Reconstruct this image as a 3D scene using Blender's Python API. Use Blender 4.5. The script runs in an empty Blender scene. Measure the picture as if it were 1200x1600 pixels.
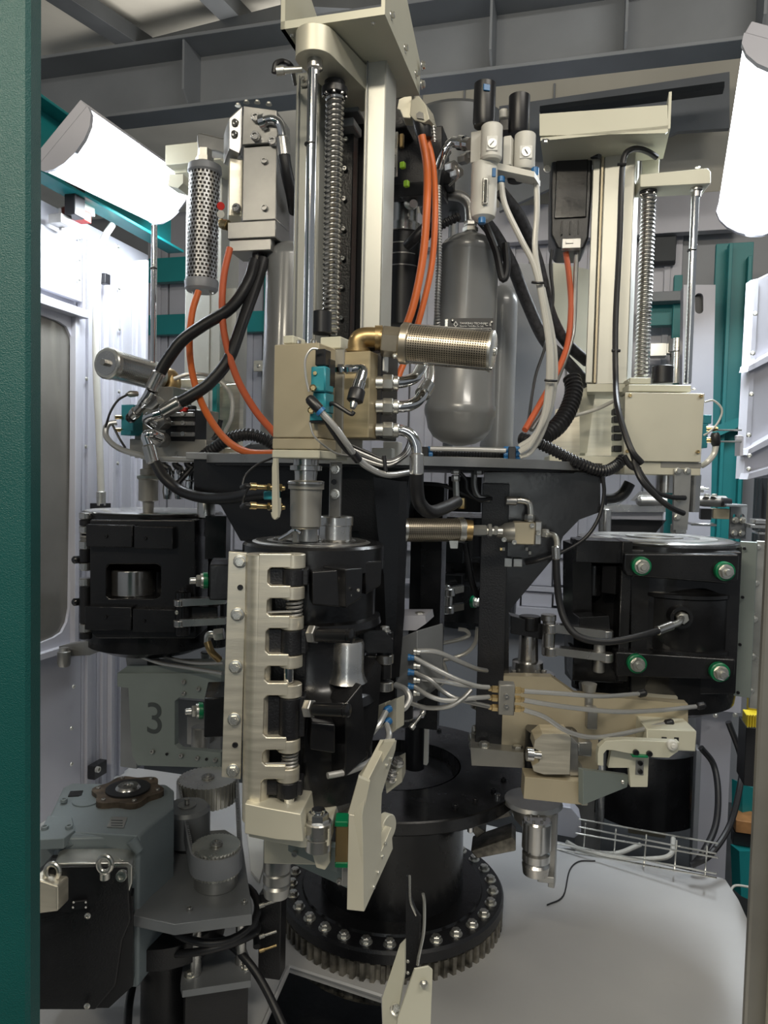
import bpy, bmesh, math, random
from mathutils import Vector, Matrix
from mathutils.geometry import tessellate_polygon
random.seed(7)
S = bpy.context.scene
COL = S.collection
# ------------------------------------------------------------------ camera, world, light, exposure
F = 1155.0                      # focal length in pixels of the 1200x1600 frame
CAM = Vector((0, 0, 1.6))
PITCH = math.radians(2.7); ROLL = math.radians(1.32)
fwd = Vector((0, math.cos(PITCH), -math.sin(PITCH)))
up0 = Vector((0, math.sin(PITCH), math.cos(PITCH))); rt0 = Vector((1, 0, 0))
c_up = up0*math.cos(ROLL) - rt0*math.sin(ROLL)
c_rt = rt0*math.cos(ROLL) + up0*math.sin(ROLL)
cd = bpy.data.cameras.new('camera'); cam = bpy.data.objects.new('camera', cd); COL.objects.link(cam)
cd.sensor_fit = 'HORIZONTAL'; cd.sensor_width = 36; cd.lens = 36*F/1200; cd.clip_start = 0.05
M = Matrix((c_rt, c_up, -fwd)).transposed().to_4x4(); M.translation = CAM
cam.matrix_world = M; S.camera = cam
S.view_settings.view_transform = 'Standard'; S.view_settings.look = 'None'
S.view_settings.gamma = 1; S.view_settings.use_curve_mapping = False
S.view_settings.exposure = 0.45
W = bpy.data.worlds.new('hall_air'); S.world = W; W.use_nodes = True
W.node_tree.nodes['Background'].inputs[0].default_value = (0.80, 0.86, 0.92, 1)
W.node_tree.nodes['Background'].inputs[1].default_value = 0.17
def area(name, loc, target, size, size_y, power, color):
    l = bpy.data.lights.new(name, 'AREA'); l.shape = 'RECTANGLE'; l.size = size; l.size_y = size_y
    l.energy = power; l.color = color
    o = bpy.data.objects.new(name, l); COL.objects.link(o); o.location = loc
    o.rotation_euler = (Vector(target)-Vector(loc)).to_track_quat('-Z', 'Y').to_euler(); return o
# first two are hall lamps above and behind the doorway, narrowed for streaked reflections
area('hall_fill_light', (-0.8, -0.7, 3.0), (0.0, 1.5, 0.9), 1.8, 0.12, 36, (1, 0.90, 0.72))
area('hall_fill_light', (1.3, -0.5, 3.7), (0.5, 1.9, 0.6), 1.8, 0.12, 30, (1, 0.94, 0.84))
area('hall_fill_light', (0.2, 5.3, 3.7), (0.2, 5.31, 5.0), 4.0, 0.8, 70, (1, 0.96, 0.9))  # added uplight hidden behind the back wall to brighten the ceiling
area('hall_fill_light', (-0.1, -1.8, 1.9), (0.1, 2.0, 1.1), 0.12, 1.6, 3.5, (0.95, 1.0, 0.98))  # added upright strip behind the viewpoint, put in for streaked reflections

# ------------------------------------------------------------------ geometry of the view
RA = -15.2                      # the cabin stands turned by this angle
def ray(px, py):
    return (fwd + c_rt*((px-600)/F) - c_up*((py-800)/F))
def P(px, py, Y):
    d = ray(px, py); return CAM + d*(Y/d.y)
def onz(px, py, z):
    d = ray(px, py); return CAM + d*((z-CAM.z)/d.z)
def ax(a):
    a = math.radians(a); return Vector((math.cos(a), math.sin(a), 0)), Vector((-math.sin(a), math.cos(a), 0))
def onpl(px, py, C, yaw):
    u, v = ax(yaw); d = ray(px, py); return CAM + d*((C-CAM).dot(v)/d.dot(v))
def sc(Y): return Y/F
Z = Vector((0, 0, 1))
UR, VR = ax(RA)

# ------------------------------------------------------------------ materials
def mat(name, col, metal=0.0, rough=0.5, var=0.06, vs=8, bump=0.0, bs=200, coat=0.0, emit=0, trans=0, brush=None, rv=0.0, spec=0.5, aniso=0):
    m = bpy.data.materials.new(name); m.use_nodes = True; nt = m.node_tree; N = nt.nodes; L = nt.links
    b = N['Principled BSDF']; b.inputs['Metallic'].default_value = metal; b.inputs['Roughness'].default_value = rough
    b.inputs['Specular IOR Level'].default_value = spec
    b.inputs['Base Color'].default_value = (*col, 1)
    if coat: b.inputs['Coat Weight'].default_value = coat; b.inputs['Coat Roughness'].default_value = 0.12
    if emit: b.inputs['Emission Color'].default_value = (*col, 1); b.inputs['Emission Strength'].default_value = emit
    if trans: b.inputs['Transmission Weight'].default_value = trans; b.inputs['IOR'].default_value = 1.3
    if var or bump or rv:
        tc = N.new('ShaderNodeTexCoord'); mp = N.new('ShaderNodeMapping'); L.new(tc.outputs['Object'], mp.inputs[0])
        if brush: mp.inputs['Scale'].default_value = brush
        n = N.new('ShaderNodeTexNoise'); n.inputs['Scale'].default_value = vs; n.inputs['Detail'].default_value = 6
        L.new(mp.outputs[0], n.inputs[0])
        if var:
            r = N.new('ShaderNodeValToRGB'); r.color_ramp.elements[0].position = 0.3; r.color_ramp.elements[1].position = 0.7
            r.color_ramp.elements[0].color = (*[max(0, c*(1-var*2)) for c in col], 1)
            r.color_ramp.elements[1].color = (*[min(1, c*(1+var)) for c in col], 1)
            L.new(n.outputs['Fac'], r.inputs[0]); L.new(r.outputs[0], b.inputs['Base Color'])
        if rv:
            mr = N.new('ShaderNodeMapRange'); mr.inputs[1].default_value = .3; mr.inputs[2].default_value = .7
            mr.inputs[3].default_value = max(0.02, rough-rv); mr.inputs[4].default_value = rough+rv
            L.new(n.outputs['Fac'], mr.inputs[0]); L.new(mr.outputs[0], b.inputs['Roughness'])
        if bump:
            n2 = N.new('ShaderNodeTexNoise'); n2.inputs['Scale'].default_value = bs; n2.inputs['Detail'].default_value = 3
            L.new(mp.outputs[0], n2.inputs[0])
            bp = N.new('ShaderNodeBump'); bp.inputs['Strength'].default_value = bump; bp.inputs['Distance'].default_value = 0.002
            L.new(n2.outputs['Fac'], bp.inputs['Height']); L.new(bp.outputs[0], b.inputs['Normal'])
    return m
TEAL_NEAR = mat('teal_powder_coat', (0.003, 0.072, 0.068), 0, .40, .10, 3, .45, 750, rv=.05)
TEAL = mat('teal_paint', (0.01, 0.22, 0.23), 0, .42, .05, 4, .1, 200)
WALL = mat('pale_grey_sheet', (0.47, 0.47, 0.52), .15, .42, .04, 3, .05, 300)
WALLD = mat('grey_frame_paint', (0.27, 0.28, 0.30), .1, .45, .05, 3, .08, 300)
BEAMG = mat('grey_primer_beam', (0.23, 0.245, 0.265), .1, .5, .08, 3, .12, 120)
CEIL = mat('beige_ceiling_sheet', (0.52, 0.50, 0.44), 0, .7, .06, 2)
TRUSS = mat('dark_roof_steel', (0.055, 0.06, 0.065), .2, .6, .1, 4)
BASE = mat('light_grey_base_sheet', (0.56, 0.56, 0.56), .25, .42, .05, 2.5, .05, 80, rv=.10)
CONC = mat('dark_concrete', (0.05, 0.055, 0.06), 0, .6, .25, 5, .3, 60)
ALU = mat('brushed_aluminium', (0.74, 0.69, 0.57), .75, .36, .06, 9, .06, 60, brush=(1, 1, 12), rv=.08)
ALUC = mat('cream_anodised_aluminium', (0.60, 0.575, 0.47), .35, .42, .04, 6, .05, 120, rv=.06)
CREAM = mat('cream_painted_steel', (0.55, 0.54, 0.44), .1, .45, .03, 5)
PROF = mat('pale_extruded_profile', (0.52, 0.52, 0.475), .35, .38, .03, 6, .03, 200)
GOLD = mat('champagne_anodised_block', (0.46, 0.385, 0.245), .55, .38, .06, 7, .05, 60, brush=(1, 1, 8), rv=.08)
TAN = mat('tan_anodised_block', (0.48, 0.42, 0.30), .4, .42, .05, 5, .04, 90, rv=.06)
STEEL = mat('machined_steel', (0.56, 0.55, 0.53), .95, .24, .06, 10, .04, 80, rv=.08)
STEELD = mat('dull_grey_steel', (0.42, 0.415, 0.40), .85, .36, .12, 10, .08, 100, rv=.1)
CHROME = mat('polished_chrome', (0.80, 0.80, 0.80), 1, .09, 0)
ZINC = mat('zinc_plated_steel', (0.68, 0.67, 0.62), .9, .3, .12, 12, rv=.08)
BLACK = mat('black_gloss_casting', (0.010, 0.010, 0.011), .0, .24, .2, 12, .08, 130, rv=.07, spec=.5)
BLACKP = mat('black_textured_plate', (0.013, 0.013, 0.015), .0, .36, .2, 8, .3, 300, rv=.08)
RUST = mat('rust_brown_edge', (0.10, 0.075, 0.065), .2, .55, .25, 20, .3, 150)
RUBBER = mat('black_rubber_hose', (0.014, 0.014, 0.016), 0, .42, .15, 20, .05, 200)
BRAID = mat('braided_grey_black_hose', (0.045, 0.045, 0.05), 0, .5, .3, 90, .4, 500)
PLASB = mat('black_plastic', (0.012, 0.012, 0.014), 0, .36, .1, 10)
ORANGE = mat('orange_cable_sheath', (0.72, 0.16, 0.035), 0, .42, .05, 8)
ORANGED = mat('red_orange_cable_sheath', (0.62, 0.13, 0.05), 0, .5, .05, 8)
TUBE = mat('silver_grey_air_tube', (0.46, 0.46, 0.45), .5, .28, .05, 10)
CLEAR = mat('milky_air_tube', (0.55, 0.54, 0.50), .1, .25, .05, 10)
TANK = mat('grey_vessel_paint', (0.22, 0.225, 0.225), .1, .30, .05, 4, .08, 90, coat=.4)
IVORY = mat('ivory_plastic', (0.66, 0.65, 0.60), 0, .42, .03, 10)
BRASS = mat('brass', (0.62, 0.47, 0.24), 1, .27, .1, 12, rv=.06)
BRASSD = mat('dull_bronze_casting', (0.38, 0.27, 0.13), .85, .36, .12, 12, .1, 90)
MESH = mat('bronze_tinted_steel_mesh', (0.42, 0.37, 0.29), .85, .34, .12, 20)
MESHG = mat('grey_steel_mesh', (0.42, 0.42, 0.42), .8, .36, .1, 20)
MESHC = mat('dark_filter_core', (0.06, 0.052, 0.042), .3, .6, .2, 20)
CASTB = mat('blue_grey_gearbox_paint', (0.22, 0.26, 0.275), .1, .40, .08, 6, .10, 70)
RUSTY = mat('oily_rusty_flange', (0.16, 0.12, 0.085), .5, .5, .35, 30, .3, 120)
GREYG = mat('green_grey_anodised_plate', (0.23, 0.265, 0.25), .3, .42, .05, 5)
GREYN = mat('mid_grey_plate', (0.23, 0.24, 0.25), .3, .42, .08, 6, .05, 80)
VALVE = mat('olive_grey_valve_block', (0.33, 0.32, 0.29), .6, .38, .08, 8, .05, 80)
TEALS = mat('teal_sensor_plastic', (0.03, 0.24, 0.30), 0, .35, .08, 10)
BLUE = mat('blue_plastic', (0.02, 0.13, 0.32), 0, .35, .05, 10)
GREEN = mat('green_plastic_ring', (0.0, 0.16, 0.06), 0, .35, .05, 10)
RED = mat('red_plastic', (0.65, 0.03, 0.02), 0, .4, .05, 10)
YELLOW = mat('yellow_plastic', (0.70, 0.55, 0.03), 0, .45, .05, 10)
LIME = mat('lime_sleeve', (0.45, 0.8, 0.05), 0, .4, .02, 10)
WHITE = mat('white_print', (0.75, 0.75, 0.72), 0, .5, 0)
DARKP = mat('dark_print', (0.05, 0.06, 0.06), 0, .5, 0)
DUCT = mat('dark_grey_duct_paint', (0.085, 0.09, 0.095), .2, .4, .1, 3)
GLASS = mat('smoked_window', (0.20, 0.19, 0.17), .35, .10, .15, 2)
CLR = mat('clear_bowl', (0.10, 0.10, 0.09), 0, .08, 0)
GREASE = mat('greasy_gear_steel', (0.20, 0.185, 0.155), .4, .36, .4, 30, .3, 120)
LAMP = mat('lit_lamp_diffuser', (0.93, 0.97, 1.0), 0, .5, 0, emit=5)
WOOD = mat('warm_hall_surface', (0.45, 0.22, 0.08), 0, .6, .3, 10)

# ------------------------------------------------------------------ mesh collecting
class G:
    def __init__(s): s.v = []; s.f = []
    def add(s, vs, fs):
        k = len(s.v); s.v += [Vector(p) for p in vs]; s.f += [tuple(i+k for i in f) for f in fs]; return s
    def box(s, c, size, yaw=0, ch=None, R=None):
        h = [x/2 for x in size]; mn = min(h)
        if ch is None: ch = min(0.0015, mn*.35)
        if R is None: u, v = ax(yaw); R = Matrix((u, v, Z)).transposed()
        c = Vector(c); idx = {}; vs = []
        for sx in (-1, 1):
            for sy in (-1, 1):
                for sz in (-1, 1):
                    sg = (sx, sy, sz)
                    for k in range(3):
                        p = Vector([sg[i]*(h[i]-(0 if i == k else ch)) for i in range(3)])
                        idx[(sg, k)] = len(vs); vs.append(c + R @ p)
        fs = []
        for k in range(3):
            i, j = (k+1) % 3, (k+2) % 3
            for sk in (-1, 1):
                q = []
                for (a, b) in ((-1, -1), (1, -1), (1, 1), (-1, 1)):
                    sg = [0]*3; sg[k] = sk; sg[i] = a; sg[j] = b; q.append(idx[(tuple(sg), k)])
                fs.append(q)
            for a in (-1, 1):
                for b in (-1, 1):
                    sg = [0]*3; sg[i] = a; sg[j] = b; q = []
                    sg[k] = -1; q += [idx[(tuple(sg), i)], idx[(tuple(sg), j)]]
                    sg[k] = 1; q += [idx[(tuple(sg), j)], idx[(tuple(sg), i)]]
                    fs.append(q)
        for sx in (-1, 1):
            for sy in (-1, 1):
                for sz in (-1, 1): fs.append([idx[((sx, sy, sz), k)] for k in range(3)])
        return s.add(vs, fs)
    def pbox(s, x0, y0, x1, y1, Y, d, yaw=RA, ch=None):
        xm, ym = (x0+x1)/2, (y0+y1)/2; C = P(xm, ym, Y); u, v = ax(yaw)
        a = onpl(x0, ym, C, yaw); b = onpl(x1, ym, C, yaw); t = onpl(xm, y0, C, yaw).z; bo = onpl(xm, y1, C, yaw).z
        w = (b-a).length; c = (a+b)/2; c.z = (t+bo)/2
        return s.box(c + v*(d/2), (w, d, t-bo), yaw, ch)
    def lathe(s, A, B, prof, n=24, closed=False, cap=True):
        A = Vector(A); B = Vector(B); d = B-A; L = d.length; w = d.normalized()
        u = w.orthogonal().normalized() if abs(w.z) < .9 else Vector((1, 0, 0)); u = (u - w*u.dot(w)).normalized(); v = w.cross(u)
        vs = []; fs = []; m = len(prof)
        for (t, r) in prof:
            for i in range(n):
                a = 2*math.pi*i/n; vs.append(A + d*t + (u*math.cos(a)+v*math.sin(a))*max(r, 1e-5))
        for k in range(m-1 if not closed else m):
            k2 = (k+1) % m
            for i in range(n):
                j = (i+1) % n; fs.append((k*n+i, k*n+j, k2*n+j, k2*n+i))
        if cap and not closed:
            fs.append(tuple(range(n))[::-1]); fs.append(tuple((m-1)*n+i for i in range(n)))
        return s.add(vs, fs)
    def cyl(s, A, B, r, n=20, r2=None, ch=None):
        L = (Vector(B)-Vector(A)).length; r2 = r if r2 is None else r2
        c = min(.0012, r*.2, L*.2) if ch is None else ch
        return s.lathe(A, B, [(0, r-c), (c/L, r), (1-c/L, r2), (1, r2-c)], n)
    def ring(s, A, B, ro, ri, n=28):
        return s.lathe(A, B, [(0, ri), (0, ro), (1, ro), (1, ri)], n, closed=True)
    def vl(s, px, Y, prof, n=24):      # vertical turned part: profile of (py, radius in px)
        ys = [p[0] for p in prof]; xm = px; C = P(xm, (min(ys)+max(ys))/2, Y); k = sc(Y)
        z = [P(xm, y, Y).z for y in ys]; z0, z1 = z[0], z[-1]
        A = Vector((C.x, C.y, z0)); B = Vector((C.x, C.y, z1))
        return s.lathe(A, B, [((zz-z0)/(z1-z0), r*k) for zz, (y, r) in zip(z, prof)], n)
    def vc(s, px, py0, py1, Y, r, n=24):
        e = min(1.2, abs(py1-py0)*.2, r*.2)
        return s.vl(px, Y, [(py0, r-e), (py0+e, r), (py1-e, r), (py1, r-e)], n)
    def pl(s, a, b, prof, n=20):       # turned part between two pixel points (px,py,Y): profile (t, r px)
        k = sc((a[2]+b[2])/2); return s.lathe(P(*a), P(*b), [(t, r*k) for t, r in prof], n)
    def tube(s, pts, r, n=10, seg=6, corr=None):
        pts = [Vector(p) for p in pts]
        if len(pts) == 2: pts = [pts[0], (pts[0]+pts[1])/2, pts[1]]
        q = [pts[0]*2-pts[1]] + pts + [pts[-1]*2-pts[-2]]; path = []
        for i in range(1, len(q)-2):
            for k in range(seg):
                t = k/seg; a, b, c, d = q[i-1], q[i], q[i+1], q[i+2]
                path.append(.5*((2*b)+(c-a)*t+(2*a-5*b+4*c-d)*t*t+(-a+3*b-3*c+d)*t**3))
        path.append(q[-2])
        if corr:
            Ls = [0]
            for i in range(1, len(path)): Ls.append(Ls[-1]+(path[i]-path[i-1]).length)
            m = max(4, int(Ls[-1]/corr[1])*4); new = []; j = 0
            for k in range(m+1):
                x = Ls[-1]*k/m
                while j < len(Ls)-2 and Ls[j+1] < x: j += 1
                f = (x-Ls[j])/max(1e-9, Ls[j+1]-Ls[j]); new.append(path[j].lerp(path[j+1], f))
            path = new
        T = [(path[min(i+1, len(path)-1)]-path[max(i-1, 0)]).normalized() for i in range(len(path))]
        nrm = T[0].orthogonal().normalized(); vs = []; fs = []
        for i, p in enumerate(path):
            nrm = (nrm - T[i]*nrm.dot(T[i])).normalized(); bi = T[i].cross(nrm)
            rr = r
            if corr: rr = r + corr[0]*(1 if i % 4 in (1, 2) else -1)
            for k in range(n):
                a = 2*math.pi*k/n; vs.append(p+(nrm*math.cos(a)+bi*math.sin(a))*rr)
        for i in range(len(path)-1):
            for k in range(n):
                j = (k+1) % n; fs.append((i*n+k, i*n+j, (i+1)*n+j, (i+1)*n+k))
        fs.append(tuple(range(n))[::-1]); fs.append(tuple((len(path)-1)*n+i for i in range(n)))
        return s.add(vs, fs)
    def pt(s, pts, rpx, Yref=None, **k):
        Ym = Yref or sum(p[2] for p in pts)/len(pts); return s.tube([P(*p) for p in pts], rpx*sc(Ym), **k)
    def prism(s, outer, d, holes=()):
        loops = [[Vector(p) for p in outer]] + [[Vector(p) for p in h] for h in holes]; d = Vector(d)
        flat = [p for l in loops for p in l]; tri = tessellate_polygon(loops); n = len(flat)
        vs = flat + [p+d for p in flat]; fs = [tuple(t) for t in tri] + [tuple(i+n for i in t)[::-1] for t in tri]
        k = 0
        for l in loops:
            m = len(l)
            for i in range(m):
                a, b = k+i, k+(i+1) % m; fs.append((a, b, b+n, a+n))
            k += m
        return s.add(vs, fs)
    def pp(s, poly, Y, d, yaw=RA, holes=(), at=None):   # upright plate with an outline, front face at Y
        C = P(*(at or (sum(p[0] for p in poly)/len(poly), sum(p[1] for p in poly)/len(poly))), Y); u, v = ax(yaw)
        return s.prism([onpl(x, y, C, yaw) for x, y in poly], v*d, [[onpl(x, y, C, yaw) for x, y in h] for h in holes])
    def hp(s, poly, z, th):            # level plate, top at z
        return s.prism([onz(x, y, z) for x, y in poly], (0, 0, -th))
    def spring(s, A, B, R, r, turns, n=6):
        A = Vector(A); B = Vector(B); d = B-A; w = d.normalized(); u = w.orthogonal().normalized(); v = w.cross(u)
        m = int(turns*12); return s.tube([A+d*(i/m)+(u*math.cos(i*math.pi/6)+v*math.sin(i*math.pi/6))*R for i in range(m+1)], r, n=n, seg=1)
    def perf(s, A, B, r, nu, nv, hole=.62, stag=False):   # tube of perforated sheet, real holes
        A = Vector(A); B = Vector(B); d = B-A; w = d.normalized(); u = w.orthogonal().normalized(); v = w.cross(u)
        def pt(a, t): return A+d*t+(u*math.cos(a)+v*math.sin(a))*r
        for i in range(nv):
            for k in range(nu):
                o = .5 if stag and i % 2 else 0
                a0, a1 = (k+o)*2*math.pi/nu, (k+1+o)*2*math.pi/nu; t0, t1 = i/nv, (i+1)/nv; h = (1-hole)/2
                b0, b1 = a0+(a1-a0)*h, a1-(a1-a0)*h; q0, q1 = t0+(t1-t0)*h, t1-(t1-t0)*h
                s.add([pt(a0, t0), pt(a1, t0), pt(a1, t1), pt(a0, t1), pt(b0, q0), pt(b1, q0), pt(b1, q1), pt(b0, q1)],
                      [(0, 1, 5, 4), (1, 2, 6, 5), (2, 3, 7, 6), (3, 0, 4, 7)])
        return s
    def hex(s, A, B, r): 
        L = (Vector(B)-Vector(A)).length; c = min(.15, .0015/L)
        return s.lathe(A, B, [(0, r*.93), (c, r), (1-c, r), (1, r*.9)], 6)
    def mesh(s, name, off=Vector((0, 0, 0)), ang=32, norm=True):
        me = bpy.data.meshes.new(name); me.from_pydata([p-off for p in s.v], [], s.f); 
        bm = bmesh.new(); bm.from_mesh(me)
        if norm: bmesh.ops.recalc_face_normals(bm, faces=bm.faces)
        for f in bm.faces: f.smooth = True
        bm.to_mesh(me); bm.free(); me.set_sharp_from_angle(angle=math.radians(ang)); return me

def root_loc(o):
    l = Vector((0, 0, 0))
    while o is not None: l += o.location; o = o.parent
    return l
def clusters(g):
    # pieces of one builder that stand apart from each other become parts of their own
    par = list(range(len(g.v)))
    def find(i):
        while par[i] != i: par[i] = par[par[i]]; i = par[i]
        return i
    for f in g.f:
        for j in f[1:]: par[find(j)] = find(f[0])
    isl = {}
    for i in range(len(g.v)): isl.setdefault(find(i), []).append(i)
    if len(isl) < 2 or len(isl) > 40: return None
    bx = []
    for k, ids in isl.items():
        P_ = [g.v[i] for i in ids]; bx.append((k, [min(p[a] for p in P_) for a in range(3)], [max(p[a] for p in P_) for a in range(3)]))
    grp = {k: k for k, _, _ in bx}
    for i in range(len(bx)):
        for j in range(i+1, len(bx)):
            (a, al, ah), (b, bl, bh) = bx[i], bx[j]
            gap = math.sqrt(sum(max(0, bl[q]-ah[q], al[q]-bh[q])**2 for q in range(3)))
            size = max(math.dist(al, ah), math.dist(bl, bh))
            if gap < .02*size:
                ga, gb = grp[a], grp[b]
                for k in grp:
                    if grp[k] == gb: grp[k] = ga
    out = {}
    for i in range(len(g.v)): out.setdefault(grp[find(i)], set()).add(i)
    if len(out) < 2: return None
    res = []
    for ids in out.values():
        h = G(); mp = {}
        for i in sorted(ids): mp[i] = len(h.v); h.v.append(g.v[i])
        h.f = [tuple(mp[i] for i in f) for f in g.f if f[0] in ids]; res.append(h)
    return res
def obj(name, g, m, parent=None, bev=0, label=None, kind=None, norm=True):
    if parent is not None and kind != 'stuff':
        cl = clusters(g)
        if cl:
            os_ = [obj1(name, h, m, parent, bev, label, kind, norm) for h in cl]; return os_[0]
    return obj1(name, g, m, parent, bev, label, kind, norm)
def obj1(name, g, m, parent=None, bev=0, label=None, kind=None, norm=True):
    off = root_loc(parent) if parent else Vector((0, 0, 0)); loc = None
    if parent is None:
        xs = [p.x for p in g.v]; ys = [p.y for p in g.v]; zs = [p.z for p in g.v]
        off = Vector(((min(xs)+max(xs))/2, (min(ys)+max(ys))/2, min(zs)))
    me = g.mesh(name, off, norm=norm); me.materials.append(m); o = bpy.data.objects.new(name, me); COL.objects.link(o)
    if parent: o.parent = parent
    else: o.location = off
    if bev:
        b = o.modifiers.new('bevel', 'BEVEL'); b.width = bev; b.segments = 2; b.limit_method = 'ANGLE'; b.angle_limit = math.radians(40)
        b.harden_normals = True
    if label: o['label'] = label
    if kind: o['kind'] = kind
    return o
def thing(name, label, cat, loc, group=None):
    o = bpy.data.objects.new(name, None); o.empty_display_size = .02; COL.objects.link(o); o.location = loc
    o['label'] = label; o['category'] = cat
    if group: o['group'] = group
    return o
def single(name, g, m, label, cat, group=None, bev=0, norm=True):
    o = obj(name, g, m, None, bev, norm=norm); o['label'] = label; o['category'] = cat
    if group: o['group'] = group
    return o
def struct(name, g, m, parent=None, bev=0): return obj(name, g, m, parent, bev, kind=None if parent else 'structure')
def rot_to(d):
    return Vector(d).normalized().to_track_quat('Z', 'Y').to_matrix().to_4x4()
PROTO = {}
def proto(kind):
    if kind in PROTO: return PROTO[kind]
    g = G()
    if kind == 'hex':       # flanged hex bolt, unit radius
        g.lathe((0, 0, 0), (0, 0, .25), [(0, 1.35), (.8, 1.3), (1, 1.1)], 18)
        g.lathe((0, 0, .25), (0, 0, 1.05), [(0, 1.0), (.85, 1.0), (1, .86)], 6); g.lathe((0, 0, 1.05), (0, 0, 1.1), [(0, .6), (1, .55)], 12)
    elif kind == 'socket':  # cap screw with hex socket
        g.lathe((0, 0, 0), (0, 0, 1), [(0, 1.0), (.85, 1.0), (1, .9), (1, .55), (.5, .5)], 14)
    elif kind == 'nut':
        g.lathe((0, 0, 0), (0, 0, .2), [(0, 1.4), (1, 1.4)], 18); g.lathe((0, 0, .2), (0, 0, 1.0), [(0, .95), (.1, 1.05), (.9, 1.05), (1, .9)], 6)
        g.lathe((0, 0, 1.0), (0, 0, 1.7), [(0, .55), (.9, .55), (1, .45)], 12)
    elif kind == 'button':
        g.lathe((0, 0, 0), (0, 0, .5), [(0, 1.0), (.5, .9), (1, .5), (1, .4), (.6, .35)], 14)
    me = g.mesh('screw'); PROTO[kind] = me; return me
def screw(kind, p, d, r, m, parent, name='bolt'):
    key = (kind, m.name)
    if key not in PROTO:
        me = proto(kind).copy(); me.materials.clear(); me.materials.append(m); PROTO[key] = me
    o = bpy.data.objects.new(name, PROTO[key]); COL.objects.link(o)
    X = rot_to(d) @ Matrix.Scale(r, 4); X.translation = Vector(p) - (root_loc(parent) if parent else Vector((0, 0, 0)))
    if parent: o.parent = parent
    o.matrix_local = X; return o
def pscrews(kind, pts, Y, yaw, rpx, m, parent, name='bolt', at=None):   # bolts on an upright face
    C = P(*(at or pts[0]), Y); u, v = ax(yaw)
    for (x, y) in pts: screw(kind, onpl(x, y, C, yaw), -v, rpx*sc(Y), m, parent, name)
def text(name, body, p, u, w, h, m, parent, ext=.0004, align='LEFT'):
    cu = bpy.data.curves.new(name, 'FONT'); cu.body = body; cu.size = h; cu.extrude = ext; cu.align_x = align
    t = bpy.data.objects.new(name, cu); COL.objects.link(t)
    me = bpy.data.meshes.new_from_object(t); bpy.data.objects.remove(t); me.name = name; me.materials.clear(); me.materials.append(m)
    o = bpy.data.objects.new(name, me); COL.objects.link(o); u = Vector(u).normalized(); w = Vector(w).normalized()
    X = Matrix((u, w, u.cross(w))).transposed().to_4x4(); X.translation = Vector(p)-(root_loc(parent) if parent else Vector((0, 0, 0)))
    if parent: o.parent = parent
    o.matrix_local = X; return o
def rrect(x0, y0, x1, y1, r, k=4):
    out = []
    for (cx, cy, a0) in ((x1-r, y0+r, -90), (x1-r, y1-r, 0), (x0+r, y1-r, 90), (x0+r, y0+r, 180)):
        for i in range(k+1):
            a = math.radians(a0+90*i/k); out.append((cx+r*math.cos(a), cy+r*math.sin(a)))
    return out
# ================================================================== THE SETTING
ZB = 0.43                                           # top of the machine's base sheet
Cb = UR*0 + VR*4.0                                  # back wall of the cabin
CL = UR*(-1.7)
def LW(px, py, off=0): return onpl(px, py, CL+UR*off, RA+90)
def lwbox(g, x0, x1, z0, z1, proud=0.0, th=.03):
    a, b = LW(x0, 745, proud), LW(x1, 745, proud); c = (a+b)/2 - UR*(th/2); c.z = (z0+z1)/2
    return g.box(c, ((b-a).length, th, z1-z0), RA+90)
def BW(px, py, off=0): return onpl(px, py, Cb-VR*off, RA)
def bwbox(g, x0, y0, x1, y1, off=0.0, th=.03):
    xm, ym = (x0+x1)/2, (y0+y1)/2; a, b = BW(x0, ym, off), BW(x1, ym, off); c = (a+b)/2 + VR*(th/2)
    z0, z1 = BW(xm, y1, off).z, BW(xm, y0, off).z; c.z = (z0+z1)/2
    return g.box(c, ((b-a).length, th, z1-z0), RA)

g = G(); g.box((0, 3, -.05), (14, 14, .1)); struct('floor', g, CONC)
# base sheet with the dark opening in front of the ring gear
hole = [onz(x, y, ZB) for x, y in ((452, 1512), (598, 1560), (603, 1640), (395, 1640))]
A = onz(1130, 1374, ZB); B = onz(1170, 1450, ZB)
outer = [onz(640, 1262, ZB)-UR*1.6, onz(640, 1262, ZB), onz(880, 1318, ZB), A, onz(1150, 1405, ZB), B, B-Vector((0, 1.2, 0)), B-Vector((2.6, 1.2, 0)), onz(640, 1262, ZB)-UR*2.0-VR*1.0]
g = G(); g.prism(outer, (0, 0, -.012), [hole]); base = struct('floor_base_sheet', g, BASE)
g = G()
for i in range(len(outer)-4):
    p, q = outer[i], outer[i+1]; d = (q-p); n = Vector((-d.y, d.x, 0)).normalized()*.006
    g.prism([p+n, q+n, q+n-Z*.07, p+n-Z*.07], -n)
obj('edge_lip', g, BASE, base)
g = G(); h2 = [p for p in hole]
g.tube([h2[3]-Z*.0, h2[0]+Z*.004, h2[1]+Z*.004, h2[2]], .006, n=6, seg=1); obj('opening_rim', g, BASE, base)

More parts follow.
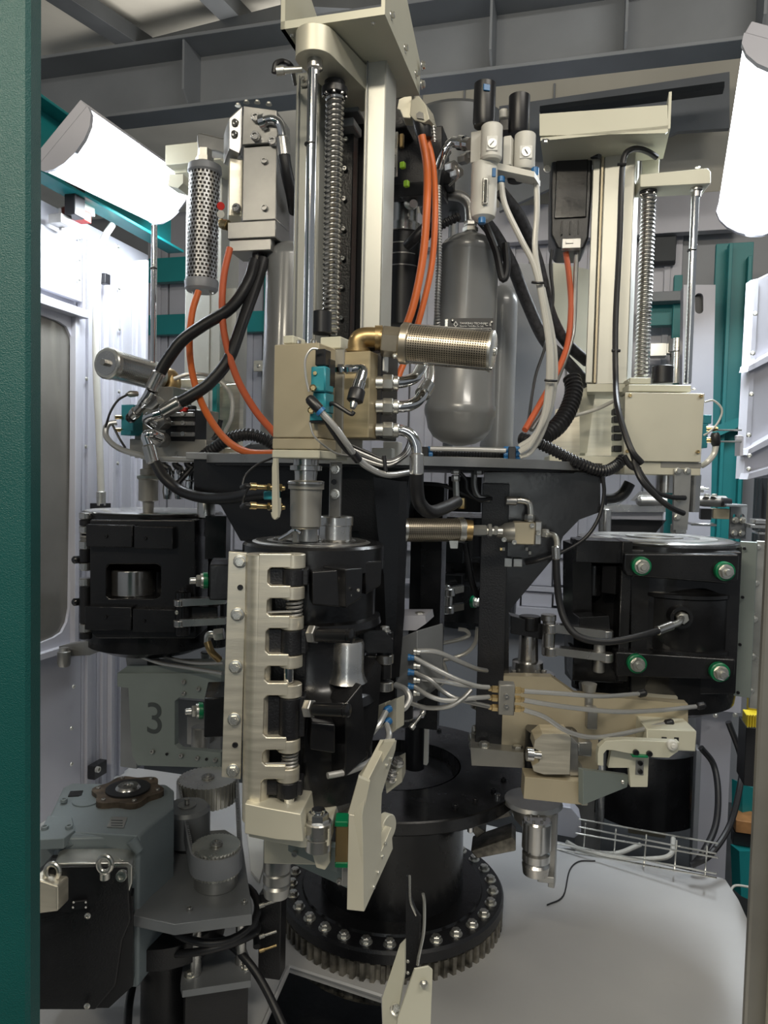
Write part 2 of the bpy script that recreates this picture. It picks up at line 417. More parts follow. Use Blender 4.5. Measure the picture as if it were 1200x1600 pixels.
# left wall: back sheet, folded panels, door with window
wl = struct('wall_left', lwbox(G(), 20, 229, 0, 2.47, -.03, .02), WALL)
for (x0, x1, z0, z1) in ((129, 152, ZB, 2.40), (153, 176, ZB, 2.40), (181, 204, ZB, 2.38), (205, 227, ZB, 2.38)):
    g = G(); lwbox(g, x0, x1, z0, z1, 0, .025)
    p = obj('panel', g, WALL, wl)
    g = G(); w = (x1-x0); lwbox(g, x0+w*.38, x0+w*.72, z0, z1, .012, .012); obj('rib', g, WALL, p)
g = G(); lwbox(g, 176.5, 181, ZB, 2.42, .03, .05); struct('trim_1', g, WALL)
g = G(); lwbox(g, 226, 230, ZB, 2.42, .03, .06); struct('trim_2', g, WALL)
d1 = struct('door_1', G().prism([LW(x, y, .01) for x, y in ((30, 445), (132, 486), (122, 1004), (30, 1040))], -UR*.03,
      [[LW(x, y, .01) for x, y in ((36, 482), (92, 502), (104, 510), (112, 528), (115, 560), (109, 950), (105, 972), (97, 988), (85, 996), (36, 1016))]]), WALL)
g = G().prism([LW(x, y, 0) for x, y in ((36, 482), (92, 502), (104, 510), (112, 528), (115, 560), (109, 950), (105, 972), (97, 988), (85, 996), (36, 1016))], -UR*.006)
obj('pane', g, GLASS, d1)
def lwrail(g, x0, y0, x1, y1, hz, proud, th):        # a rail along the wall, top edge through two pixels
    a, b = LW(x0, y0, proud), LW(x1, y1, proud); zc = (a.z+b.z)/2-hz/2; c = (a+b)/2-UR*th/2; c.z = zc
    return g.box(c, ((b-a).length, th, hz), RA+90)
g = G(); lwrail(g, 30, 446, 139, 487, .028, .05, .045); obj('door_rail', g, WALL, d1)
g = G(); lwbox(g, 118, 124, LW(120, 1002).z, LW(128, 488).z, .03, .025); obj('door_rail', g, WALL, d1)
g = G(); lwrail(g, 30, 1032, 122, 1004, .022, .03, .03); obj('door_rail', g, WALL, d1)
g = G(); lwbox(g, 20, 128, ZB, LW(100, 1012).z, .0, .02); lp = struct('wall_left_lower', g, WALL)
g = G(); lwbox(g, 20, 127, LW(100, 462).z, 2.38, .0, .02); struct('wall_left_upper', g, WALL)
for k, (x, y) in enumerate(((124, 340), (124, 372), (124, 405), (124, 436), (137, 487), (135, 592), (134, 698), (187, 514), (186, 612), (184, 724), (115, 1073), (112, 1138), (112, 1194), (185, 385), (186, 450))):
    screw('button', LW(x, y, .012), UR, .0075, ZINC, wl, 'rivet')
# teal beam along the left wall
a, b = LW(20, 300, .06), LW(268, 398, .06)
zt, zb_ = LW(75, 196).z, LW(75, 303).z; c = (a+b)/2; c.z = (zt+zb_)/2
g = G(); g.box(c-UR*.01, ((b-a).length, .012, zt-zb_), RA+90); g.box(Vector((c.x, c.y, zb_))+UR*.02, ((b-a).length, .07, .01), RA+90)
g.box(Vector((c.x, c.y, zt))+UR*.02, ((b-a).length, .07, .01), RA+90); struct('trim_3', g, TEAL)
# short teal beam beyond it
a, b = LW(240, 385, .3), LW(420, 385, .3)
# back wall
wb = struct('wall_back', bwbox(G(), -150, 300, 1500, 1240, 0, .03), WALLD)
xs = [228, 262, 330, 368, 410, 470, 540, 640, 700, 762, 822, 884, 950, 1010, 1060]
for i in range(len(xs)-1):
    g = G(); bwbox(g, xs[i]+1.5, 330, xs[i+1]-1.5, 860, .02, .02)
    p = obj('panel', g, WALL, wb); w = xs[i+1]-xs[i]
    g = G(); bwbox(g, xs[i]+w*.42, 330, xs[i]+w*.62, 860, .035, .015); obj('rib', g, WALL, p)
for i, (x0, x1) in enumerate(((640, 755), (758, 812), (815, 862), (865, 912), (915, 1000), (1003, 1100))):
    g = G(); bwbox(g, x0, 872, x1, 915, .03, .03); p = obj('panel', g, WALL, wb)
    g = G(); bwbox(g, x0, 925, x1, 948, .08, .05); obj('panel', g, WALL, wb)
for (y0, y1, o) in ((862, 870, .06), (917, 924, .10), (950, 985, .12)):
    g = G(); bwbox(g, 560, y0, 1110, y1, o, .04); obj('cross_rail', g, WALL, wb)
ub = struct('wall_back_upper', bwbox(G(), 560, 120, 1160, 318, .10, .03), CEIL)
g = G(); bwbox(g, 560, 318, 1160, 375, .13, .06); obj('cross_rail', g, WALL, ub)
for x in (655, 722, 862):
    g = G(); bwbox(g, x, 130, x+3, 316, .115, .02); obj('seam_strip', g, WALLD, ub)
for n, (x0, y0, x1, y1, o) in enumerate(((232, 488, 455, 520, .10), (232, 402, 300, 440, .12), (412, 300, 432, 690, .13))):
    g = G(); bwbox(g, x0, y0, x1, y1, o, .05); struct('trim_%d' % (n+4), g, TEAL)
# right part of the cabin, seen behind the right station: pale column with slot, teal frame
g = G(); C2 = P(1095, 600, 3.1)
g.pp([(1068, 445), (1118, 445), (1106, 1020), (1060, 1020)], 3.1, .10, RA, [rrect(1086, 458, 1099, 490, 6)], at=(1095, 600))
cr = struct('trim_7', g, WALL)
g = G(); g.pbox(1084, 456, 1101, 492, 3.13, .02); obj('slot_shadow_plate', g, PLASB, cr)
g = G(); g.pbox(1108, 380, 1166, 905, 3.3, .03, RA); g.pbox(1128, 380, 1134, 905, 3.24, .05, RA); g.pbox(1158, 400, 1164, 905, 3.24, .06, RA)
g.pp([(1100, 672), (1166, 648), (1166, 662), (1104, 690)], 3.2, .06, RA)
g.pbox(1040, 868, 1150, 905, 3.15, .08, RA); struct('trim_8', g, TEAL)
g = G(); g.pbox(1000, 468, 1075, 508, 3.6, .06); g.pbox(1045, 430, 1058, 860, 3.55, .05); g.pbox(1000, 548, 1016, 560, 3.55, .05); struct('trim_9', g, TEAL)
g = G(); g.pbox(1004, 455, 1080, 470, 3.5, .08); g.pbox(1002, 270, 1140, 452, 3.75, .04); struct('trim_10', g, BEAMG)
g = G(); g.pbox(1008, 285, 1058, 412, 3.7, .04); g.pbox(1022, 370, 1056, 408, 3.66, .04); struct('trim_11', g, TRUSS)
# right grey post low down and its lip
g = G(); g.pbox(1092, 1040, 1140, 1385, 2.45, .12, RA); g.pbox(1096, 1020, 1160, 1112, 2.40, .03, RA); post = struct('trim_12', g, WALL)
g = G(); g.pbox(1084, 1172, 1092, 1372, 2.44, .06, RA); obj('edge_strip', g, WALLD, post)
for (x, y) in ((1112, 1095), (1112, 1112), (1118, 1118), (1149, 1117)): screw('hex', P(x, y, 2.39), -VR, .006, ZINC, post)
# near door posts of the opening the camera looks through
a = P(73, 60, .72); b = P(58, 1580, .72)
xr = (P(66, 800, .80)).x
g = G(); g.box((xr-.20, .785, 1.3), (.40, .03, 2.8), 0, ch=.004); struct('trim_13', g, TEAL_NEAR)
C = P(1180, 1200, 1.05)
g = G(); g.box((C.x+.11, 1.06, 1.15), (.20, .014, 2.5), -6, ch=.003); jr = struct('trim_14', g, VALVE)
g = G(); g.box((C.x+.04, 1.045, 1.15), (.016, .012, 2.5), -6, ch=.002); obj('edge_strip', g, ALU, jr)

# big grey channel beam across the cabin, with stiffeners
def beam_pts(px, py, Y=3.0): return onpl(px, py, P(600, 150, Y), RA)
e0, e1 = beam_pts(-60, 240), beam_pts(1290, 80)
zb0 = beam_pts(600, 151).z; zt0 = beam_pts(600, 48).z; Lb = (e1-e0).length; cb = (e0+e1)/2
g = G(); g.box((cb.x, cb.y, (zb0+zt0)/2), (Lb, .014, zt0-zb0), RA)
g.box(Vector((cb.x, cb.y, zt0))-VR*.07, (Lb, .16, .014), RA); g.box(Vector((cb.x, cb.y, zb0))-VR*.05, (Lb, .12, .014), RA)
bm_ = struct('trim_15', g, BEAMG)
for x in (312, 771, 972, 1176):
    c = beam_pts(x, 120); c.z = (zb0+zt0)/2; g = G()
    g.prism([c+Z*(zt0-zb0)/2, c+Z*(zt0-zb0)/2-VR*.14, c-Z*(zt0-zb0)*.3-VR*.14, c-Z*(zt0-zb0)*.5-VR*.09, c-Z*(zt0-zb0)*.5], UR*.009)
    obj('stiffener', g, BEAMG, bm_)
# roof hatch frame and sheets above the cabin
ZC = 5.0
g = G(); g.box((0, 4, ZC+.1), (16, 14, .04), RA); struct('ceiling', g, CEIL)
def roofbar(p, q, w, h, z):
    a, b = onz(*p, z), onz(*q, z); d = b-a; yaw = math.degrees(math.atan2(d.y, d.x)); c = (a+b)/2
    return G().box((c.x, c.y, z+h/2), (d.length, w, h), yaw)
n = 16
for (p, q, w, h, z) in (((60, -20), (240, 96), .17, .12, ZC-.12), ((310, -20), (392, 62), .16, .12, ZC-.12), ((120, 128), (470, 44), .22, .12, ZC-.24), 
        ((640, 40), (880, -12), .20, .15, ZC-.15), ((628, -30), (640, 60), .10, .1, ZC-.1), ((668, 10), (700, 42), .14, .1, ZC-.1), ((786, -30), (790, 34), .13, .1, ZC-.1), ((905, -20), (860, 20), .14, .1, ZC-.1), ((955, -20), (958, 14), .12, .1, ZC-.1), ((440, 18), (640, 28), .14, .1, ZC-.1)):
    struct('trim_%d' % n, roofbar(p, q, w, h, z), TRUSS); n += 1
g = G(); g.vl(706, 2.38, [(192, 74), (198, 78), (230, 76), (330, 52), (332, 8), (722, 8)], 48)
single('round_hopper', g, DUCT, 'dark grey round hopper behind the pressure regulators', 'hopper')
# second lower beam behind at right
g = G(); g.pbox(845, 146, 1130, 155, 3.3, .06, RA-3); struct('trim_31', g, TRUSS)
g = G(); g.pp([(780, 166), (1010, 132), (1140, 112), (1140, 200), (1060, 205), (780, 330)], 3.5, .03, RA); struct('trim_32', g, BEAMG)

# ------------------------------------------------------------------ lamps
def lamp(A, B, w, h, label, power, target):
    A = Vector(A); B = Vector(B); mid = (A+B)/2; d = (B-A).normalized(); L = (B-A).length
    t = thing('strip_lamp', label, 'lamp', mid, 'strip lamps of the cabin')
    n = (Vector(target)-mid); n = (n-d*n.dot(d)).normalized(); s = d.cross(n)
    R = Matrix((d, s, n)).transposed()
    g = G(); g.box(mid-n*(h*.6), (L+.03, w*1.02, h*.5), R=R); obj('housing', g, WALL, t)
    g = G(); prof = [(math.cos(a)*w/2, math.sin(a)*h) for a in [math.pi*i/8 for i in range(9)]]
    g.prism([A+s*x+n*(y-h*.35) for x, y in prof], d*L); obj('diffuser', g, LAMP, t)
    g = G()
    for e in (A-d*.015, B): g.prism([e+s*x*1.04+n*(y*1.05-h*.35) for x, y in prof], d*.015)
    obj('end_cap', g, WALL, t)
    l = area('strip_lamp_light', mid+n*(h*1.2), target, L, w*.7, power, (0.88, 0.95, 1.0))
    l.rotation_euler = Matrix((d, s, n)).transposed().to_3x3() @ Vector((0, 0, 0)) if False else (Matrix((d, -s, -n)).transposed()).to_euler()
    return t
lamp(P(108, 225, 2.05), P(268, 318, 2.75), .21, .05, 'glaring white strip lamp under the teal beam on the left wall', 15, (0.0, 1.7, 1.5))
lamp(P(1222, 90, 1.75), P(1163, 345, 2.5), .20, .06, 'glaring white strip lamp high on the right side of the cabin', 26, (0.2, 1.7, 1.4))
# ================================================================== CAROUSEL BASE
AX = P(617, 1200, 1.95)                                   # the turning axis
def axz(py): return P(617, py, 1.95).z
kY = sc(1.95)
zg = axz(1378); zf = axz(1192)
t = thing('ring_gear', 'big toothed black ring gear bolted around the foot of the central column', 'gear', (AX.x, AX.y, ZB))
R = 176*kY; nt = 74; g = G(); prof = []
for i in range(nt):
    for f, r in ((0, R-.013), (.28, R-.013), (.40, R), (.78, R), (.92, R-.013)):
        a = 2*math.pi*(i+f)/nt; prof.append((AX.x+r*math.cos(a), AX.y+r*math.sin(a)))
ztop = zg-.035; zbot = zg-.125
g.prism([(x, y, ztop) for x, y in prof], (0, 0, zbot-ztop)); g.ring((AX.x, AX.y, zbot+.01), (AX.x, AX.y, zbot-.012), R-.01, R-.08, 64)
obj('toothed_rim', g, GREASE, t)
g = G(); g.lathe((AX.x, AX.y, zg-.034), (AX.x, AX.y, zg), [(0, R-.004), (.1, R+.001), (.8, R+.001), (1, R-.004), (1, .10)], 72, cap=False); obj('clamp_ring', g, BLACKP, t)
g = G(); g.lathe((AX.x, AX.y, zg), (AX.x, AX.y, zg+.006), [(0, R-.055), (1, R-.058), (1, .10)], 72, cap=False); obj('inner_step', g, BLACK, t)
nb = 30
for i in range(nb):
    a = 2*math.pi*(i+.35)/nb
    screw('hex', (AX.x+(R-.028)*math.cos(a), AX.y+(R-.028)*math.sin(a), zg), (0, 0, 1), .0118, ZINC, t)
g = G(); g.cyl((AX.x, AX.y, ZB), (AX.x, AX.y, zbot-.012), R-.05, 48)
single('gear_pedestal', g, BLACKP, 'dark round pedestal under the ring gear', 'pedestal')
t = thing('central_column', 'black central column with a wide round flange above the ring gear', 'column', (AX.x, AX.y, zg))
g = G(); rc = 113*kY
g.lathe((AX.x, AX.y, zg+.006), (AX.x, AX.y, zf-.03), [(0, rc), (1, rc*.96)], 64); obj('column_tube', g, BLACK, t)
Ro = 203*kY; ri = 102*kY; th = .033
g = G(); g.lathe((AX.x, AX.y, zf-th), (AX.x, AX.y, zf), [(0, ri), (0, Ro-.003), (.1, Ro), (.9, Ro), (1, Ro-.003), (1, ri)], 96, closed=True); obj('flange', g, BLACK, t)
g = G(); g.lathe((AX.x, AX.y, zf-.20), (AX.x, AX.y, zf), [(0, ri), (1, ri), (1, ri+.004), (0, ri+.004)], 64, closed=True)
obj('bore', g, BLACKP, t)
g = G(); g.lathe((AX.x, AX.y, zf-.205), (AX.x, AX.y, zf-.20), [(0, ri+.003), (1, ri+.003)], 64)
obj('bore_floor', g, BLACKP, t)
for a in (-62, -50, -35, -20, 8, 30, 62, 110, 150, 200):
    a = math.radians(a); screw('socket', (AX.x+(Ro-.05)*math.cos(a), AX.y+(Ro-.05)*math.sin(a), zf), (0, 0, 1), .007, PLASB, t)
# vertical post inside the column mouth
g = G(); g.vc(648, 1128, 1200, 1.9, 16); t2 = thing('rotary_feed_pipe', 'white-sided vertical pipe rising out of the mouth of the central column', 'pipe', P(648, 1200, 1.9)); obj('pipe', g, PLASB, t2)
g = G(); g.pbox(662, 1130, 668, 1196, 1.86, .02); obj('side_strip', g, IVORY, t2)

# ------------------------------------------------------------------ deck and black support arms
zd = P(700, 722, 1.9).z
t = thing('round_deck_plate', 'dark level plate carrying the vessels above the black arms', 'plate', (AX.x, AX.y, zd-.02))
g = G(); g.lathe((AX.x, AX.y, zd-.018), (AX.x, AX.y, zd), [(0, .52), (1, .52)], 12); obj('deck', g, STEELD, t)
g = G(); g.lathe((AX.x, AX.y, zd-.024), (AX.x, AX.y, zd-.0185), [(0, .50), (1, .50)], 12); obj('underplate', g, BLACKP, t)
# right arm
t = thing('gusset_bracket', 'black welded arm with a long slanted gusset right of the centre', 'arm', P(750, 1175, 1.62))
g = G(); g.pp([(757, 738), (938, 738), (938, 800), (905, 812), (880, 838), (868, 868), (795, 955), (795, 1120), (748, 1120), (752, 960)], 1.66, .055, -8, at=(800, 900)); obj('arm_plate', g, BLACK, t)
g = G(); g.pbox(756, 738, 942, 753, 1.655, .12, -8); obj('top_flange', g, RUST, t)
g = G(); g.pbox(748, 755, 790, 1172, 1.64, .09, -8); obj('upright', g, BLACKP, t)
g = G(); g.pp([(735, 1168), (818, 1176), (818, 1200), (737, 1196)], 1.60, .12, -8); obj('foot_plate', g, VALVE, t)
for x, y in ((756, 1164), (808, 1170)): screw('hex', P(x, y+4, 1.62), Z, .012, ZINC, t)
screw('socket', P(782, 1174, 1.63), Z, .007, PLASB, t)
for x, y in ((744, 1100), (741, 1152), (742, 1165), (746, 1140)): screw('hex', P(x, y, 1.70), (-1, -.2, 0), .011, ZINC, t)
# centre arm
t = thing('gusset_bracket', 'black welded arm directly behind the front mould', 'arm', P(600, 1100, 1.5))
g = G(); g.pp([(520, 722), (650, 722), (640, 740), (630, 800), (622, 960), (616, 1120), (575, 1120), (580, 900), (560, 830), (520, 800)], 1.5, .05, -15, at=(580, 900)); obj('arm_plate', g, BLACKP, t)
g = G(); g.pp([(583, 745), (624, 752), (620, 960), (612, 1060), (606, 1060), (600, 900), (590, 830)], 1.46, .02, -50, at=(605, 880)); obj('side_web', g, BLACK, t)
g = G(); g.pbox(640, 755, 690, 1060, 1.75, .05, -15); g.pbox(655, 800, 687, 1140, 1.72, .03, -15); obj('upright', g, BLACK, t)
# left arm
t = thing('gusset_bracket', 'black welded arm with slanted lower edge left of the centre', 'arm', P(430, 840, 1.8))
g = G(); g.pp([(303, 716), (470, 716), (470, 850), (376, 845), (345, 790), (303, 770)], 1.75, .05, -15); obj('arm_plate', g, BLACK, t)
g = G(); g.pbox(290, 708, 470, 719, 1.74, .12, -15); obj('top_flange', g, STEELD, t)
g = G(); g.pbox(470, 730, 640, 830, 1.72, .05, -15); g.pbox(520, 830, 585, 1150, 1.75, .05, -15); obj('rear_plate', g, BLACKP, t)
g = G(); g.pbox(700, 745, 752, 800, 2.0, .05, -15); obj('rear_plate', g, PLASB, t)
# deck edge rail right
t = thing('deck_edge_rail', 'grey edge rail under the bundled air tubes', 'rail', P(730, 735, 1.6))
g = G(); g.pbox(655, 720, 848, 735, 1.60, .10, -8); obj('rail', g, GREYN, t)

# ================================================================== MOULDS
def green_bolt(x, y, Y, d, r, par):
    p = P(x, y, Y); d = Vector(d).normalized(); k = r
    g = G(); g.lathe(p, p+d*k*.6, [(0, k*1.15), (1, k*1.15)], 24); b = obj('green_ring', g, GREEN, par)
    g = G(); g.lathe(p+d*k*.6, p+d*k*.9, [(0, k), (1, k)], 24); g.hex(p+d*k*.9, p+d*k*1.5, k*.85); g.cyl(p+d*k*1.5, p+d*k*2.4, k*.45, 14); obj('clamp_bolt', g, ZINC, b)
# front mould ---------------------------------------------------------------
t = thing('mould_unit', 'tall black hinged mould in front with a pale comb hinge plate on its left', 'mould', P(480, 1250, 1.2))
Ym = 1.27
g = G(); g.vl(487, Ym, [(846, 106), (850, 110), (884, 110), (887, 98), (955, 98), (958, 106), (968, 108), (975, 100), (984, 84), (1040, 80), (1058, 88), (1070, 104), (1082, 108), (1088, 100), (1222, 98), (1238, 84)], 64)
obj('shell', g, BLACK, t)
g = G(); g.vl(487, Ym, [(844, 88), (845.6, 92), (846.5, 92)], 56)
tp = obj('top_disc', g, STEELD, t)
for (y0, ro, ri_) in ((843.4, 86, 70), (843.0, 60, 40), (842.6, 30, 14)):
    c = P(487, y0, Ym); g = G(); g.ring(c, c-Z*.004, ro*sc(Ym), ri_*sc(Ym), 48); obj('disc_ring', g, STEEL, tp)
for a in range(0, 360, 45):
    c = P(487, 843, Ym); screw('socket', c+Vector((math.cos(math.radians(a+20)), math.sin(math.radians(a+20)), 0))*.055, Z, .004, STEELD, tp)
g = G(); g.vl(487, Ym, [(1222, 60), (1262, 58)], 40); obj('neck', g, STEELD, t)
# steel core window: seen in the waist
g = G(); g.vl(543, 1.205, [(1000, 24), (1006, 26), (1046, 26), (1056, 28), (1064, 32)], 40); obj('steel_core', g, STEEL, t)
# left flank column behind comb
g = G(); g.pp([(398, 866), (482, 866), (470, 1235), (392, 1250)], 1.16, .10, 0, at=(440, 1050)); obj('hinge_flank', g, BLACKP, t)
# pads
def pad(pts, Y, d, yaw, m=BLACK): 
    g = G(); g.pp(pts, Y, d, yaw); return obj('pad', g, m, t, bev=.003)
pad([(487, 893), (540, 889), (541, 950), (488, 946)], 1.125, .05, 12)
pad([(541, 889), (568, 887), (566, 934), (542, 951)], 1.13, .05, 50)
pad([(570, 878), (598, 876), (596, 915), (572, 930)], 1.20, .05, 35)
pad([(486, 1128), (524, 1132), (524, 1178), (484, 1172)], 1.125, .05, 12, BLACK)
pad([(540, 1100), (566, 1068), (573, 1185), (540, 1215)], 1.16, .06, 45)
for x, y in ((559, 922), (544, 903), (546, 930)): screw('socket', P(x, y, 1.125), (.7, -.7, 0), .0025, ZINC, t)
g = G(); g.pp([(560, 1080), (588, 1032), (596, 1040), (590, 1130), (570, 1190), (560, 1190)], 1.22, .05, 40); obj('side_wall', g, BLACK, t)
# dowel pins with nuts
for y, x0, x1, r in ((995, 484, 552, 11.5), (1111, 478, 546, 11.0)):
    g = G(); g.pl((x0+14, y-3, 1.10), (x1, y-1, 1.075), [(0, r), (.85, r), (.86, r*.9), (.88, r), (.97, r), (1, r*.7)]); p = obj('stop_pin', g, BLACK, t)
    g = G(); a = P(x0, y-4, 1.105); b = P(x0+11, y-3.6, 1.10); g.hex(a, b, 15*sc(1.1)); obj('pin_nut', g, STEELD, p)
# hinge lugs right with links
g = G(); g.pp([(562, 985), (600, 985), (614, 1000), (614, 1020), (575, 1020), (562, 1005)], 1.25, .04, 0); g.vc(601, 986, 1022, 1.27, 13); g.vc(601, 1036, 1060, 1.27, 11); obj('hinge_lug', g, BLACK, t)
for y in (1022, 1064):
    g = G(); g.vc(601, y, y+14, 1.27, 14); g.pbox(570, y+2, 602, y+13, 1.28, .02, 0); obj('link', g, STEEL, t)
screw('hex', P(601, 986, 1.27), Z, .008, STEELD, t); screw('socket', P(578, 984, 1.27), Z, .006, STEELD, t)
# comb hinge plate
fing = [(865, 887), (915, 935), (962, 982), (1022, 1041), (1067, 1087), (1152, 1172), (1196, 1218)]
def lean(x, y): return x-(y-865)*.028
out = [(lean(404, 865), 865)]; 
for i, (a, b) in enumerate(fing):
    out += [(lean(456, a), a), (lean(456, b), b)]
    if i < len(fing)-1: out += [(lean(424, b), b), (lean(419, b+5), b+5), (lean(419, fing[i+1][0]-5), fing[i+1][0]-5), (lean(424, fing[i+1][0]), fing[i+1][0])]
out += [(lean(423, 1218), 1218), (lean(418, 1223), 1223), (lean(418, 1280), 1280), (lean(404, 1280), 1280)]
g = G(); g.pp(out, 1.10, .014, 0, at=(425, 1070)); hp_ = obj('comb_hinge_plate', g, ALU, t, bev=.002)
g = G(); g.vc(402, 865, 1280, 1.1205, 21, 40); obj('rounded_edge', g, ALU, hp_)
for (a, b) in fing:
    g = G(); xx = lean(459, a); g.vc(xx, a, b, 1.118, 18.6, 32); obj('hinge_knuckle', g, ALU, hp_)
for (a, b) in ((888, 914), (983, 1021), (1088, 1151), (1219, 1243)):
    g = G(); g.vc(lean(459, a), a, b, 1.118, 17.5, 28); g.pbox(lean(415, a), a, lean(482, a), b, 1.112, .03, 0); obj('mating_knuckle', g, BLACKP, t)
for (a, b) in ((936, 961), (1173, 1195)):
    A_ = P(lean(462, a), a, 1.117); B_ = P(lean(462, b), b, 1.117)
    g = G(); g.spring(A_, B_, .0115, .0022, 4); s = obj('hinge_spring', g, STEELD, t)
    g = G(); g.tube([A_*.3+B_*.7+Vector((0, -.011, 0)), A_*.2+B_*.8+Vector((-.045, -.010, 0))], .002); obj('spring_leg', g, STEELD, s)
g = G(); g.vc(lean(456, 1054), 1042, 1066, 1.117, 8); g.vc(lean(462, 1250), 1243, 1262, 1.117, 9); obj('hinge_pin', g, CHROME, t)
# bolted flat strip
g = G(); g.pp([(357, 862), (386, 864), (376, 1218), (346, 1214)], 1.118, .012, 6, at=(366, 1040)); st_ = obj('bolted_strip', g, ALU, t, bev=.001)
C = P(366, 1040, 1.117)
for x, y in ((375, 877), (371, 960), (368, 1042), (366, 1124), (364, 1204)): screw('hex', onpl(x, y, C, 6), (.10, -1, 0), .0078, ZINC, st_)
for x, y in ((375, 918), (367, 1164)): screw('socket', onpl(x, y, C, 6)+Vector((0, .003, 0)), (.1, -1, 0), .0045, PLASB, st_, 'hole')
# clamp lugs on the left with green bolts
for (y0, y1, yb) in ((882, 938, 907), (1090, 1152, 1110)):
    g = G(); g.pbox(327 if y0 < 1000 else 319, y0, 362, y1, 1.24, .10, 10); obj('clamp_lug', g, BLACK, t, bev=.004)
    green_bolt(324 if y0 < 1000 else 317, yb, 1.27, (-1, -.35, 0), .0125, t)
# bottom carrier
t = thing('mould_base_carrier', 'pale aluminium block under the front mould with a bolted roller', 'carrier', P(450, 1330, 1.15))
g = G(); g.pp([(382, 1255), (415, 1262), (470, 1272), (474, 1316), (430, 1312), (382, 1303)], 1.085, .10, -6); obj('upper_block', g, ALUC, t, bev=.002)
g = G(); g.pp([(388, 1284), (515, 1296), (515, 1322), (470, 1325), (388, 1308)], 1.10, .10, -4); obj('lower_block', g, ALUC, t, bev=.002)
g = G(); g.vl(497, 1.11, [(1282, 20), (1284, 22), (1304, 22), (1305, 19), (1307, 19), (1308, 21), (1326, 21), (1328, 18)], 32); r_ = obj('roller', g, STEEL, t)
c = P(497, 1282, 1.11); g = G(); g.hex(c-Z*.002, c+Z*.013, .0165); g.cyl(c+Z*.013, c+Z*.018, .011); obj('roller_nut', g, CHROME, r_)
g = G(); g.pp([(484, 1322), (514, 1318), (516, 1348), (508, 1360), (494, 1356)], 1.12, .02, 0); obj('finger', g, ALUC, t, bev=.002)
g = G(); g.pp([(450, 1310), (545, 1330), (545, 1372), (450, 1330)], 1.17, .02, -10); a_ = obj('lower_arm', g, GREYG, t, bev=.001)
g = G(); g.pp([(412, 1312), (455, 1316), (500, 1352), (412, 1350)], 1.19, .05, -6); obj('lower_arm', g, ALUC, t, bev=.002)
pscrews('socket', [(461, 1333), (531, 1376)], 1.165, -10, 5, STEELD, a_)
g = G(); g.pp([(450, 1308), (552, 1352), (552, 1392), (448, 1345)], 1.20, .02, -10); obj('gusset', g, GREYG, t)
g = G(); g.pbox(524, 1288, 544, 1352, 1.13, .03, 0); s_ = obj('rail_carriage', g, BRASSD, t)
for y in (1284, 1348):
    g = G(); g.pbox(523, y, 544, y+9, 1.128, .032, 0); obj('carriage_end', g, GREEN, s_)
g = G(); g.pbox(534, 1352, 545, 1385, 1.14, .02, 0); obj('rail', g, STEELD, t)
g = G(); g.vl(433, 1.25, [(1305, 20), (1309, 22), (1358, 22), (1360, 20), (1362, 22), (1376, 22), (1378, 18), (1383, 22), (1398, 20)], 32)
single('cam_roller', g, STEELD, 'stack of dull steel rollers under the front mould carrier', 'roller')
g = G(); g.pp([(470, 1245), (520, 1225), (560, 1240), (548, 1290), (500, 1290), (470, 1268)], 1.22, .05, 0)
g.vc(506, 1232, 1262, 1.24, 22); obj('pivot_housing', g, VALVE, t)
# tall angular cream plate
t = thing('cam_bracket_plate', 'tall angular cream plate hanging in front of the black column', 'bracket', P(580, 1420, 1.12))
pl_ = [(602, 1172), (619, 1157), (622, 1163), (600, 1228), (596, 1262), (612, 1250), (612, 1270), (617, 1296), (614, 1322), (572, 1425)]
g = G()
fr = [(545, 1272), (566, 1275), (569, 1425), (542, 1422)]
g.pp(fr, 1.06, .012, -4, at=(556, 1350)); 
obj('front_edge', g, ALUC, t, bev=.0015)
Cq = onpl(568, 1350, P(556, 1350, 1.06), -4)
def sp(x, y): return onpl(x, y, Cq, 62)
side = [(566, 1275), (574, 1222), (606, 1158), (620, 1157), (618, 1172), (597, 1240), (596, 1262), (596, 1330), (612, 1292), (614, 1326), (569, 1425)]
u62, v62 = ax(62)
g = G().prism([sp(x, y) for x, y in side], v62*.014, ); sd = obj('side_plate', g, ALUC, t, bev=.001)
for x, y in ((601, 1318), (597, 1338), (590, 1363), (583, 1386), (610, 1186), (604, 1196)): screw('socket', sp(x, y), -v62, .0028, ZINC, sd)
g = G().prism([onpl(x, y, Cq, -4) for x, y in ((544, 1272), (567, 1275), (578, 1222), (560, 1215))], (0, .01, 0)); obj('sloped_edge', g, ALUC, t)
g = G().prism([onpl(x, y, Cq+Vector((0, .06, 0)), -30) for x, y in ((560, 1215), (580, 1222), (617, 1158), (600, 1160))], (0, .012, 0)); obj('sloped_edge', g, ALUC, t)
g = G(); g.pp([(600, 1205), (628, 1190), (628, 1222), (604, 1240)], 1.45, .05, -10); f_ = obj('foot', g, ALUC, t)
for x, y in ((621, 1192), (612, 1206), (610, 1216)): screw('hex', P(x, y, 1.45), (.2, -.4, 1), .010, STEEL, f_)
g = G(); c = P(596, 1305, 1.13); g.cyl(c+Vector((0, .03, 0)), c+Vector((.012, .022, 0)), .022, 30); obj('pivot_boss', g, ALUC, t)

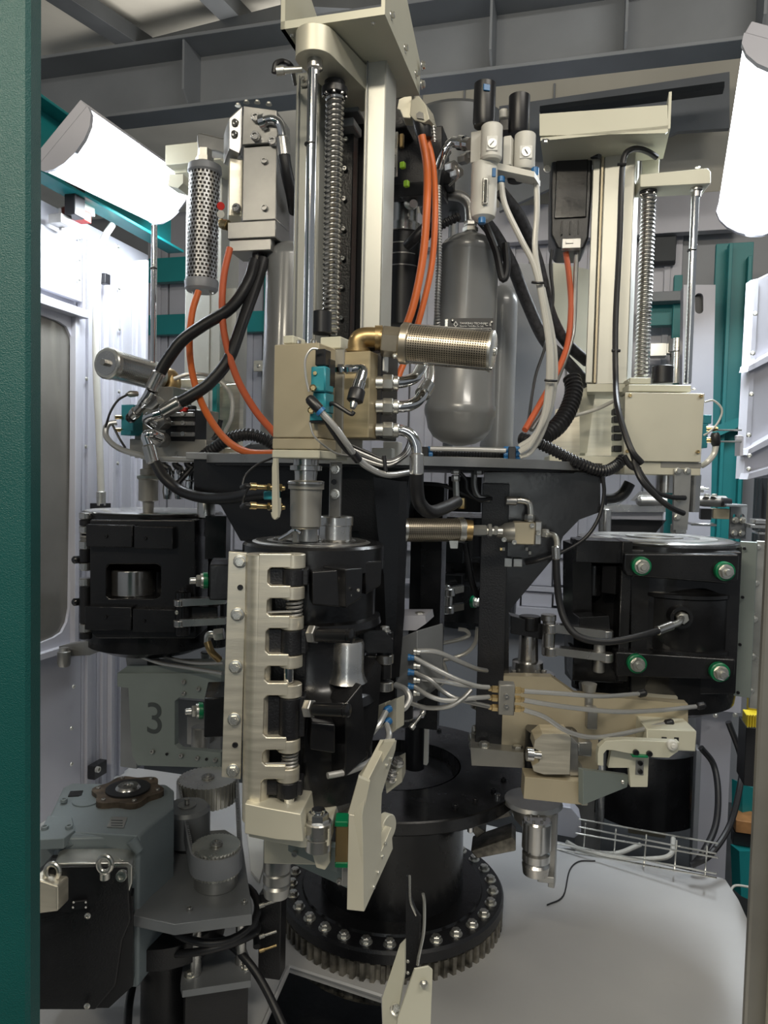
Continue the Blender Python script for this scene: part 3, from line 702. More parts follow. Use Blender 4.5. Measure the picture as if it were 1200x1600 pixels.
# right mould -----------------------------------------------------------------
t = thing('mould_unit', 'wide black mould at the right with four green ringed bolts and a hose', 'mould', P(1025, 1090, 1.85))
Yr = 1.90; yr = -6
g = G(); g.vl(1022, Yr, [(842, 120), (845, 124), (880, 124), (883, 121), (1066, 121), (1080, 119), (1090, 100)], 64); obj('shell', g, BLACK, t)
g = G(); g.vl(1022, Yr, [(839, 112), (841, 116), (842.5, 116)], 56); tp = obj('top_disc', g, STEEL, t)
c = P(1022, 838.5, Yr); g = G(); g.ring(c, c-Z*.004, .15, .11, 48); g.ring(c+Z*.002, c-Z*.004, .07, .05, 48); obj('disc_ring', g, STEELD, tp)
g = G(); g.pp([(895, 850), (925, 845), (925, 1085), (898, 1070), (895, 960)], 1.78, .1, 0); g.vc(911, 1052, 1074, 1.8, 18)
g.pbox(900, 845, 975, 880, 1.72, .1, yr); g.pbox(895, 1020, 975, 1066, 1.72, .1, yr); g.pbox(968, 846, 985, 1065, 1.70, .12, yr); obj('left_flank', g, BLACK, t, bev=.004)
g = G(); g.vc(928, 882, 930, 1.80, 12); g.pbox(940, 884, 962, 928, 1.73, .05, -40); obj('recess_rib', g, BLACK, t)
g = G(); g.pp([(975, 864), (1156, 866), (1154, 908), (1130, 912), (980, 900), (973, 890)], 1.665, .06, yr); obj('pad', g, BLACK, t, bev=.005)
g = G(); g.pp([(962, 1018), (1150, 1030), (1148, 1058), (1130, 1062), (962, 1056)], 1.665, .06, yr); obj('pad', g, BLACK, t, bev=.005)
g = G(); g.pp([(985, 858), (1160, 862), (1150, 1085), (985, 1088)], 1.71, .1, yr); obj('front_block', g, BLACK, t, bev=.004)
g = G(); g.vl(1058, 1.80, [(908, 60), (918, 74), (926, 80), (1000, 80), (1010, 76), (1022, 62)], 48); obj('inner_barrel', g, BLACK, t)
g = G(); g.vl(1058, 1.80, [(917, 78), (919, 83), (924, 83), (926, 78)], 48); obj('barrel_ridge', g, BLACK, t)
g = G(); g.vl(1058, 1.80, [(1000, 78), (1002, 83), (1006, 83), (1008, 78)], 48); obj('barrel_ridge', g, BLACK, t)
pcs = [(1001, 884), (1131, 892), (994, 1036), (1123, 1049)]
C = P(1060, 960, 1.66); u_, v_ = ax(yr)
for x, y in pcs:
    p = onpl(x, y, C, yr); k = .0165
    g = G(); g.lathe(p+v_*.004, p-v_*.012, [(0, k*1.3), (.9, k*1.3), (1, k*1.15)], 28); b = obj('green_ring', g, GREEN, t)
    g = G(); g.lathe(p-v_*.012, p-v_*.016, [(0, k), (1, k)], 24); g.hex(p-v_*.016, p-v_*.026, k*.9); g.cyl(p-v_*.026, p-v_*.034, k*.45, 14); obj('clamp_bolt', g, ZINC, b)
p = onpl(1065, 965, C, yr)
g = G(); g.ring(p+v_*.05, p-v_*.002, .025, .017, 32); obj('port_ring', g, BLACK, t)
g = G(); g.hex(p+v_*.03, p-v_*.012, .014); g.lathe(p-v_*.012, p-v_*.020, [(0, .009), (1, .009)], 16); obj('hose_port', g, ZINC, t)
# right side strips
g = G(); g.pbox(1151, 846, 1178, 1090, 1.76, .012, -30); s1 = obj('hinge_strip', g, GREYG, t)
g = G(); g.pbox(1176, 845, 1190, 1108, 1.775, .014, -20); s2 = obj('hinge_strip', g, ZINC, t)
for x, y in ((1160, 857), (1157, 933), (1153, 1007), (1150, 1082)): screw('socket', P(x+3, y, 1.755), (-.4, -1, 0), .004, PLASB, s1, 'hole')
for x, y in ((1184, 855), (1181, 912), (1179, 968), (1176, 1026), (1173, 1080)): screw('hex', P(x, y, 1.772), (-.3, -1, 0), .006, ZINC, s2)
# hinge links at the left of the right mould
t = thing('toggle_link_pair', 'steel toggle links joining a vertical shaft to the right mould', 'linkage', P(900, 1040, 1.75))
for y, h in ((980, 13), (1016, 12)):
    g = G(); g.pp([(858, y-5), (948, y+6), (948, y+6+h), (858, y+h-5)], 1.68, .035, 0); g.vc(947, y+4, y+6+h, 1.695, 11); g.vc(860, y-6, y+h-4, 1.695, 12); obj('link', g, STEEL, t, bev=.002)
g = G(); g.vc(857, 968, 1024, 1.70, 10); g.vc(857, 960, 970, 1.70, 12); obj('link_pin', g, STEEL, t)
g = G(); g.vc(937, 966, 1050, 1.715, 9); obj('link_pin', g, STEELD, t)
g = G(); g.pp([(798, 962), (848, 975), (848, 1000), (832, 996), (798, 990)], 1.72, .05, 0); g.vc(828, 962, 984, 1.74, 17); g.pp([(905, 965), (952, 962), (955, 1000), (945, 1008), (905, 990)], 1.70, .06, 0); obj('crank', g, BLACK, t, bev=.002)
t = thing('toggle_shaft', 'polished vertical shaft on a flanged foot left of the right mould', 'shaft', P(828, 1060, 1.75))
g = G(); g.vl(826, 1.75, [(962, 15), (964, 17), (984, 17), (985, 14), (1032, 16), (1034, 16)], 32); obj('shaft', g, STEEL, t)
g = G(); g.vl(824, 1.75, [(1032, 20), (1033, 24), (1050, 25), (1051, 42), (1057, 44), (1059, 42)], 40); f_ = obj('flange_foot', g, STEEL, t)
for x in (802, 850, 836): screw('socket', P(x, 1051, 1.72), Z, .006, STEELD, f_)

# left mould ------------------------------------------------------------------
t = thing('mould_unit', 'squat black mould at the left with a shiny steel core showing through a window', 'mould', P(240, 1015, 2.1))
Yl = 2.1
g = G(); g.vl(240, Yl, [(799, 104), (802, 106), (832, 106), (834, 98), (870, 98), (872, 90), (884, 72), (885, 70), (928, 72), (940, 90), (944, 98), (1000, 98), (1012, 70)], 64); obj('shell', g, BLACK, t)
g = G(); g.vl(240, Yl, [(797, 98), (798, 101), (800, 101)], 56); tp = obj('top_disc', g, STEEL, t)
g = G(); g.pp([(140, 812), (305, 812), (305, 998), (150, 998), (140, 985)], 1.90, .14, 0, [rrect(166, 882, 251, 935, 8)], at=(225, 900)); obj('front_block', g, BLACK, t, bev=.004)
g = G(); g.vc(208, 888, 928, 1.975, 36, 48); obj('steel_core', g, STEEL, t, bev=.006)
for (x0, y0, x1, y1) in ((134, 820, 207, 855), (209, 823, 270, 858), (132, 948, 205, 985), (207, 952, 290, 988)):
    g = G(); g.pbox(x0, y0, x1, y1, 1.875, .12, 0); obj('pad', g, BLACK, t, bev=.006)
for x, y in ((166, 838), (227, 841), (165, 964), (225, 970)): screw('socket', P(x, y, 1.873), (0, -1, 0), .004, PLASB, t)
for y in (876, 942):
    g = G(); g.pl((150, y-4, 2.0), (114, y-1, 1.94), [(0, 7), (.3, 7), (.32, 6), (.95, 6), (1, 4)]); obj('stop_pin', g, BLACK, t)
for i, (a, b) in enumerate(((801, 811), (822, 833), (845, 858), (879, 891), (903, 915), (974, 987))):
    g = G(); g.vc(134, a, b, 1.95, 10); obj('hinge_knuckle', g, STEEL, t)
for (a, b) in ((812, 821), (858, 878), (916, 973), (988, 998)):
    g = G(); g.vc(134, a, b, 1.95, 9.5); obj('mating_knuckle', g, BLACKP, t)
g = G(); g.spring(P(134, 835, 1.95), P(134, 844, 1.95), .013, .0025, 3); obj('hinge_spring', g, STEELD, t)
g = G(); g.pbox(320, 806, 353, 874, 1.90, .06, 0); g.vc(340, 806, 1010, 2.0, 15); obj('right_flank', g, BLACK, t, bev=.003)
t = thing('toggle_link_pair', 'pair of flat steel links clasping the right side of the left mould', 'linkage', P(310, 980, 1.9))
for y in (936, 968):
    g = G(); g.pp([(280, y), (352, y-2), (352, y+8), (280, y+12)], 1.85, .03, 0); g.vc(282, y, y+11, 1.865, 11); obj('link', g, STEEL, t, bev=.002)
g = G(); g.vc(286, 924, 992, 1.875, 12); g.pbox(282, 948, 340, 968, 1.88, .03, 0); obj('link_hub', g, BLACK, t)
screw('hex', P(286, 924, 1.87), Z, .008, PLASB, t); screw('button', P(277, 957, 1.86), (0, -1, 0), .006, ZINC, t)
# below left mould: neck, numbered plate
g = G(); g.vl(227, 2.1, [(1012, 26), (1030, 24)], 32); g.vc(325, 1018, 1060, 2.1, 12); single('mould_neck', g, STEEL, 'short steel neck between the left mould and the plate numbered 3', 'shaft')
t = thing('station_plate', 'grey green machine plate marked with a large figure 3', 'plate', P(270, 1200, 1.95))
g = G(); Cs = (265, 1130)
g.pp([(183, 1052), (345, 1052), (350, 1095), (280, 1090), (273, 1096), (273, 1164), (280, 1170), (345, 1176), (345, 1200), (215, 1196), (206, 1180), (200, 1075), (183, 1073)], 1.95, .02, -15, at=Cs); obj('plate', g, GREYG, t, bev=.001)
g = G(); g.pp([(183, 1052), (345, 1052), (340, 1040), (200, 1040)], 1.96, .08, -15, at=Cs); obj('top_block', g, GREYG, t)
pscrews('socket', [(288, 1065), (311, 1076), (340, 1079), (288, 1083), (239, 1174), (284, 1180), (309, 1184), (337, 1187)], 1.949, -15, 3.6, STEELD, t, at=Cs)
pscrews('socket', [(326, 1078), (261, 1178), (323, 1186)], 1.949, -15, 2.2, PLASB, t, 'hole', at=Cs)
Cc = P(*Cs, 1.949); p = onpl(226, 1144, Cc, RA); text('number', '3', p, UR, Z, 72*sc(1.95), DARKP, t)
g = G(); g.pbox(188, 1072, 214, 1200, 2.05, .06, -15); g.pbox(278, 1096, 345, 1170, 2.15, .04, -15); obj('rear_web', g, GREYN, t)
g = G(); g.vc(313, 1135, 1168, 2.05, 14); g.pbox(292, 1120, 322, 1165, 2.1, .05, -15); obj('clevis', g, STEELD, t)
g = G(); g.pp([(196, 1024), (230, 1030), (230, 1052), (200, 1052)], 2.0, .06, -15); obj('tube_block', g, STEELD, t)
t = thing('stop_buffer_bracket', 'grey arm with a round buffer under the left mould', 'bracket', P(110, 1040, 2.0))
g = G(); g.pp([(92, 1010), (140, 1002), (165, 1004), (160, 1016), (140, 1024), (95, 1026)], 2.0, .05, -15); obj('arm', g, STEELD, t)
g = G(); g.vl(100, 1.99, [(1012, 7), (1017, 8), (1018, 10), (1036, 10), (1041, 8)], 20); obj('buffer', g, STEELD, t)

# far mould behind the centre -----------------------------------------------
t = thing('mould_unit', 'dark mould half hidden behind the centre between the two black uprights', 'mould', P(720, 975, 2.7))
g = G(); g.vl(735, 2.7, [(805, 76), (825, 76), (828, 70), (862, 70), (864, 74), (870, 74), (872, 68), (900, 66), (906, 74), (912, 74), (960, 72), (972, 60)], 48); obj('shell', g, BLACK, t)
g = G(); g.pbox(684, 898, 722, 912, 2.48, .06); g.pbox(690, 840, 724, 880, 2.5, .06); obj('pad', g, BLACK, t)
green_bolt(738, 940, 2.52, (.8, -.6, 0), .018, t)
t = thing('toggle_link_pair', 'small stack of steel links on the half hidden far mould', 'linkage', P(700, 960, 2.4))
for y0, y1, r in ((919, 931, 13), (947, 958, 12)):
    g = G(); g.vc(698, y0, y1, 2.42, r); g.pp([(700, y0), (725, y0-4), (725, y0+6), (700, y1)], 2.42, .03, 0); obj('link', g, STEEL, t)
g = G(); g.vc(698, 931, 947, 2.42, 9); g.pbox(682, 932, 704, 946, 2.41, .03); g.vc(698, 914, 920, 2.42, 6); obj('link_pin', g, STEEL, t)
# ================================================================== FRONT MAST
def rail_screws(pts, Y, par, m=STEEL, r=3.6):
    for x, y in pts: screw('socket', P(x, y, Y), -VR, r*sc(Y), m, par)
zc = P(597, 27, 1.15).z; c0 = onpl(441, 40, P(597, 27, 1.15), RA); c0.z = zc; wc = (onpl(597, 27, P(597, 27, 1.15), RA)-c0).xy.length
def cp(u, v, z=0): return c0 + UR*u + VR*v + Z*z
t = thing('front_mast', 'tall pale double rail mast with a ball screw in front of the centre', 'mast', P(530, 560, 1.3))
g = G(); g.prism([cp(0, 0), cp(wc, 0), cp(wc, .235), cp(0, .235)], Z*.007); cap = obj('cap_plate', g, CREAM, t)
g = G(); g.prism([cp(0, -.006), cp(wc, -.006), cp(wc, 0), cp(0, 0)], Z*.012); obj('front_lip', g, CREAM, cap)
g = G(); g.prism([cp(wc, -.006, 0), cp(wc, .235, 0), cp(wc, .235, .055), cp(wc, -.006, .16)], UR*.006); obj('side_plate', g, CREAM, cap)
g = G(); g.prism([cp(0, -.006, 0), cp(0, .235, 0), cp(0, .235, .055), cp(0, -.006, .16)], UR*.007); obj('side_plate', g, CREAM, cap)
for v, z in ((.03, .0), (.12, 0), (.2, 0)): screw('hex', cp(wc+.006, v, .02), UR, .005, ZINC, cap)
for u in (.012, .145): screw('button', cp(u, .012, 0), -Z, .004, ZINC, cap)
screw('hex', cp(wc+.012, .222, .045), UR, .006, ZINC, cap); screw('hex', cp(wc+.012, .222, .012), UR, .006, ZINC, cap)
g = G(); p = cp(.085, .12, .007); g.cyl(p, p+Z*.05, .03, 28); g.cyl(p+Z*.05, p+Z*.07, .022, 28); obj('belt_pulley', g, PLASB, cap)
g = G(); g.pbox(497, 62, 552, 85, 1.28, .05); obj('bearing_plate', g, STEELD, cap)
g = G(); g.pbox(459, 112, 497, 555, 1.32, .07); obj('left_rail', g, PROF, t, bev=.002)
g = G(); g.pbox(566, 56, 599, 560, 1.27, .07); obj('right_column', g, PROF, t, bev=.002)
g = G(); g.pbox(569, 60, 570.5, 558, 1.268, .002); g.pbox(463, 118, 464.5, 550, 1.318, .002); obj('edge_groove', g, GREYN, t)
g = G(); g.pbox(492, 60, 572, 640, 1.41, .02); obj('back_plate', g, PLASB, t)
g = G(); g.pbox(519, 200, 549, 560, 1.36, .03); r_ = obj('guide_rail', g, BLACKP, t)
rail_screws([(541, 218), (539, 264), (538, 311), (537, 358), (536, 404), (534, 449), (533, 497)], 1.355, r_)
g = G(); g.pbox(503, 185, 552, 198, 1.33, .05); g.pbox(505, 160, 560, 176, 1.34, .05); obj('rail_clamp', g, GREYN, t)
g = G(); g.vc(553, 84, 96, 1.30, 11); obj('ribbed_collar', g, IVORY, t)
g = G(); g.pbox(470, 118, 486, 134, 1.315, .004); obj('small_plate', g, ZINC, t)
for x, y in ((474, 123), (482, 129)): screw('socket', P(x, y, 1.312), -VR, .0035, STEEL, t)
# ball screw: core plus thread
def ballscrew(par, px, y0, y1, Y, r, pitch, m=STEEL):
    A_, B_ = P(px, y0, Y), P(px, y1, Y); mid = (A_+B_)/2; A_ = Vector((mid.x, mid.y, A_.z)); B_ = Vector((mid.x, mid.y, B_.z))
    g = G(); g.cyl(A_, B_, r*.78*sc(Y), 18); s = obj('screw_core', g, STEELD, par)
    g = G(); n = (y1-y0)/pitch; g.spring(A_, B_, r*.86*sc(Y), r*.20*sc(Y), n, n=5); obj('screw_thread', g, m, s)
ballscrew(t, 520, 148, 520, 1.24, 14, 8)
g = G(); g.vc(523, 138, 150, 1.24, 20); g.vc(523, 128, 138, 1.24, 16); nb_ = obj('screw_bearing', g, PLASB, t)
for a in range(0, 360, 45): screw('socket', P(523, 150, 1.24)+Vector((math.cos(math.radians(a)), math.sin(math.radians(a)), 0))*.018, -Z, .003, STEEL, nb_)
# link arm with chrome rod
t = thing('cylinder_top_arm', 'rounded pale arm carrying the chrome rod at the top of the front mast', 'arm', P(490, 110, 1.2))
c = P(493, 72, 1.19); e = c + VR*.17 + UR*.035; w = .031; d = (e-c).normalized(); n_ = Vector((-d.y, d.x, 0))
prof = [c + (-d*math.cos(a)+n_*math.sin(a))*w for a in [math.pi*i/12-math.pi/2 for i in range(13)]] 
g = G(); g.prism([p+Z*.018 for p in prof]+[e+n_*w+Z*.018, e-n_*w+Z*.018], -Z*.040); obj('arm', g, GREYG if False else ALUC, t, bev=.001)
g = G(); g.vl(492, 1.19, [(92, 12), (108, 12), (110, 7), (118, 7)], 20); obj('rod_clamp', g, STEEL, t)
t = thing('guide_rod', 'slim chrome rod running down in front of the ball screw', 'rod', P(487, 530, 1.19))
g = G(); g.vc(485, 108, 556, 1.19, 8); obj('rod', g, CHROME, t)
g = G(); g.vc(485, 224, 227, 1.19, 9.4); obj('seal_ring', g, PLASB, t)
t = thing('air_fitting', 'small air fitting with a black elbow at the top left of the front mast', 'fitting', P(440, 110, 1.2))
g = G(); g.pl((432, 111, 1.19), (472, 108, 1.19), [(0, 7), (.3, 7), (.32, 5), (1, 4)]); obj('nipple', g, ZINC, t)
g = G(); g.pt([(428, 114, 1.19), (431, 100, 1.19), (442, 96, 1.2), (455, 104, 1.21), (461, 130, 1.3)], 4); obj('black_elbow', g, RUBBER, t)

# valve blocks in front
t = thing('blow_valve_block', 'large tan block at the foot of the front mast with a pale base', 'block', P(465, 715, 1.15))
g = G(); g.pbox(427, 537, 497, 684, 1.12, .10, -22); obj('block', g, TAN, t)
g = G(); g.pbox(425, 685, 499, 702, 1.12, .10, -22); obj('base_plate', g, TAN, t)
g = G(); g.pbox(424.5, 703, 499, 716, 1.12, .10, -22); obj('base_plate', g, CREAM, t)
g = G(); g.pbox(500, 526, 532, 545, 1.18, .07, -22); obj('top_block', g, CREAM, t)
g = G(); g.pbox(500, 546, 536, 712, 1.16, .08, -22); obj('rear_block', g, GREYG if False else VALVE, t)
g = G(); g.pbox(442, 524, 458, 537, 1.14, .04, -22); obj('top_lug', g, CREAM, t)
g = G(); g.vc(503, 487, 522, 1.22, 15); obj('rubber_buffer', g, PLASB, t)
for x in (466, 490): screw('socket', P(x, 537, 1.15), Z, .005, STEEL, t)
t = thing('exhaust_valve_block', 'golden brown block to the right of the large tan block', 'block', P(560, 685, 1.17))
g = G(); g.pbox(530, 549, 577, 684, 1.15, .08, -22); obj('block', g, GOLD, t)
g = G(); g.pbox(578, 550, 596, 686, 1.17, .07, -22); g.pbox(560, 540, 592, 549, 1.2, .03, -22); obj('side_plate', g, PLASB, t)
g = G(); g.pbox(590, 555, 600, 580, 1.17, .02, -22); obj('white_tag', g, WHITE, t)
# brass elbow and mesh muffler
t = thing('exhaust_muffler', 'long horizontal mesh muffler on a bronze elbow in front of the grey vessel', 'muffler', P(560, 549, 1.16))
g = G(); g.pt([(559, 552, 1.17), (559, 538, 1.17), (563, 530, 1.17), (575, 527, 1.17), (600, 528, 1.165)], 15.5, n=20); g.pl((559, 551, 1.17), (559, 546, 1.17), [(0, 19), (1, 19)]); g.pl((586, 528, 1.17), (598, 528, 1.17), [(0, 19), (1, 19)], 24); obj('elbow', g, BRASSD, t)
mA, mB = (640, 538, 1.155), (768, 549, 1.12)
g = G(); a_, b_ = P(597, 533, 1.16), P(628, 536, 1.158); g.hex(a_, b_, .0235); g.pl((626, 536, 1.158), (640, 537.5, 1.155), [(0, 29), (.2, 32), (.9, 32), (1, 31)], 32); obj('hex_bush', g, MESH, t)
g = G(); A_, B_ = P(*mA), P(*mB); rr = 29.5*sc(1.14); g.perf(A_, B_, rr, 52, 34, .55); obj('mesh_sleeve', g, MESH, t, norm=False, kind='stuff')
g = G(); g.cyl(A_, B_, rr*.93, 32); obj('filter_core', g, MESHC, t)
g = G(); w_ = (B_-A_).normalized(); g.lathe(B_-w_*.002, B_+w_*.004, [(0, rr*1.06), (.6, rr*1.06), (1, rr*.9)], 36); g.cyl(B_+w_*.003, B_+w_*.008, .006); obj('end_cap', g, ZINC, t)
for s_ in (-1, 1):
    q = Vector((0, -.4, s_)).normalized()*rr*1.02; g = G(); g.cyl(A_+q-w_*.006, B_+q, .002, 8); obj('tie_wire', g, STEEL, t)
screw('button', P(617, 556, 1.14), (0, -1, 0), .004, ZINC, t)
# hydraulic elbows with hex nuts
def nutset(par, x, y, Y, dx=1, r=13, m=ZINC):
    g = G(); g.pl((x-20*dx, y, Y), (x-9*dx, y, Y), [(0, r*.8), (1, r*.8)], 20); g.pl((x+8*dx, y+.5, Y), (x+16*dx, y+.8, Y), [(0, r*.85), (.8, r*.85), (1, r*.75)], 20); obj('collar', g, ZINC, par)
    g = G(); g.hex(P(x-9*dx, y, Y), P(x+7*dx, y+.4, Y), r*sc(Y)); obj('union_nut', g, m, par)
t = thing('bent_pipe_fitting', 'uppermost of three bent chrome pipes right of the golden block', 'pipe', P(607, 597, 1.17))
nutset(t, 607, 598, 1.17); g = G(); g.pt([(612, 598, 1.17), (630, 597, 1.175), (648, 590, 1.185), (656, 578, 1.20), (661, 566, 1.22), (663, 552, 1.24)], 8.8, n=16); obj('pipe', g, CHROME, t)
t = thing('bent_pipe_fitting', 'middle one of three bent chrome pipes right of the golden block', 'pipe', P(607, 634, 1.17))
nutset(t, 607, 635, 1.17); g = G(); g.pt([(612, 635, 1.17), (634, 635, 1.17), (652, 627, 1.18), (662, 613, 1.19), (670, 596, 1.22), (671, 570, 1.26)], 8.8, n=16); obj('pipe', g, CHROME, t)
g = G(); g.pl((660, 616, 1.19), (668, 602, 1.21), [(0, 12), (1, 12)], 20); obj('collar', g, STEEL, t)
t = thing('bent_pipe_fitting', 'lowest chrome pipe beside the golden block, turning down into a thick black hose', 'pipe', P(607, 672, 1.17))
nutset(t, 607, 672, 1.17); g = G(); g.pt([(612, 672, 1.17), (630, 673, 1.17), (643, 681, 1.17), (650, 696, 1.17), (651, 712, 1.17)], 8.8, n=16); obj('pipe', g, CHROME, t)
g = G(); g.pl((651, 708, 1.17), (651, 742, 1.17), [(0, 9), (.06, 11), (.95, 11.5), (1, 10)], 24); obj('ferrule', g, STEEL, t)
g = G(); g.pt([(651, 736, 1.17), (651, 765, 1.18), (656, 787, 1.2), (672, 800, 1.25), (694, 794, 1.32), (714, 784, 1.38)], 11, 1.2, n=16); obj('hose', g, RUBBER, t)
# pneumatic quick coupling in front of gold block
t = thing('quick_coupling', 'chrome elbow coupling with a black sleeve on the golden block', 'fitting', P(545, 575, 1.13))
g = G(); g.hex(P(526, 577, 1.13), P(538, 577, 1.125), .0075); g.hex(P(540, 577, 1.125), P(552, 577, 1.12), .007); g.pl((520, 577, 1.13), (555, 576, 1.12), [(0, 5), (1, 5)]); obj('union_nut', g, CHROME, t)
g = G(); g.pt([(552, 577, 1.12), (566, 576, 1.115), (567, 586, 1.11), (561, 604, 1.10)], 7, n=16); g.pl((566, 582, 1.11), (558, 610, 1.10), [(0, 8), (.5, 9), (.55, 10.5), (1, 10.5)], 20); obj('elbow', g, CHROME, t)
g = G(); g.pl((558.5, 609, 1.10), (554, 628, 1.095), [(0, 12), (.1, 13), (.9, 13), (1, 10)], 24); obj('black_sleeve', g, PLASB, t)
g = G(); g.pl((554, 626, 1.095), (551, 638, 1.09), [(0, 6), (.5, 6), (1, 4)]); obj('tip', g, STEEL, t)
g = G(); g.pt([(553, 643, 1.09), (549, 647, 1.09), (537, 640, 1.095), (522, 631, 1.10), (514, 633, 1.11), (508, 645, 1.12)], 3.4, n=10); obj('cable', g, RUBBER, t)
# teal pilot valve
t = thing('pilot_valve', 'teal pilot valve with brass screws on the tan block', 'valve', P(497, 656, 1.09))
g = G(); g.pbox(485, 572, 508, 612, 1.09, .03, -22); g.pbox(488, 612, 508, 645, 1.095, .03, -22); g.pbox(483, 644, 506, 658, 1.09, .03, -22); obj('body', g, TEALS, t, bev=.001)
g = G(); g.pbox(492, 545, 508, 571, 1.09, .02, -22); g.pbox(483, 657, 506, 661, 1.09, .03, -22); g.pbox(508, 560, 515, 604, 1.10, .02, -22); obj('connector', g, PLASB, t)
for x, y in ((489, 606), (486, 641)):
    g = G(); g.pl((x, y, 1.09), (x, y, 1.075), [(0, 5.5), (.5, 5.5), (.6, 4), (1, 3.5)], 14); obj('brass_screw', g, BRASS, t)
g = G(); g.cyl(P(492, 583, 1.09), P(492, 583, 1.088), .003); obj('screw_head', g, BRASS, t)
g = G(); g.pt([(497, 545, 1.08), (486, 546, 1.08), (477, 562, 1.08), (478, 590, 1.08), (483, 612, 1.08)], 1.9); obj('lead', g, TUBE, t)
g = G(); g.pt([(484, 660, 1.08), (490, 680, 1.08), (505, 695, 1.09), (525, 708, 1.12), (545, 712, 1.15)], 1.6); obj('lead', g, TUBE, t)
t = thing('air_hose_bundle', 'silver grey air tube with a black end sleeve looping below the teal pilot valve', 'tube', P(500, 640, 1.07))
g = G(); g.pl((482, 621, 1.07), (501, 642, 1.065), [(0, 6), (.15, 8.5), (.85, 8.5), (1, 7)], 20); obj('black_sleeve', g, PLASB, t)
g = G(); g.pl((499, 641, 1.065), (503, 645, 1.065), [(0, 8.5), (1, 8.5)], 20); obj('blue_ring', g, BLUE, t)
g = G(); g.pt([(502, 644, 1.065), (522, 666, 1.07), (541, 692, 1.08), (555, 712, 1.10), (575, 730, 1.12), (605, 742, 1.15), (640, 738, 1.2)], 5.2, 1.1, n=14); obj('tube', g, TUBE, t)
g = G(); g.pt([(505, 650, 1.075), (520, 675, 1.08), (538, 700, 1.09), (556, 716, 1.10)], 4, 1.1); obj('second_tube', g, RUBBER, t)
for x, y in ((555, 714),):
    g = G(); g.pl((x-4, y-6, 1.095), (x+5, y+5, 1.105), [(0, 7), (1, 7)], 14); obj('cable_tie', g, PLASB, t)
t = thing('cable_loop', 'bundle of thin dark and silver cables sagging under the golden block', 'cable', P(600, 725, 1.2))
for i, (dy, m) in enumerate(((0, TUBE), (4, RUBBER), (8, TUBE), (-5, RUBBER), (12, RUBBER))):
    g = G(); g.pt([(548, 700+dy, 1.15), (575, 712+dy, 1.15), (605, 722+dy*.6, 1.15), (628, 712+dy*.4, 1.16), (640, 690+dy, 1.2), (634, 668, 1.25)], 2.4, 1.2, n=8); obj('cable', g, m, t)
g = G(); g.pl((600, 712, 1.145), (603, 738, 1.145), [(0, 3), (1, 3)]); obj('cable_tie', g, PLASB, t)
g = G(); g.pbox(580, 700, 612, 720, 1.25, .04); g.pbox(598, 690, 622, 718, 1.27, .03); single('junction_box', g, IVORY, 'small pale box behind the sagging cable bundle', 'box')
# nozzle cylinder under block
t = thing('blow_nozzle', 'stepped steel nozzle cylinder hanging below the tan block', 'nozzle', P(478, 825, 1.17))
g = G(); g.vl(478, 1.17, [(716, 19), (717, 20), (727, 20), (728, 25), (735, 25), (736, 18), (752, 17)], 36); obj('upper_collar', g, STEEL, t)
g = G(); g.vl(478, 1.17, [(751, 25), (752, 28), (764, 28), (765, 25), (822, 24), (823, 22), (826, 21)], 36); obj('lower_barrel', g, VALVE, t)
g = G(); g.vc(478, 752, 757, 1.165, 28.5, 36); obj('bright_ring', g, STEEL, t)
g = G(); g.vl(480, 1.2, [(822, 16), (845, 17)], 28); g.pbox(457, 822, 466, 848, 1.18, .01); obj('tip', g, STEELD, t)
g = G(); g.pt([(438, 842, 1.2), (452, 834, 1.19), (462, 828, 1.18), (470, 832, 1.18)], 4); obj('air_tube', g, CHROME, t)
t = thing('sensor_bracket', 'pale rounded strip bracket holding two brass sensors left of the nozzle', 'bracket', P(432, 812, 1.12))
g = G(); g.pp([(427, 716), (432, 716), (434, 795), (434, 808), (429, 812), (425, 806), (425, 730)], 1.09, .006, -22); obj('strip', g, ALUC, t)
g = G(); g.pt([(425, 800, 1.10), (428, 809, 1.10), (434, 808, 1.10), (437, 798, 1.10), (437, 778, 1.10)], 2.2); obj('hook', g, ALUC, t)
for y in (760, 790):
    g = G(); g.pl((390, y, 1.10), (445, y+3, 1.12), [(0, 5), (.02, 6), (.18, 6), (.2, 4), (.95, 4), (1, 3.4)], 16); s_ = obj('sensor', g, BRASS, t)
    g = G(); g.hex(P(418, y+1.5, 1.11), P(423, y+1.6, 1.11), .006); g.hex(P(436, y+2, 1.115), P(441, y+2.3, 1.115), .006); obj('lock_nut', g, BRASS, s_)
    g = G(); g.pt([(391, y, 1.10), (384, y-1, 1.10), (378, y+2, 1.11)], 4); obj('cable_boot', g, PLASB, s_)
g = G(); g.pt([(378, 760, 1.11), (384, 742, 1.12), (402, 726, 1.14), (425, 716, 1.16)], 1.8); obj('cable', g, RUBBER, t)
g = G(); g.pt([(378, 792, 1.11), (382, 775, 1.12), (388, 762, 1.12)], 1.8); obj('cable', g, RUBBER, t)
g = G(); g.pbox(411, 768, 432, 781, 1.12, .015); g2 = obj('teal_tag', g, TEALS, t)
# perforated strap and bearing behind nozzle
t = thing('guide_strap', 'steel strap with two hex bolts hanging right of the nozzle', 'strap', P(521, 810, 1.22))
g = G(); g.pbox(514, 722, 532, 808, 1.22, .008, -15); obj('strap', g, STEELD, t)
for y in (733, 772): screw('hex', P(523, y, 1.218), (-.1, -1, 0), .0065, ZINC, t)
screw('socket', P(522, 753, 1.219), (-.1, -1, 0), .0045, PLASB, t, 'hole')
g = G(); g.vl(524, 1.25, [(806, 26), (808, 28), (820, 28), (821, 26), (842, 26), (848, 22)], 36); single('guide_roller', g, STEEL, 'bright steel roller standing on top of the front mould', 'roller')

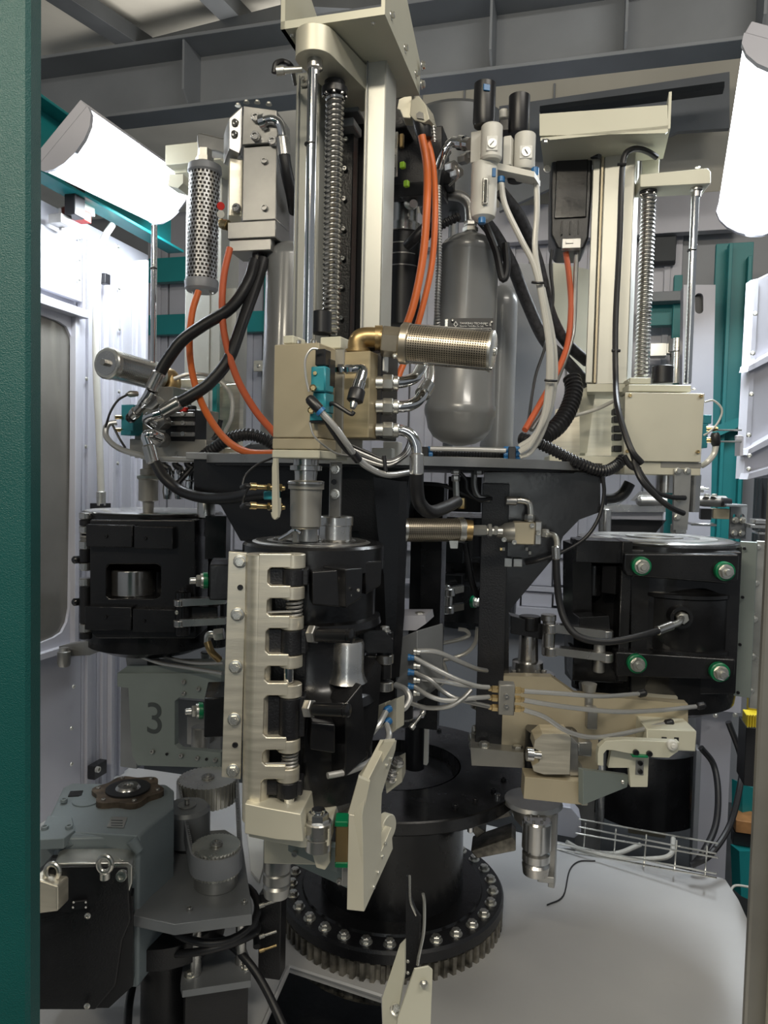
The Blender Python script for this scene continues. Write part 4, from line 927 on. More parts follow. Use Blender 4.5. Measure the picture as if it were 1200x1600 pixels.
# ================================================================== VESSELS
def vessel(label, a, b, prof, group=None):
    t = thing('pressure_vessel', label, 'tank', P(*b)); g = G(); g.pl(a, b, prof, 48); o = obj('shell', g, TANK, t); return t
ve = [(0, 6), (.005, 14), (.015, 26), (.04, 38), (.065, 45), (.07, 47), (.085, 48), (.10, 46.5), (.105, 46), (.5, 49), (.80, 53), (.81, 55), (.835, 56), (.855, 55), (.865, 53), (.92, 49), (.96, 40), (.985, 26), (1, 6)]
t = vessel('big grey pressure vessel with a black rating plate, right of the centre', (734, 366, 1.75), (716, 697, 1.75), ve)
g = G(); g.pl((735, 362, 1.75), (734, 374, 1.75), [(0, 10), (1, 12)], 24); obj('neck', g, TANK, t)
g = G(); g.hex(P(735, 346, 1.75), P(735, 354, 1.75), 10*sc(1.75)); g.hex(P(735, 355, 1.75), P(735, 363, 1.75), 12*sc(1.75)); obj('neck_nut', g, ZINC, t)
g = G(); g.pt([(735, 348, 1.75), (733, 322, 1.75), (722, 308, 1.75), (700, 304, 1.76), (680, 303, 1.8), (655, 300, 1.9)], 8.2, 1.75, n=16); obj('outlet_pipe', g, STEELD, t)
Yn = 1.66; yw = -4
g = G(); g.pp(rrect(703, 497, 771, 560, 2), Yn, .004, yw); pl2 = obj('rating_plate', g, PLASB, t)
g = G(); g.pbox(694, 498, 700, 550, 1.68, .02, -4); obj('plate_standoff', g, ZINC, t)
C = P(703, 500, Yn-.0008)
def np(x, y): return onpl(x, y, C, yw)
un, vn = ax(yw); k = sc(Yn)
text('lettering', 'TANKBAU TECHNIK', np(718.5, 506.5), un, Z, 4.4*k, WHITE, pl2)
text('lettering', 'Bavarian Tank-Bau Co. Ltd.', np(718.5, 510.3), un, Z, 3.3*k, WHITE, pl2)
text('lettering', 'C E', np(758, 509), un, Z, 6.5*k, WHITE, pl2)
for (x0, y0, x1, y1) in ((707, 512.6, 767, 513.1), (707, 518, 767, 518.5), (722, 512.6, 722.5, 530), (752, 512.6, 752.5, 530), (767, 512.6, 767.5, 530), (707, 524, 767, 524.5)):
    g = G(); g.prism([np(x0, y0), np(x1, y0), np(x1, y1), np(x0, y1)], -vn*.0004); obj('rule_line', g, WHITE, pl2)
for (x0, x1) in ((725, 735), (756, 764), (737, 743)):
    g = G(); g.prism([np(x0, 514.8), np(x1, 514.8), np(x1, 516.2), np(x0, 516.2)], -vn*.0004); obj('stamped_text', g, WHITE, pl2)
g = G(); g.prism([np(708.5, 507), np(712, 501.5), np(715.5, 507), np(712, 511)], -vn*.0004, [[np(709.7, 506.9), np(712, 503.2), np(714.3, 506.9), np(712, 509.6)]]); obj('emblem', g, WHITE, pl2)
for x, y in ((707, 500.5), (768, 503)): screw('button', np(x, y), -vn, .0032, ZINC, pl2)
vessel('narrow grey vessel half hidden behind the big vessel', (786, 446, 2.0), (775, 716, 2.0), [(0, 5), (.02, 14), (.06, 22), (.10, 24), (.13, 24), (.9, 25), (.93, 26), (.97, 22), (1, 5)])
vessel('grey vessel standing behind the left rail of the front mast', (452, 378, 1.95), (440, 706, 1.95), [(0, 5), (.01, 16), (.03, 26), (.06, 33), (.08, 34), (.9, 34), (.93, 36), (.97, 30), (1, 5)])
# drum shaped rotary joint behind mast
t = thing('rotary_distributor', 'black drum with a polished steel collar in the centre behind the front mast', 'distributor', P(628, 520, 1.75))
g = G(); g.vl(628, 1.75, [(368, 27), (370, 29), (510, 29), (512, 25)], 36); obj('drum', g, PLASB, t)
g = G(); g.vl(630, 1.75, [(305, 22), (352, 22), (353, 28), (366, 28), (368, 26)], 36); obj('collar', g, STEEL, t)
for y in (386, 402, 420):
    g = G(); g.vc(628, y, y+2, 1.75, 29.6, 36); obj('groove_ring', g, STEELD, t)
g = G(); g.pl((640, 318, 1.7), (646, 318, 1.66), [(0, 9), (.7, 9), (1, 6)], 16); obj('plug', g, ZINC, t)
# servo and connectors behind right column
t = thing('servo_drive_unit', 'black drive unit with a silver label behind the right rail of the front mast', 'motor', P(625, 310, 1.6))
g = G(); g.pbox(606, 130, 636, 200, 1.62, .09); g.pbox(608, 200, 690, 300, 1.68, .09); obj('housing', g, BLACKP, t, bev=.002)
g = G(); g.pbox(606, 206, 621, 276, 1.60, .004); lb = obj('silver_label', g, ZINC, t)
for y in (212, 218, 224, 236, 242, 262): 
    g = G(); g.pbox(608, y, 618 if y % 4 else 615, y+1.2, 1.598, .001); obj('print_line', g, DARKP, lb)
g = G(); g.pbox(624, 208, 630, 230, 1.61, .01); obj('amber_window', g, BRASSD, t)
for x, y in ((622, 141), (629, 142), (636, 144)): screw('socket', P(x, y, 1.6), (-.2, -1, 0), .005, STEELD, t)
g = G(); g.pbox(640, 270, 705, 290, 1.7, .05); g.pbox(608, 285, 680, 306, 1.64, .03); obj('clamp', g, PLASB, t)
for x, y in ((624, 256), (630, 285)):
    g = G(); g.pbox(x, y-4, x+7, y+6, 1.6, .01, -30); obj('lime_sleeve', g, LIME, t)
t = thing('cable_connector', 'angled cast metal plug where the orange cables leave the servo drive', 'connector', P(645, 200, 1.55))
g = G(); g.pp([(623, 155), (640, 148), (645, 152), (642, 185), (630, 184), (625, 172), (620, 170)], 1.55, .035, -10); g.pp([(643, 150), (655, 150), (666, 165), (671, 186), (662, 192), (648, 188), (640, 180)], 1.53, .04, -25); obj('shell', g, ALUC, t, bev=.0015)
g = G(); g.pp([(650, 178), (655, 174), (661, 176), (662, 186), (651, 184)], 1.525, .01, -25); obj('latch', g, STEELD, t)
g = G(); g.pl((658, 186, 1.55), (664, 218, 1.55), [(0, 13), (.3, 14), (.9, 12), (1, 10)], 20); obj('cable_gland', g, PLASB, t)
g = G(); g.pt([(672, 182, 1.55), (677, 200, 1.55), (679, 222, 1.55)], 3, 1.55, corr=(.001, .006)); obj('chain', g, STEELD, t)
screw('hex', P(644, 148, 1.53), (0, -.5, 1), .005, ZINC, t)
# orange cables in front of vessel
def cable(pts, r, m, label, cat='cable', name='orange_cable', **k):
    g = G(); g.pt(pts, r, **k); return single(name, g, m, label, cat)
cable([(659, 212, 1.52), (667, 260, 1.52), (667, 320, 1.5), (661, 400, 1.5), (645, 480, 1.5), (622, 540, 1.5), (606, 590, 1.48), (598, 640, 1.45)], 6.2, ORANGE, 'left and front one of the two orange cables dropping from the cast plug', n=14)
cable([(668, 218, 1.56), (677, 262, 1.56), (680, 330, 1.54), (675, 410, 1.54), (660, 480, 1.54), (642, 540, 1.54), (622, 590, 1.52), (606, 650, 1.5)], 5.0, ORANGE, 'right and rear one of the two orange cables dropping from the cast plug', n=14)
cable([(685, 290, 1.6), (686, 400, 1.6), (683, 480, 1.6), (684, 520, 1.62)], 4.2, STEELD, 'thin ribbed metal conduit hanging left of the big vessel', 'conduit', 'flexible_conduit', corr=(.0008, .006))
cable([(700, 235, 1.62), (692, 245, 1.62), (684, 262, 1.63), (678, 300, 1.64)], 7, STEELD, 'bent steel pipe between the pressure regulators and the servo drive', 'pipe', 'bent_pipe', n=14)
cable([(684, 300, 1.62), (676, 340, 1.62), (650, 370, 1.62), (636, 384, 1.64)], 8, RUBBER, 'short black hose curving behind the orange cables to the steel collar', 'hose', 'rubber_hose', n=14)
cable([(655, 378, 1.66), (690, 352, 1.64), (718, 338, 1.64)], 6.5, RUBBER, 'ribbed black conduit behind the neck of the big vessel', 'conduit', 'flexible_conduit', corr=(.001, .008))

# ================================================================== REGULATORS
t = thing('pressure_regulator', 'larger ivory regulator and filter with a dark knob above the big vessel', 'regulator', P(757, 345, 1.5))
g = G(); g.vl(767, 1.5, [(195, 17), (197, 18), (262, 18), (264, 15)], 32) if False else None
g = G(); g.vl(757, 1.52, [(130, 13), (132, 16.5), (190, 17), (198, 15)], 32); kn = obj('black_knob', g, PLASB, t)
g = G(); g.pbox(756, 131, 766, 141, 1.495, .004, 15); obj('blue_tag', g, BLUE, kn)
g = G(); g.vl(768, 1.5, [(196, 14), (199, 16.5), (248, 16.5), (252, 14)], 32); g.pbox(735, 203, 765, 252, 1.52, .05, -25); hb = obj('body', g, IVORY, t, bev=.001)
g = G(); g.pbox(760, 212, 778, 235, 1.477, .006, -5); w_ = obj('gauge_frame', g, WHITE, t)
g = G(); c = P(769, 224, 1.4765); g.cyl(c, c+Vector((0, -.002, 0)), .0095, 24); gg = obj('gauge_dial', g, ZINC, w_)
g = G(); g.cyl(c+Vector((-.004, -.003, -.004)), c+Vector((.003, -.003, .004)), .0007, 6); obj('needle', g, DARKP, w_)
g = G(); g.vl(756, 1.52, [(256, 18), (258, 20), (330, 20), (340, 18), (346, 10)], 32); bw = obj('filter_bowl', g, IVORY, t)
g = G(); g.pbox(754, 277, 763, 318, 1.485, .01, 0); obj('sight_frame', g, ZINC, bw); g = G(); g.pbox(756, 280, 761, 315, 1.482, .006, 0); obj('sight_glass', g, CLR, bw)
g = G(); g.pbox(769, 262, 775, 276, 1.48, .004, 0); g.vc(753, 340, 350, 1.50, 6); obj('blue_tag', g, BLUE, bw)
t = thing('pressure_regulator', 'smaller ivory regulator with a dark knob, right of the larger one', 'regulator', P(818, 275, 1.55))
g = G(); g.vl(811, 1.58, [(149, 13), (151, 16), (205, 16), (210, 14)], 32); obj('black_knob', g, PLASB, t)
g = G(); g.vl(820, 1.56, [(210, 14), (212, 16), (262, 16), (267, 13)], 32); obj('body', g, IVORY, t, bev=.001)
g = G(); g.pbox(812, 227, 832, 247, 1.537, .005, -8); w_ = obj('gauge_frame', g, WHITE, t)
g = G(); c = P(822, 237, 1.536); g.cyl(c, c+Vector((0, -.002, 0)), .010, 24); obj('gauge_dial', g, ZINC, w_)
g = G(); g.cyl(c+Vector((.003, -.003, -.005)), c+Vector((-.003, -.003, .004)), .0007, 6); obj('needle', g, DARKP, w_)
t = thing('regulator_manifold', 'ivory manifold bar joining the two regulators', 'manifold', P(790, 270, 1.55))
g = G(); g.pp([(748, 250), (753, 248), (835, 268), (835, 277), (750, 259)], 1.52, .05, -25); g.pbox(786, 212, 798, 258, 1.55, .03, -25); obj('bar', g, IVORY, t)
g = G(); g.pbox(780, 186, 795, 204, 1.57, .03, -15); g.vl(806, 1.56, [(270, 16), (284, 12)], 20); obj('valve', g, PLASB, t)
g = G(); g.vc(787, 172, 186, 1.6, 7); obj('vent_cap', g, IVORY, t)
g = G(); g.pl((735, 225, 1.56), (708, 222, 1.6), [(0, 9), (.3, 9), (.32, 11), (.6, 11), (.62, 8), (1, 8)], 20); g.pt([(716, 222, 1.6), (704, 224, 1.6), (694, 238, 1.6), (686, 262, 1.62)], 7, n=14); obj('inlet_elbow', g, CHROME, t)
for (x, y) in ((720, 250), (728, 245), (700, 262), (708, 272)):
    g = G(); g.hex(P(x, y, 1.6), P(x+11, y-3, 1.58), .011); obj('fitting', g, STEELD, t)
g = G(); g.pt([(690, 262, 1.62), (700, 256, 1.6), (714, 262, 1.58), (716, 276, 1.58), (702, 290, 1.6)], 2, 1.6); obj('wire_loop', g, STEEL, t)
g = G(); g.vc(836, 262, 276, 1.53, 6); g.vc(783, 276, 286, 1.53, 6); obj('blue_fitting', g, BLUE, t)
# air tubes from regulators
cable([(838, 272, 1.53), (839, 330, 1.53), (836, 390, 1.53), (846, 450, 1.53), (858, 520, 1.53), (862, 580, 1.53), (856, 640, 1.54), (836, 680, 1.55), (812, 698, 1.56)], 4.6, CLEAR, 'right milky air tube dropping from the smaller regulator', 'tube', 'air_tube')
cable([(783, 284, 1.53), (789, 320, 1.53), (812, 370, 1.53), (836, 420, 1.53), (852, 500, 1.53), (858, 560, 1.53), (852, 640, 1.54), (832, 690, 1.55), (812, 706, 1.56)], 4.6, CLEAR, 'milky air tube sweeping down from under the larger regulator', 'tube', 'air_tube')
cable([(848, 450, 1.54), (866, 540, 1.54), (866, 610, 1.55), (850, 670, 1.56), (830, 705, 1.57), (812, 714, 1.57)], 4.0, CLEAR, 'outermost milky air tube of the bunch, curving into the blue fittings', 'tube', 'air_tube')
for y, x in ((441, 840), (594, 860)):
    g = G(); g.pt([(x-9, y, 1.52), (x, y+1, 1.515), (x+10, y+1, 1.52)], 2, 1.52); single('cable_tie', g, PLASB, 'black cable tie round the milky tubes, %s' % ('upper one near the regulators' if y < 500 else 'lower one near the orange cable'), 'tie')
# bundled tubes with blue fittings along the deck edge
t = thing('tube_connector_block', 'horizontal silver tubes held between black blocks with blue fittings on the deck edge', 'connector', P(730, 722, 1.56))
for x in (663, 800):
    g = G(); g.pbox(x-6, 698, x+6, 726, 1.56, .04, -8); b_ = obj('clamp_block', g, PLASB, t)
    for y in (702, 710, 718):
        for s_ in (-1, 1):
            if x < 700 and s_ < 0: continue
            g = G(); g.pl((x+s_*5, y, 1.58), (x+s_*13, y, 1.58), [(0, 4.6), (.7, 4.6), (1, 3.8)], 14); obj('blue_fitting', g, BLUE, b_)
for y in (702, 718):
    g = G(); g.pt([(672, y-1, 1.575), (730, y, 1.575), (790, y+2, 1.575)], 4, 1.575, n=12); obj('tube', g, TUBE, t)
g = G(); g.pt([(672, 710, 1.6), (730, 711, 1.6), (790, 712, 1.6)], 5, 1.6, corr=(.0008, .006)); obj('ribbed_tube', g, PLASB, t)
# ================================================================== RIGHT MAST
t = thing('right_mast', 'pale rectangular mast with a wide cream head on the right', 'mast', P(955, 605, 1.9))
g = G(); g.pp([(843, 178), (1043, 164), (1044, 205), (1040, 208), (843, 212)], 1.72, .008, RA, at=(940, 195)); hd = obj('head_plate', g, CREAM, t)
zz = P(940, 211, 1.72).z; a = onpl(845, 200, P(940, 195, 1.72), RA); b = onpl(1043, 200, P(940, 195, 1.72), RA)
g = G(); q = [Vector((p.x, p.y, zz)) for p in (a, b, b+VR*.16, a+VR*.16)]; g.prism(q, Z*.007); obj('head_underside', g, CREAM, hd)
g = G(); g.prism([b+Z*(zz-b.z), b+VR*.16+Z*(zz-b.z), b+VR*.16+Z*(zz-b.z+.08), b+Z*(zz-b.z+.08)], UR*.006); obj('head_side', g, CREAM, hd)
for x, y in ((852, 219), (940, 213), (1032, 205)): screw('hex', P(x, y, 1.75), -Z, .007, ZINC, hd)
for y in (233, 264): screw('hex', P(855, y, 1.86), (0, -1, 0), .007, ZINC, hd)
g = G(); g.pbox(939, 210, 987, 600, 1.82, .14, -22); obj('column', g, PROF, t, bev=.003)
g = G(); g.pbox(934, 215, 938, 598, 1.83, .01, -22); obj('orange_reflection_strip', g, TAN, t)  # tan strip, its colour stands in for an orange reflection on the mast
g = G(); g.pbox(921, 212, 933, 598, 1.84, .08, -22); obj('rear_rail', g, GREYN if False else PROF, t, bev=.002)
g = G(); g.pp([(917, 600), (1000, 600), (990, 612), (917, 612)], 1.80, .16, -15); obj('foot_plate', g, CREAM, t)
g = G(); g.pbox(1003, 205, 1028, 235, 1.85, .05); g.pbox(1003, 246, 1030, 276, 1.85, .03); obj('head_bracket', g, CREAM, t)
ballscrew(t, 1008, 302, 590, 1.80, 11, 6.2)
g = G(); g.vc(1013, 294, 304, 1.80, 13); nb_ = obj('screw_bearing', g, PLASB, t)
for a in range(0, 360, 60): screw('socket', P(1013, 304, 1.80)+Vector((math.cos(math.radians(a)), math.sin(math.radians(a)), 0))*.017, -Z, .004, STEEL, nb_)
t = thing('cylinder_top_arm', 'pale rounded arm holding the guide rod right of the right mast', 'arm', P(1060, 290, 1.8))
g = G(); g.pp([(1000, 272), (1106, 262), (1111, 268), (1111, 286), (1000, 292)], 1.76, .07, -8); obj('arm', g, CREAM, t, bev=.003)
screw('button', P(1090, 262, 1.78), Z, .006, ZINC, t)
g = G(); g.vl(1088, 1.78, [(287, 9), (298, 9), (300, 7), (308, 7)], 16); obj('rod_clamp', g, STEEL, t)
t = thing('guide_rod', 'slim chrome rod hanging from the right arm', 'rod', P(1078, 600, 1.78))
g = G(); g.vc(1080, 306, 600, 1.78, 6); obj('rod', g, CHROME, t); g = G(); g.vc(1081, 390, 393, 1.78, 7); obj('seal_ring', g, PLASB, t)
t = thing('servo_motor', 'black square servo motor with an orange cable under the right cream head', 'motor', P(893, 400, 1.9))
g = G(); g.pp([(863, 230), (926, 228), (925, 300), (920, 370), (912, 388), (870, 388), (860, 368), (860, 300)], 1.86, .13, -10); obj('housing', g, BLACKP, t, bev=.006)
g = G(); g.pbox(868, 236, 918, 340, 1.855, .008, -10); obj('raised_panel', g, BLACK, t, bev=.003)
for x in (877, 890, 903):
    g = G(); g.pbox(x, 345, x+2, 366, 1.855, .006, -10); obj('cooling_rib', g, PLASB, t)
g = G(); g.pbox(878, 372, 908, 388, 1.85, .02, -10); g.pbox(884, 374, 896, 380, 1.848, .002, -10); obj('label_plate', g, STEELD, t)
g = G(); g.pbox(864, 216, 924, 230, 1.88, .09, -10); obj('mount_flange', g, STEELD, t)
g = G(); g.pl((925, 244, 1.84), (937, 244, 1.82), [(0, 4), (1, 4)]); g.pbox(929, 231, 938, 239, 1.82, .03, -22); obj('side_plug', g, PLASB, t)
g = G(); g.pt([(1026, 246, 1.78), (1014, 238, 1.77), (1000, 233, 1.76), (986, 234, 1.75), (975, 246, 1.75), (971, 290, 1.75), (968, 380, 1.75), (962, 500, 1.75), (962, 590, 1.73), (966, 640, 1.65), (985, 700, 1.6), (1003, 724, 1.6)], 4.6, 1.74)
t = thing('rubber_cable', 'long black cable running down the face of the right mast', 'cable', P(966, 600, 1.75)); obj('sheath', g, RUBBER, t)
for x, y in ((971, 257), (962, 548)):
    g = G(); g.pl((x-6, y, 1.742), (x+7, y, 1.742), [(0, 2.4), (1, 2.4)], 8); obj('cable_clip', g, PLASB, t)
cable([(884, 394, 1.88), (889, 430, 1.88), (892, 480, 1.88), (886, 540, 1.86), (866, 590, 1.8), (842, 634, 1.75), (820, 672, 1.7)], 4.6, ORANGED, 'orange cable leaving the right servo motor')
cable([(901, 394, 1.88), (899, 440, 1.88), (897, 500, 1.88), (893, 530, 1.87), (880, 570, 1.84), (850, 640, 1.76), (830, 672, 1.72)], 3.8, STEELD, 'thin grey cable beside the orange one under the right servo motor', 'cable', 'grey_cable')
# thick braided hoses between vessel and right mast
cable([(752, 340, 1.7), (775, 370, 1.75), (800, 415, 1.8), (822, 470, 1.85), (850, 530, 1.88), (880, 560, 1.9), (918, 600, 1.95)], 9.5, BRAID, 'lower thick braided hose sweeping down right from the regulators', 'hose', 'rubber_hose', n=16)
cable([(782, 300, 1.7), (815, 345, 1.75), (840, 410, 1.8), (860, 490, 1.85), (885, 535, 1.9), (917, 565, 1.95)], 9.0, BRAID, 'upper thick braided hose sweeping down right behind the milky tubes', 'hose', 'rubber_hose', n=16)
cable([(862, 390, 1.8), (860, 420, 1.8), (864, 470, 1.8), (852, 540, 1.8), (836, 590, 1.78), (826, 655, 1.75)], 2.4, RUBBER, 'thin black cable hanging beside the cream cabinet', 'cable', 'black_cable')
cable([(758, 350, 1.68), (775, 392, 1.68), (785, 435, 1.68), (792, 420, 1.68), (790, 380, 1.68)], 6, RUBBER, 'crumpled black cable bundle right of the big vessel top', 'cable', 'black_cable')
cable([(893, 590, 1.8), (897, 610, 1.78), (888, 640, 1.75), (872, 665, 1.72), (852, 680, 1.7)], 13, PLASB, 'fat ribbed black conduit beside the orange cable', 'conduit', 'flexible_conduit', corr=(.0018, .011), n=16)
cable([(812, 684, 1.62), (840, 692, 1.6), (870, 706, 1.6), (905, 724, 1.6), (940, 736, 1.62), (962, 728, 1.65), (975, 715, 1.66)], 8.5, PLASB, 'ribbed black conduit lying over the deck edge to the right block', 'conduit', 'flexible_conduit', corr=(.0012, .008), n=16)
cable([(940, 738, 1.62), (944, 770, 1.62), (936, 808, 1.62), (915, 840, 1.62), (880, 862, 1.61), (845, 875, 1.60), (822, 880, 1.62)], 3, RUBBER, 'thin black cable looping down to the small label plate on the right arm', 'cable', 'black_cable')
cable([(985, 700, 1.62), (996, 730, 1.6), (1020, 765, 1.6), (1045, 776, 1.62), (1070, 778, 1.65)], 4, RUBBER, 'black cable curving to the strap below the right block, upper branch', 'cable', 'black_cable')
cable([(990, 722, 1.6), (1002, 750, 1.58), (1025, 775, 1.58), (1048, 793, 1.58), (1068, 802, 1.6)], 4.4, RUBBER, 'black cable ending in mid-air on the strap below the right block, lower branch', 'cable', 'black_cable')
cable([(975, 712, 1.6), (985, 728, 1.6), (1000, 734, 1.6)], 4.6, RUBBER, 'short black lead between the ribbed conduit and the right block', 'cable', 'black_cable')
cable([(984, 755, 1.85), (975, 770, 1.85), (962, 779, 1.85), (946, 781, 1.85)], 9, RUBBER, 'short thick black hose below the right block', 'hose', 'rubber_hose', n=14)
cable([(960, 626, 1.75), (930, 640, 1.78), (890, 652, 1.78), (850, 668, 1.75)], 3, CLEAR, 'thin milky tube running left from the right block', 'tube', 'air_tube')
# cream cabinet and grey sheets behind hoses
g = G(); g.pp([(864, 410), (925, 422), (922, 598), (905, 590), (866, 500)], 2.3, .2, RA); single('control_cabinet', g, CREAM, 'cream cabinet side seen between the thick hoses and the right mast', 'cabinet')
g = G(); g.pp([(780, 440), (800, 412), (866, 412), (866, 728), (780, 728)], 2.35, .02, RA); single('grey_cabinet', g, BEAMG if False else WALLD, 'speckled grey cabinet wall right of the narrow vessel', 'cabinet')
# right block on deck
t = thing('valve_housing', 'square cream housing with four corner screws right of the right mast', 'housing', P(1035, 740, 1.7))
g = G(); g.pbox(978, 616, 1096, 722, 1.70, .16, -6); obj('housing', g, ALUC, t, bev=.002)
g = G(); g.pp([(977, 613), (1101, 615), (1095, 722), (974, 720)], 1.69, .006, -6); cv = obj('cover', g, ALUC, t, bev=.001)
pscrews('socket', [(984, 618), (1095, 619), (980, 705), (1090, 706)], 1.688, -6, 2.8, BRASS, cv, at=(1035, 660))
g = G(); g.pbox(982, 601, 1080, 612, 1.72, .12, -6); obj('top_plate', g, CREAM, t)
g = G(); g.pbox(984, 590, 1017, 600, 1.74, .08, -6); obj('screw_seat', g, CREAM, t)
g = G(); g.vc(1035, 572, 600, 1.76, 16); obj('rubber_buffer', g, PLASB, t)
g = G(); g.pbox(975, 722, 1095, 742, 1.70, .16, -6); obj('foot', g, ALUC, t)
g = G(); g.pbox(1032, 721, 1096, 732, 1.695, .02, -6); obj('foot_step', g, VALVE, t)
screw('button', P(1084, 609, 1.7), Z, .006, ZINC, t)
for y in (644, 656, 671, 684, 702):
    g = G(); g.pbox(959, y-6, 972, y+4, 1.72, .03, -6); obj('cable_plug', g, PLASB, t)
g = G(); g.pt([(1101, 628, 1.72), (1115, 626, 1.72), (1128, 640, 1.72), (1122, 660, 1.72), (1108, 675, 1.72), (1100, 680, 1.73)], 1.6, 1.72); obj('thin_lead', g, CLEAR, t)
g = G(); g.pbox(1100, 648, 1112, 662, 1.78, .03, -6); g.pbox(1098, 662, 1106, 700, 1.78, .03, -6); obj('pilot_valve', g, TEALS, t)
for y in (670, 688):
    g = G(); g.pl((1104, y, 1.74), (1122, y, 1.73), [(0, 4), (.7, 4), (1, 2.5)], 12); obj('brass_fitting', g, BRASS, t)
g = G(); g.pl((1117, 676, 1.73), (1119, 697, 1.73), [(0, 5), (.2, 7), (.8, 7), (1, 5)], 16); obj('black_coupling', g, PLASB, t)
g = G(); g.pt([(1119, 696, 1.73), (1115, 710, 1.73), (1105, 722, 1.73), (1096, 728, 1.74)], 4.5, 1.73); obj('clear_tube', g, CLEAR, t)
for y in (672, 690):
    g = G(); g.pt([(1100, y, 1.9), (1130, y, 1.95), (1158, y, 2.0)], 1.4, 1.9); obj('guide_wire', g, ZINC, t)
g = G(); g.pp([(1157, 682), (1162, 682), (1161, 712), (1156, 712)], 2.0, .03, 0); g.pbox(1150, 680, 1160, 688, 2.0, .02); obj('wire_bracket', g, WALL, t)
g = G(); g.pbox(858, 712, 965, 734, 1.75, .16, -8); single('mounting_block', g, CREAM, 'long cream block on the deck left of the right housing', 'block')
g = G(); g.pp([(913, 612), (928, 612), (914, 712), (905, 712)], 1.9, .1, -15); g.pp([(905, 612), (916, 605), (930, 614), (917, 708), (906, 708)], 1.88, .01, -15); single('support_strut', g, CREAM, 'narrow cream upright below the right mast', 'strut')
g = G(); g.pp([(868, 640), (958, 612), (965, 712), (860, 712)], 2.1, .02, RA); single('clouded_sheet', g, ALU, 'clouded aluminium panel behind the cream upright', 'panel')
t = thing('hanging_strap', 'grey steel strap with bolts hanging below the right housing', 'strap', P(1067, 828, 1.66))
g = G(); g.pp([(1054, 733), (1080, 733), (1078, 778), (1074, 828), (1052, 828)], 1.66, .012, -6, at=(1066, 780)); obj('strap', g, GREYG if False else STEELD, t)
for x, y in ((1059, 736), (1074, 736), (1062, 779), (1058, 808)): screw('hex', P(x, y, 1.658), (0, -1, 0), .006, ZINC, t)
g = G(); g.pbox(1055, 820, 1073, 834, 1.68, .03, 0); obj('foot', g, ZINC, t)
g = G(); g.vl(1040, 1.75, [(742, 14), (770, 14)], 24); g.vl(1084, 1.75, [(742, 10), (800, 9)], 20); single('nozzle_stub', g, STEEL, 'steel nozzle stubs between the right housing and the right mould', 'nozzle')
# machinery seen between right housing and right mould
t = thing('rear_transfer_arm', 'flat steel transfer arm behind the right mould top', 'arm', P(1000, 820, 2.6))
g = G(); g.pp([(940, 788), (1040, 790), (1040, 800), (940, 800)], 2.5, .06, -5); obj('arm', g, STEEL, t); g = G(); g.pbox(942, 798, 1040, 812, 2.52, .05, -5); obj('bar', g, WALL, t)
g = G(); g.pp([(955, 812), (1042, 812), (1020, 838), (955, 836)], 2.55, .04, -5); obj('plate', g, BLACKP, t)
g = G(); g.pp([(990, 783), (1005, 768), (1030, 768), (1040, 783)], 2.52, .05, -5); obj('wedge', g, STEELD, t)
g = G(); g.pl((995, 783, 2.5), (1040, 783, 2.5), [(0, 5), (.1, 8), (1, 8)], 16); obj('roller', g, STEELD, t)
g = G(); g.vc(945, 795, 836, 2.5, 10); g.vc(945, 836, 1295, 2.5, 7); obj('post', g, STEEL, t)
t = thing('rear_gripper', 'cluster of small dark and bronze grippers right of the steel strap', 'gripper', P(1110, 810, 2.3))
g = G(); g.pl((1084, 782, 2.3), (1138, 784, 2.3), [(0, 7), (.3, 9), (.9, 9), (1, 5)], 16); obj('barrel', g, STEELD, t)
g = G(); g.pbox(1095, 795, 1112, 812, 2.3, .04); g.pl((1128, 784, 2.28), (1142, 784, 2.28), [(0, 7), (1, 5)]); obj('clamp', g, PLASB, t)
g = G(); g.pbox(1114, 795, 1140, 811, 2.3, .05); obj('bronze_block', g, TAN, t)
g = G(); g.pbox(1083, 760, 1100, 770, 2.35, .04); g.pbox(1078, 762, 1108, 765, 2.3, .08); g.pbox(1080, 818, 1120, 822, 2.35, .08); obj('plate', g, STEEL, t)
for x in (1105, 1116, 1104): screw('hex', P(x, 776, 2.28), Z, .008, ZINC, t)
t = thing('slotted_bracket', 'grey angle bracket with four slotted bolts at the right edge', 'bracket', P(1155, 840, 2.3))
g = G(); g.pp([(1142, 792), (1168, 790), (1165, 842), (1140, 842)], 2.3, .01, -5, [rrect(1145, 803, 1151, 817, 3), rrect(1157, 803, 1163, 817, 3)]); g.pbox(1135, 788, 1168, 792, 2.25, .12, -5); obj('bracket', g, GREYN, t)
for x, y in ((1149, 813), (1160, 813), (1147, 833), (1159, 833)): screw('hex', P(x, y, 2.29), (0, -1, 0), .008, ZINC, t)
g = G(); g.pbox(1172, 820, 1215, 826, 2.2, .1); g.pbox(1180, 812, 1200, 819, 2.2, .08); g.pbox(1185, 832, 1215, 836, 2.2, .1)
single('edge_gripper', g, STEEL, 'thin steel gripper plates at the far right edge', 'gripper')
g = G(); g.pbox(1176, 742, 1215, 1015, 2.9, .04); g.pbox(1182, 742, 1186, 1015, 2.86, .04); struct('trim_33', g, TRUSS)
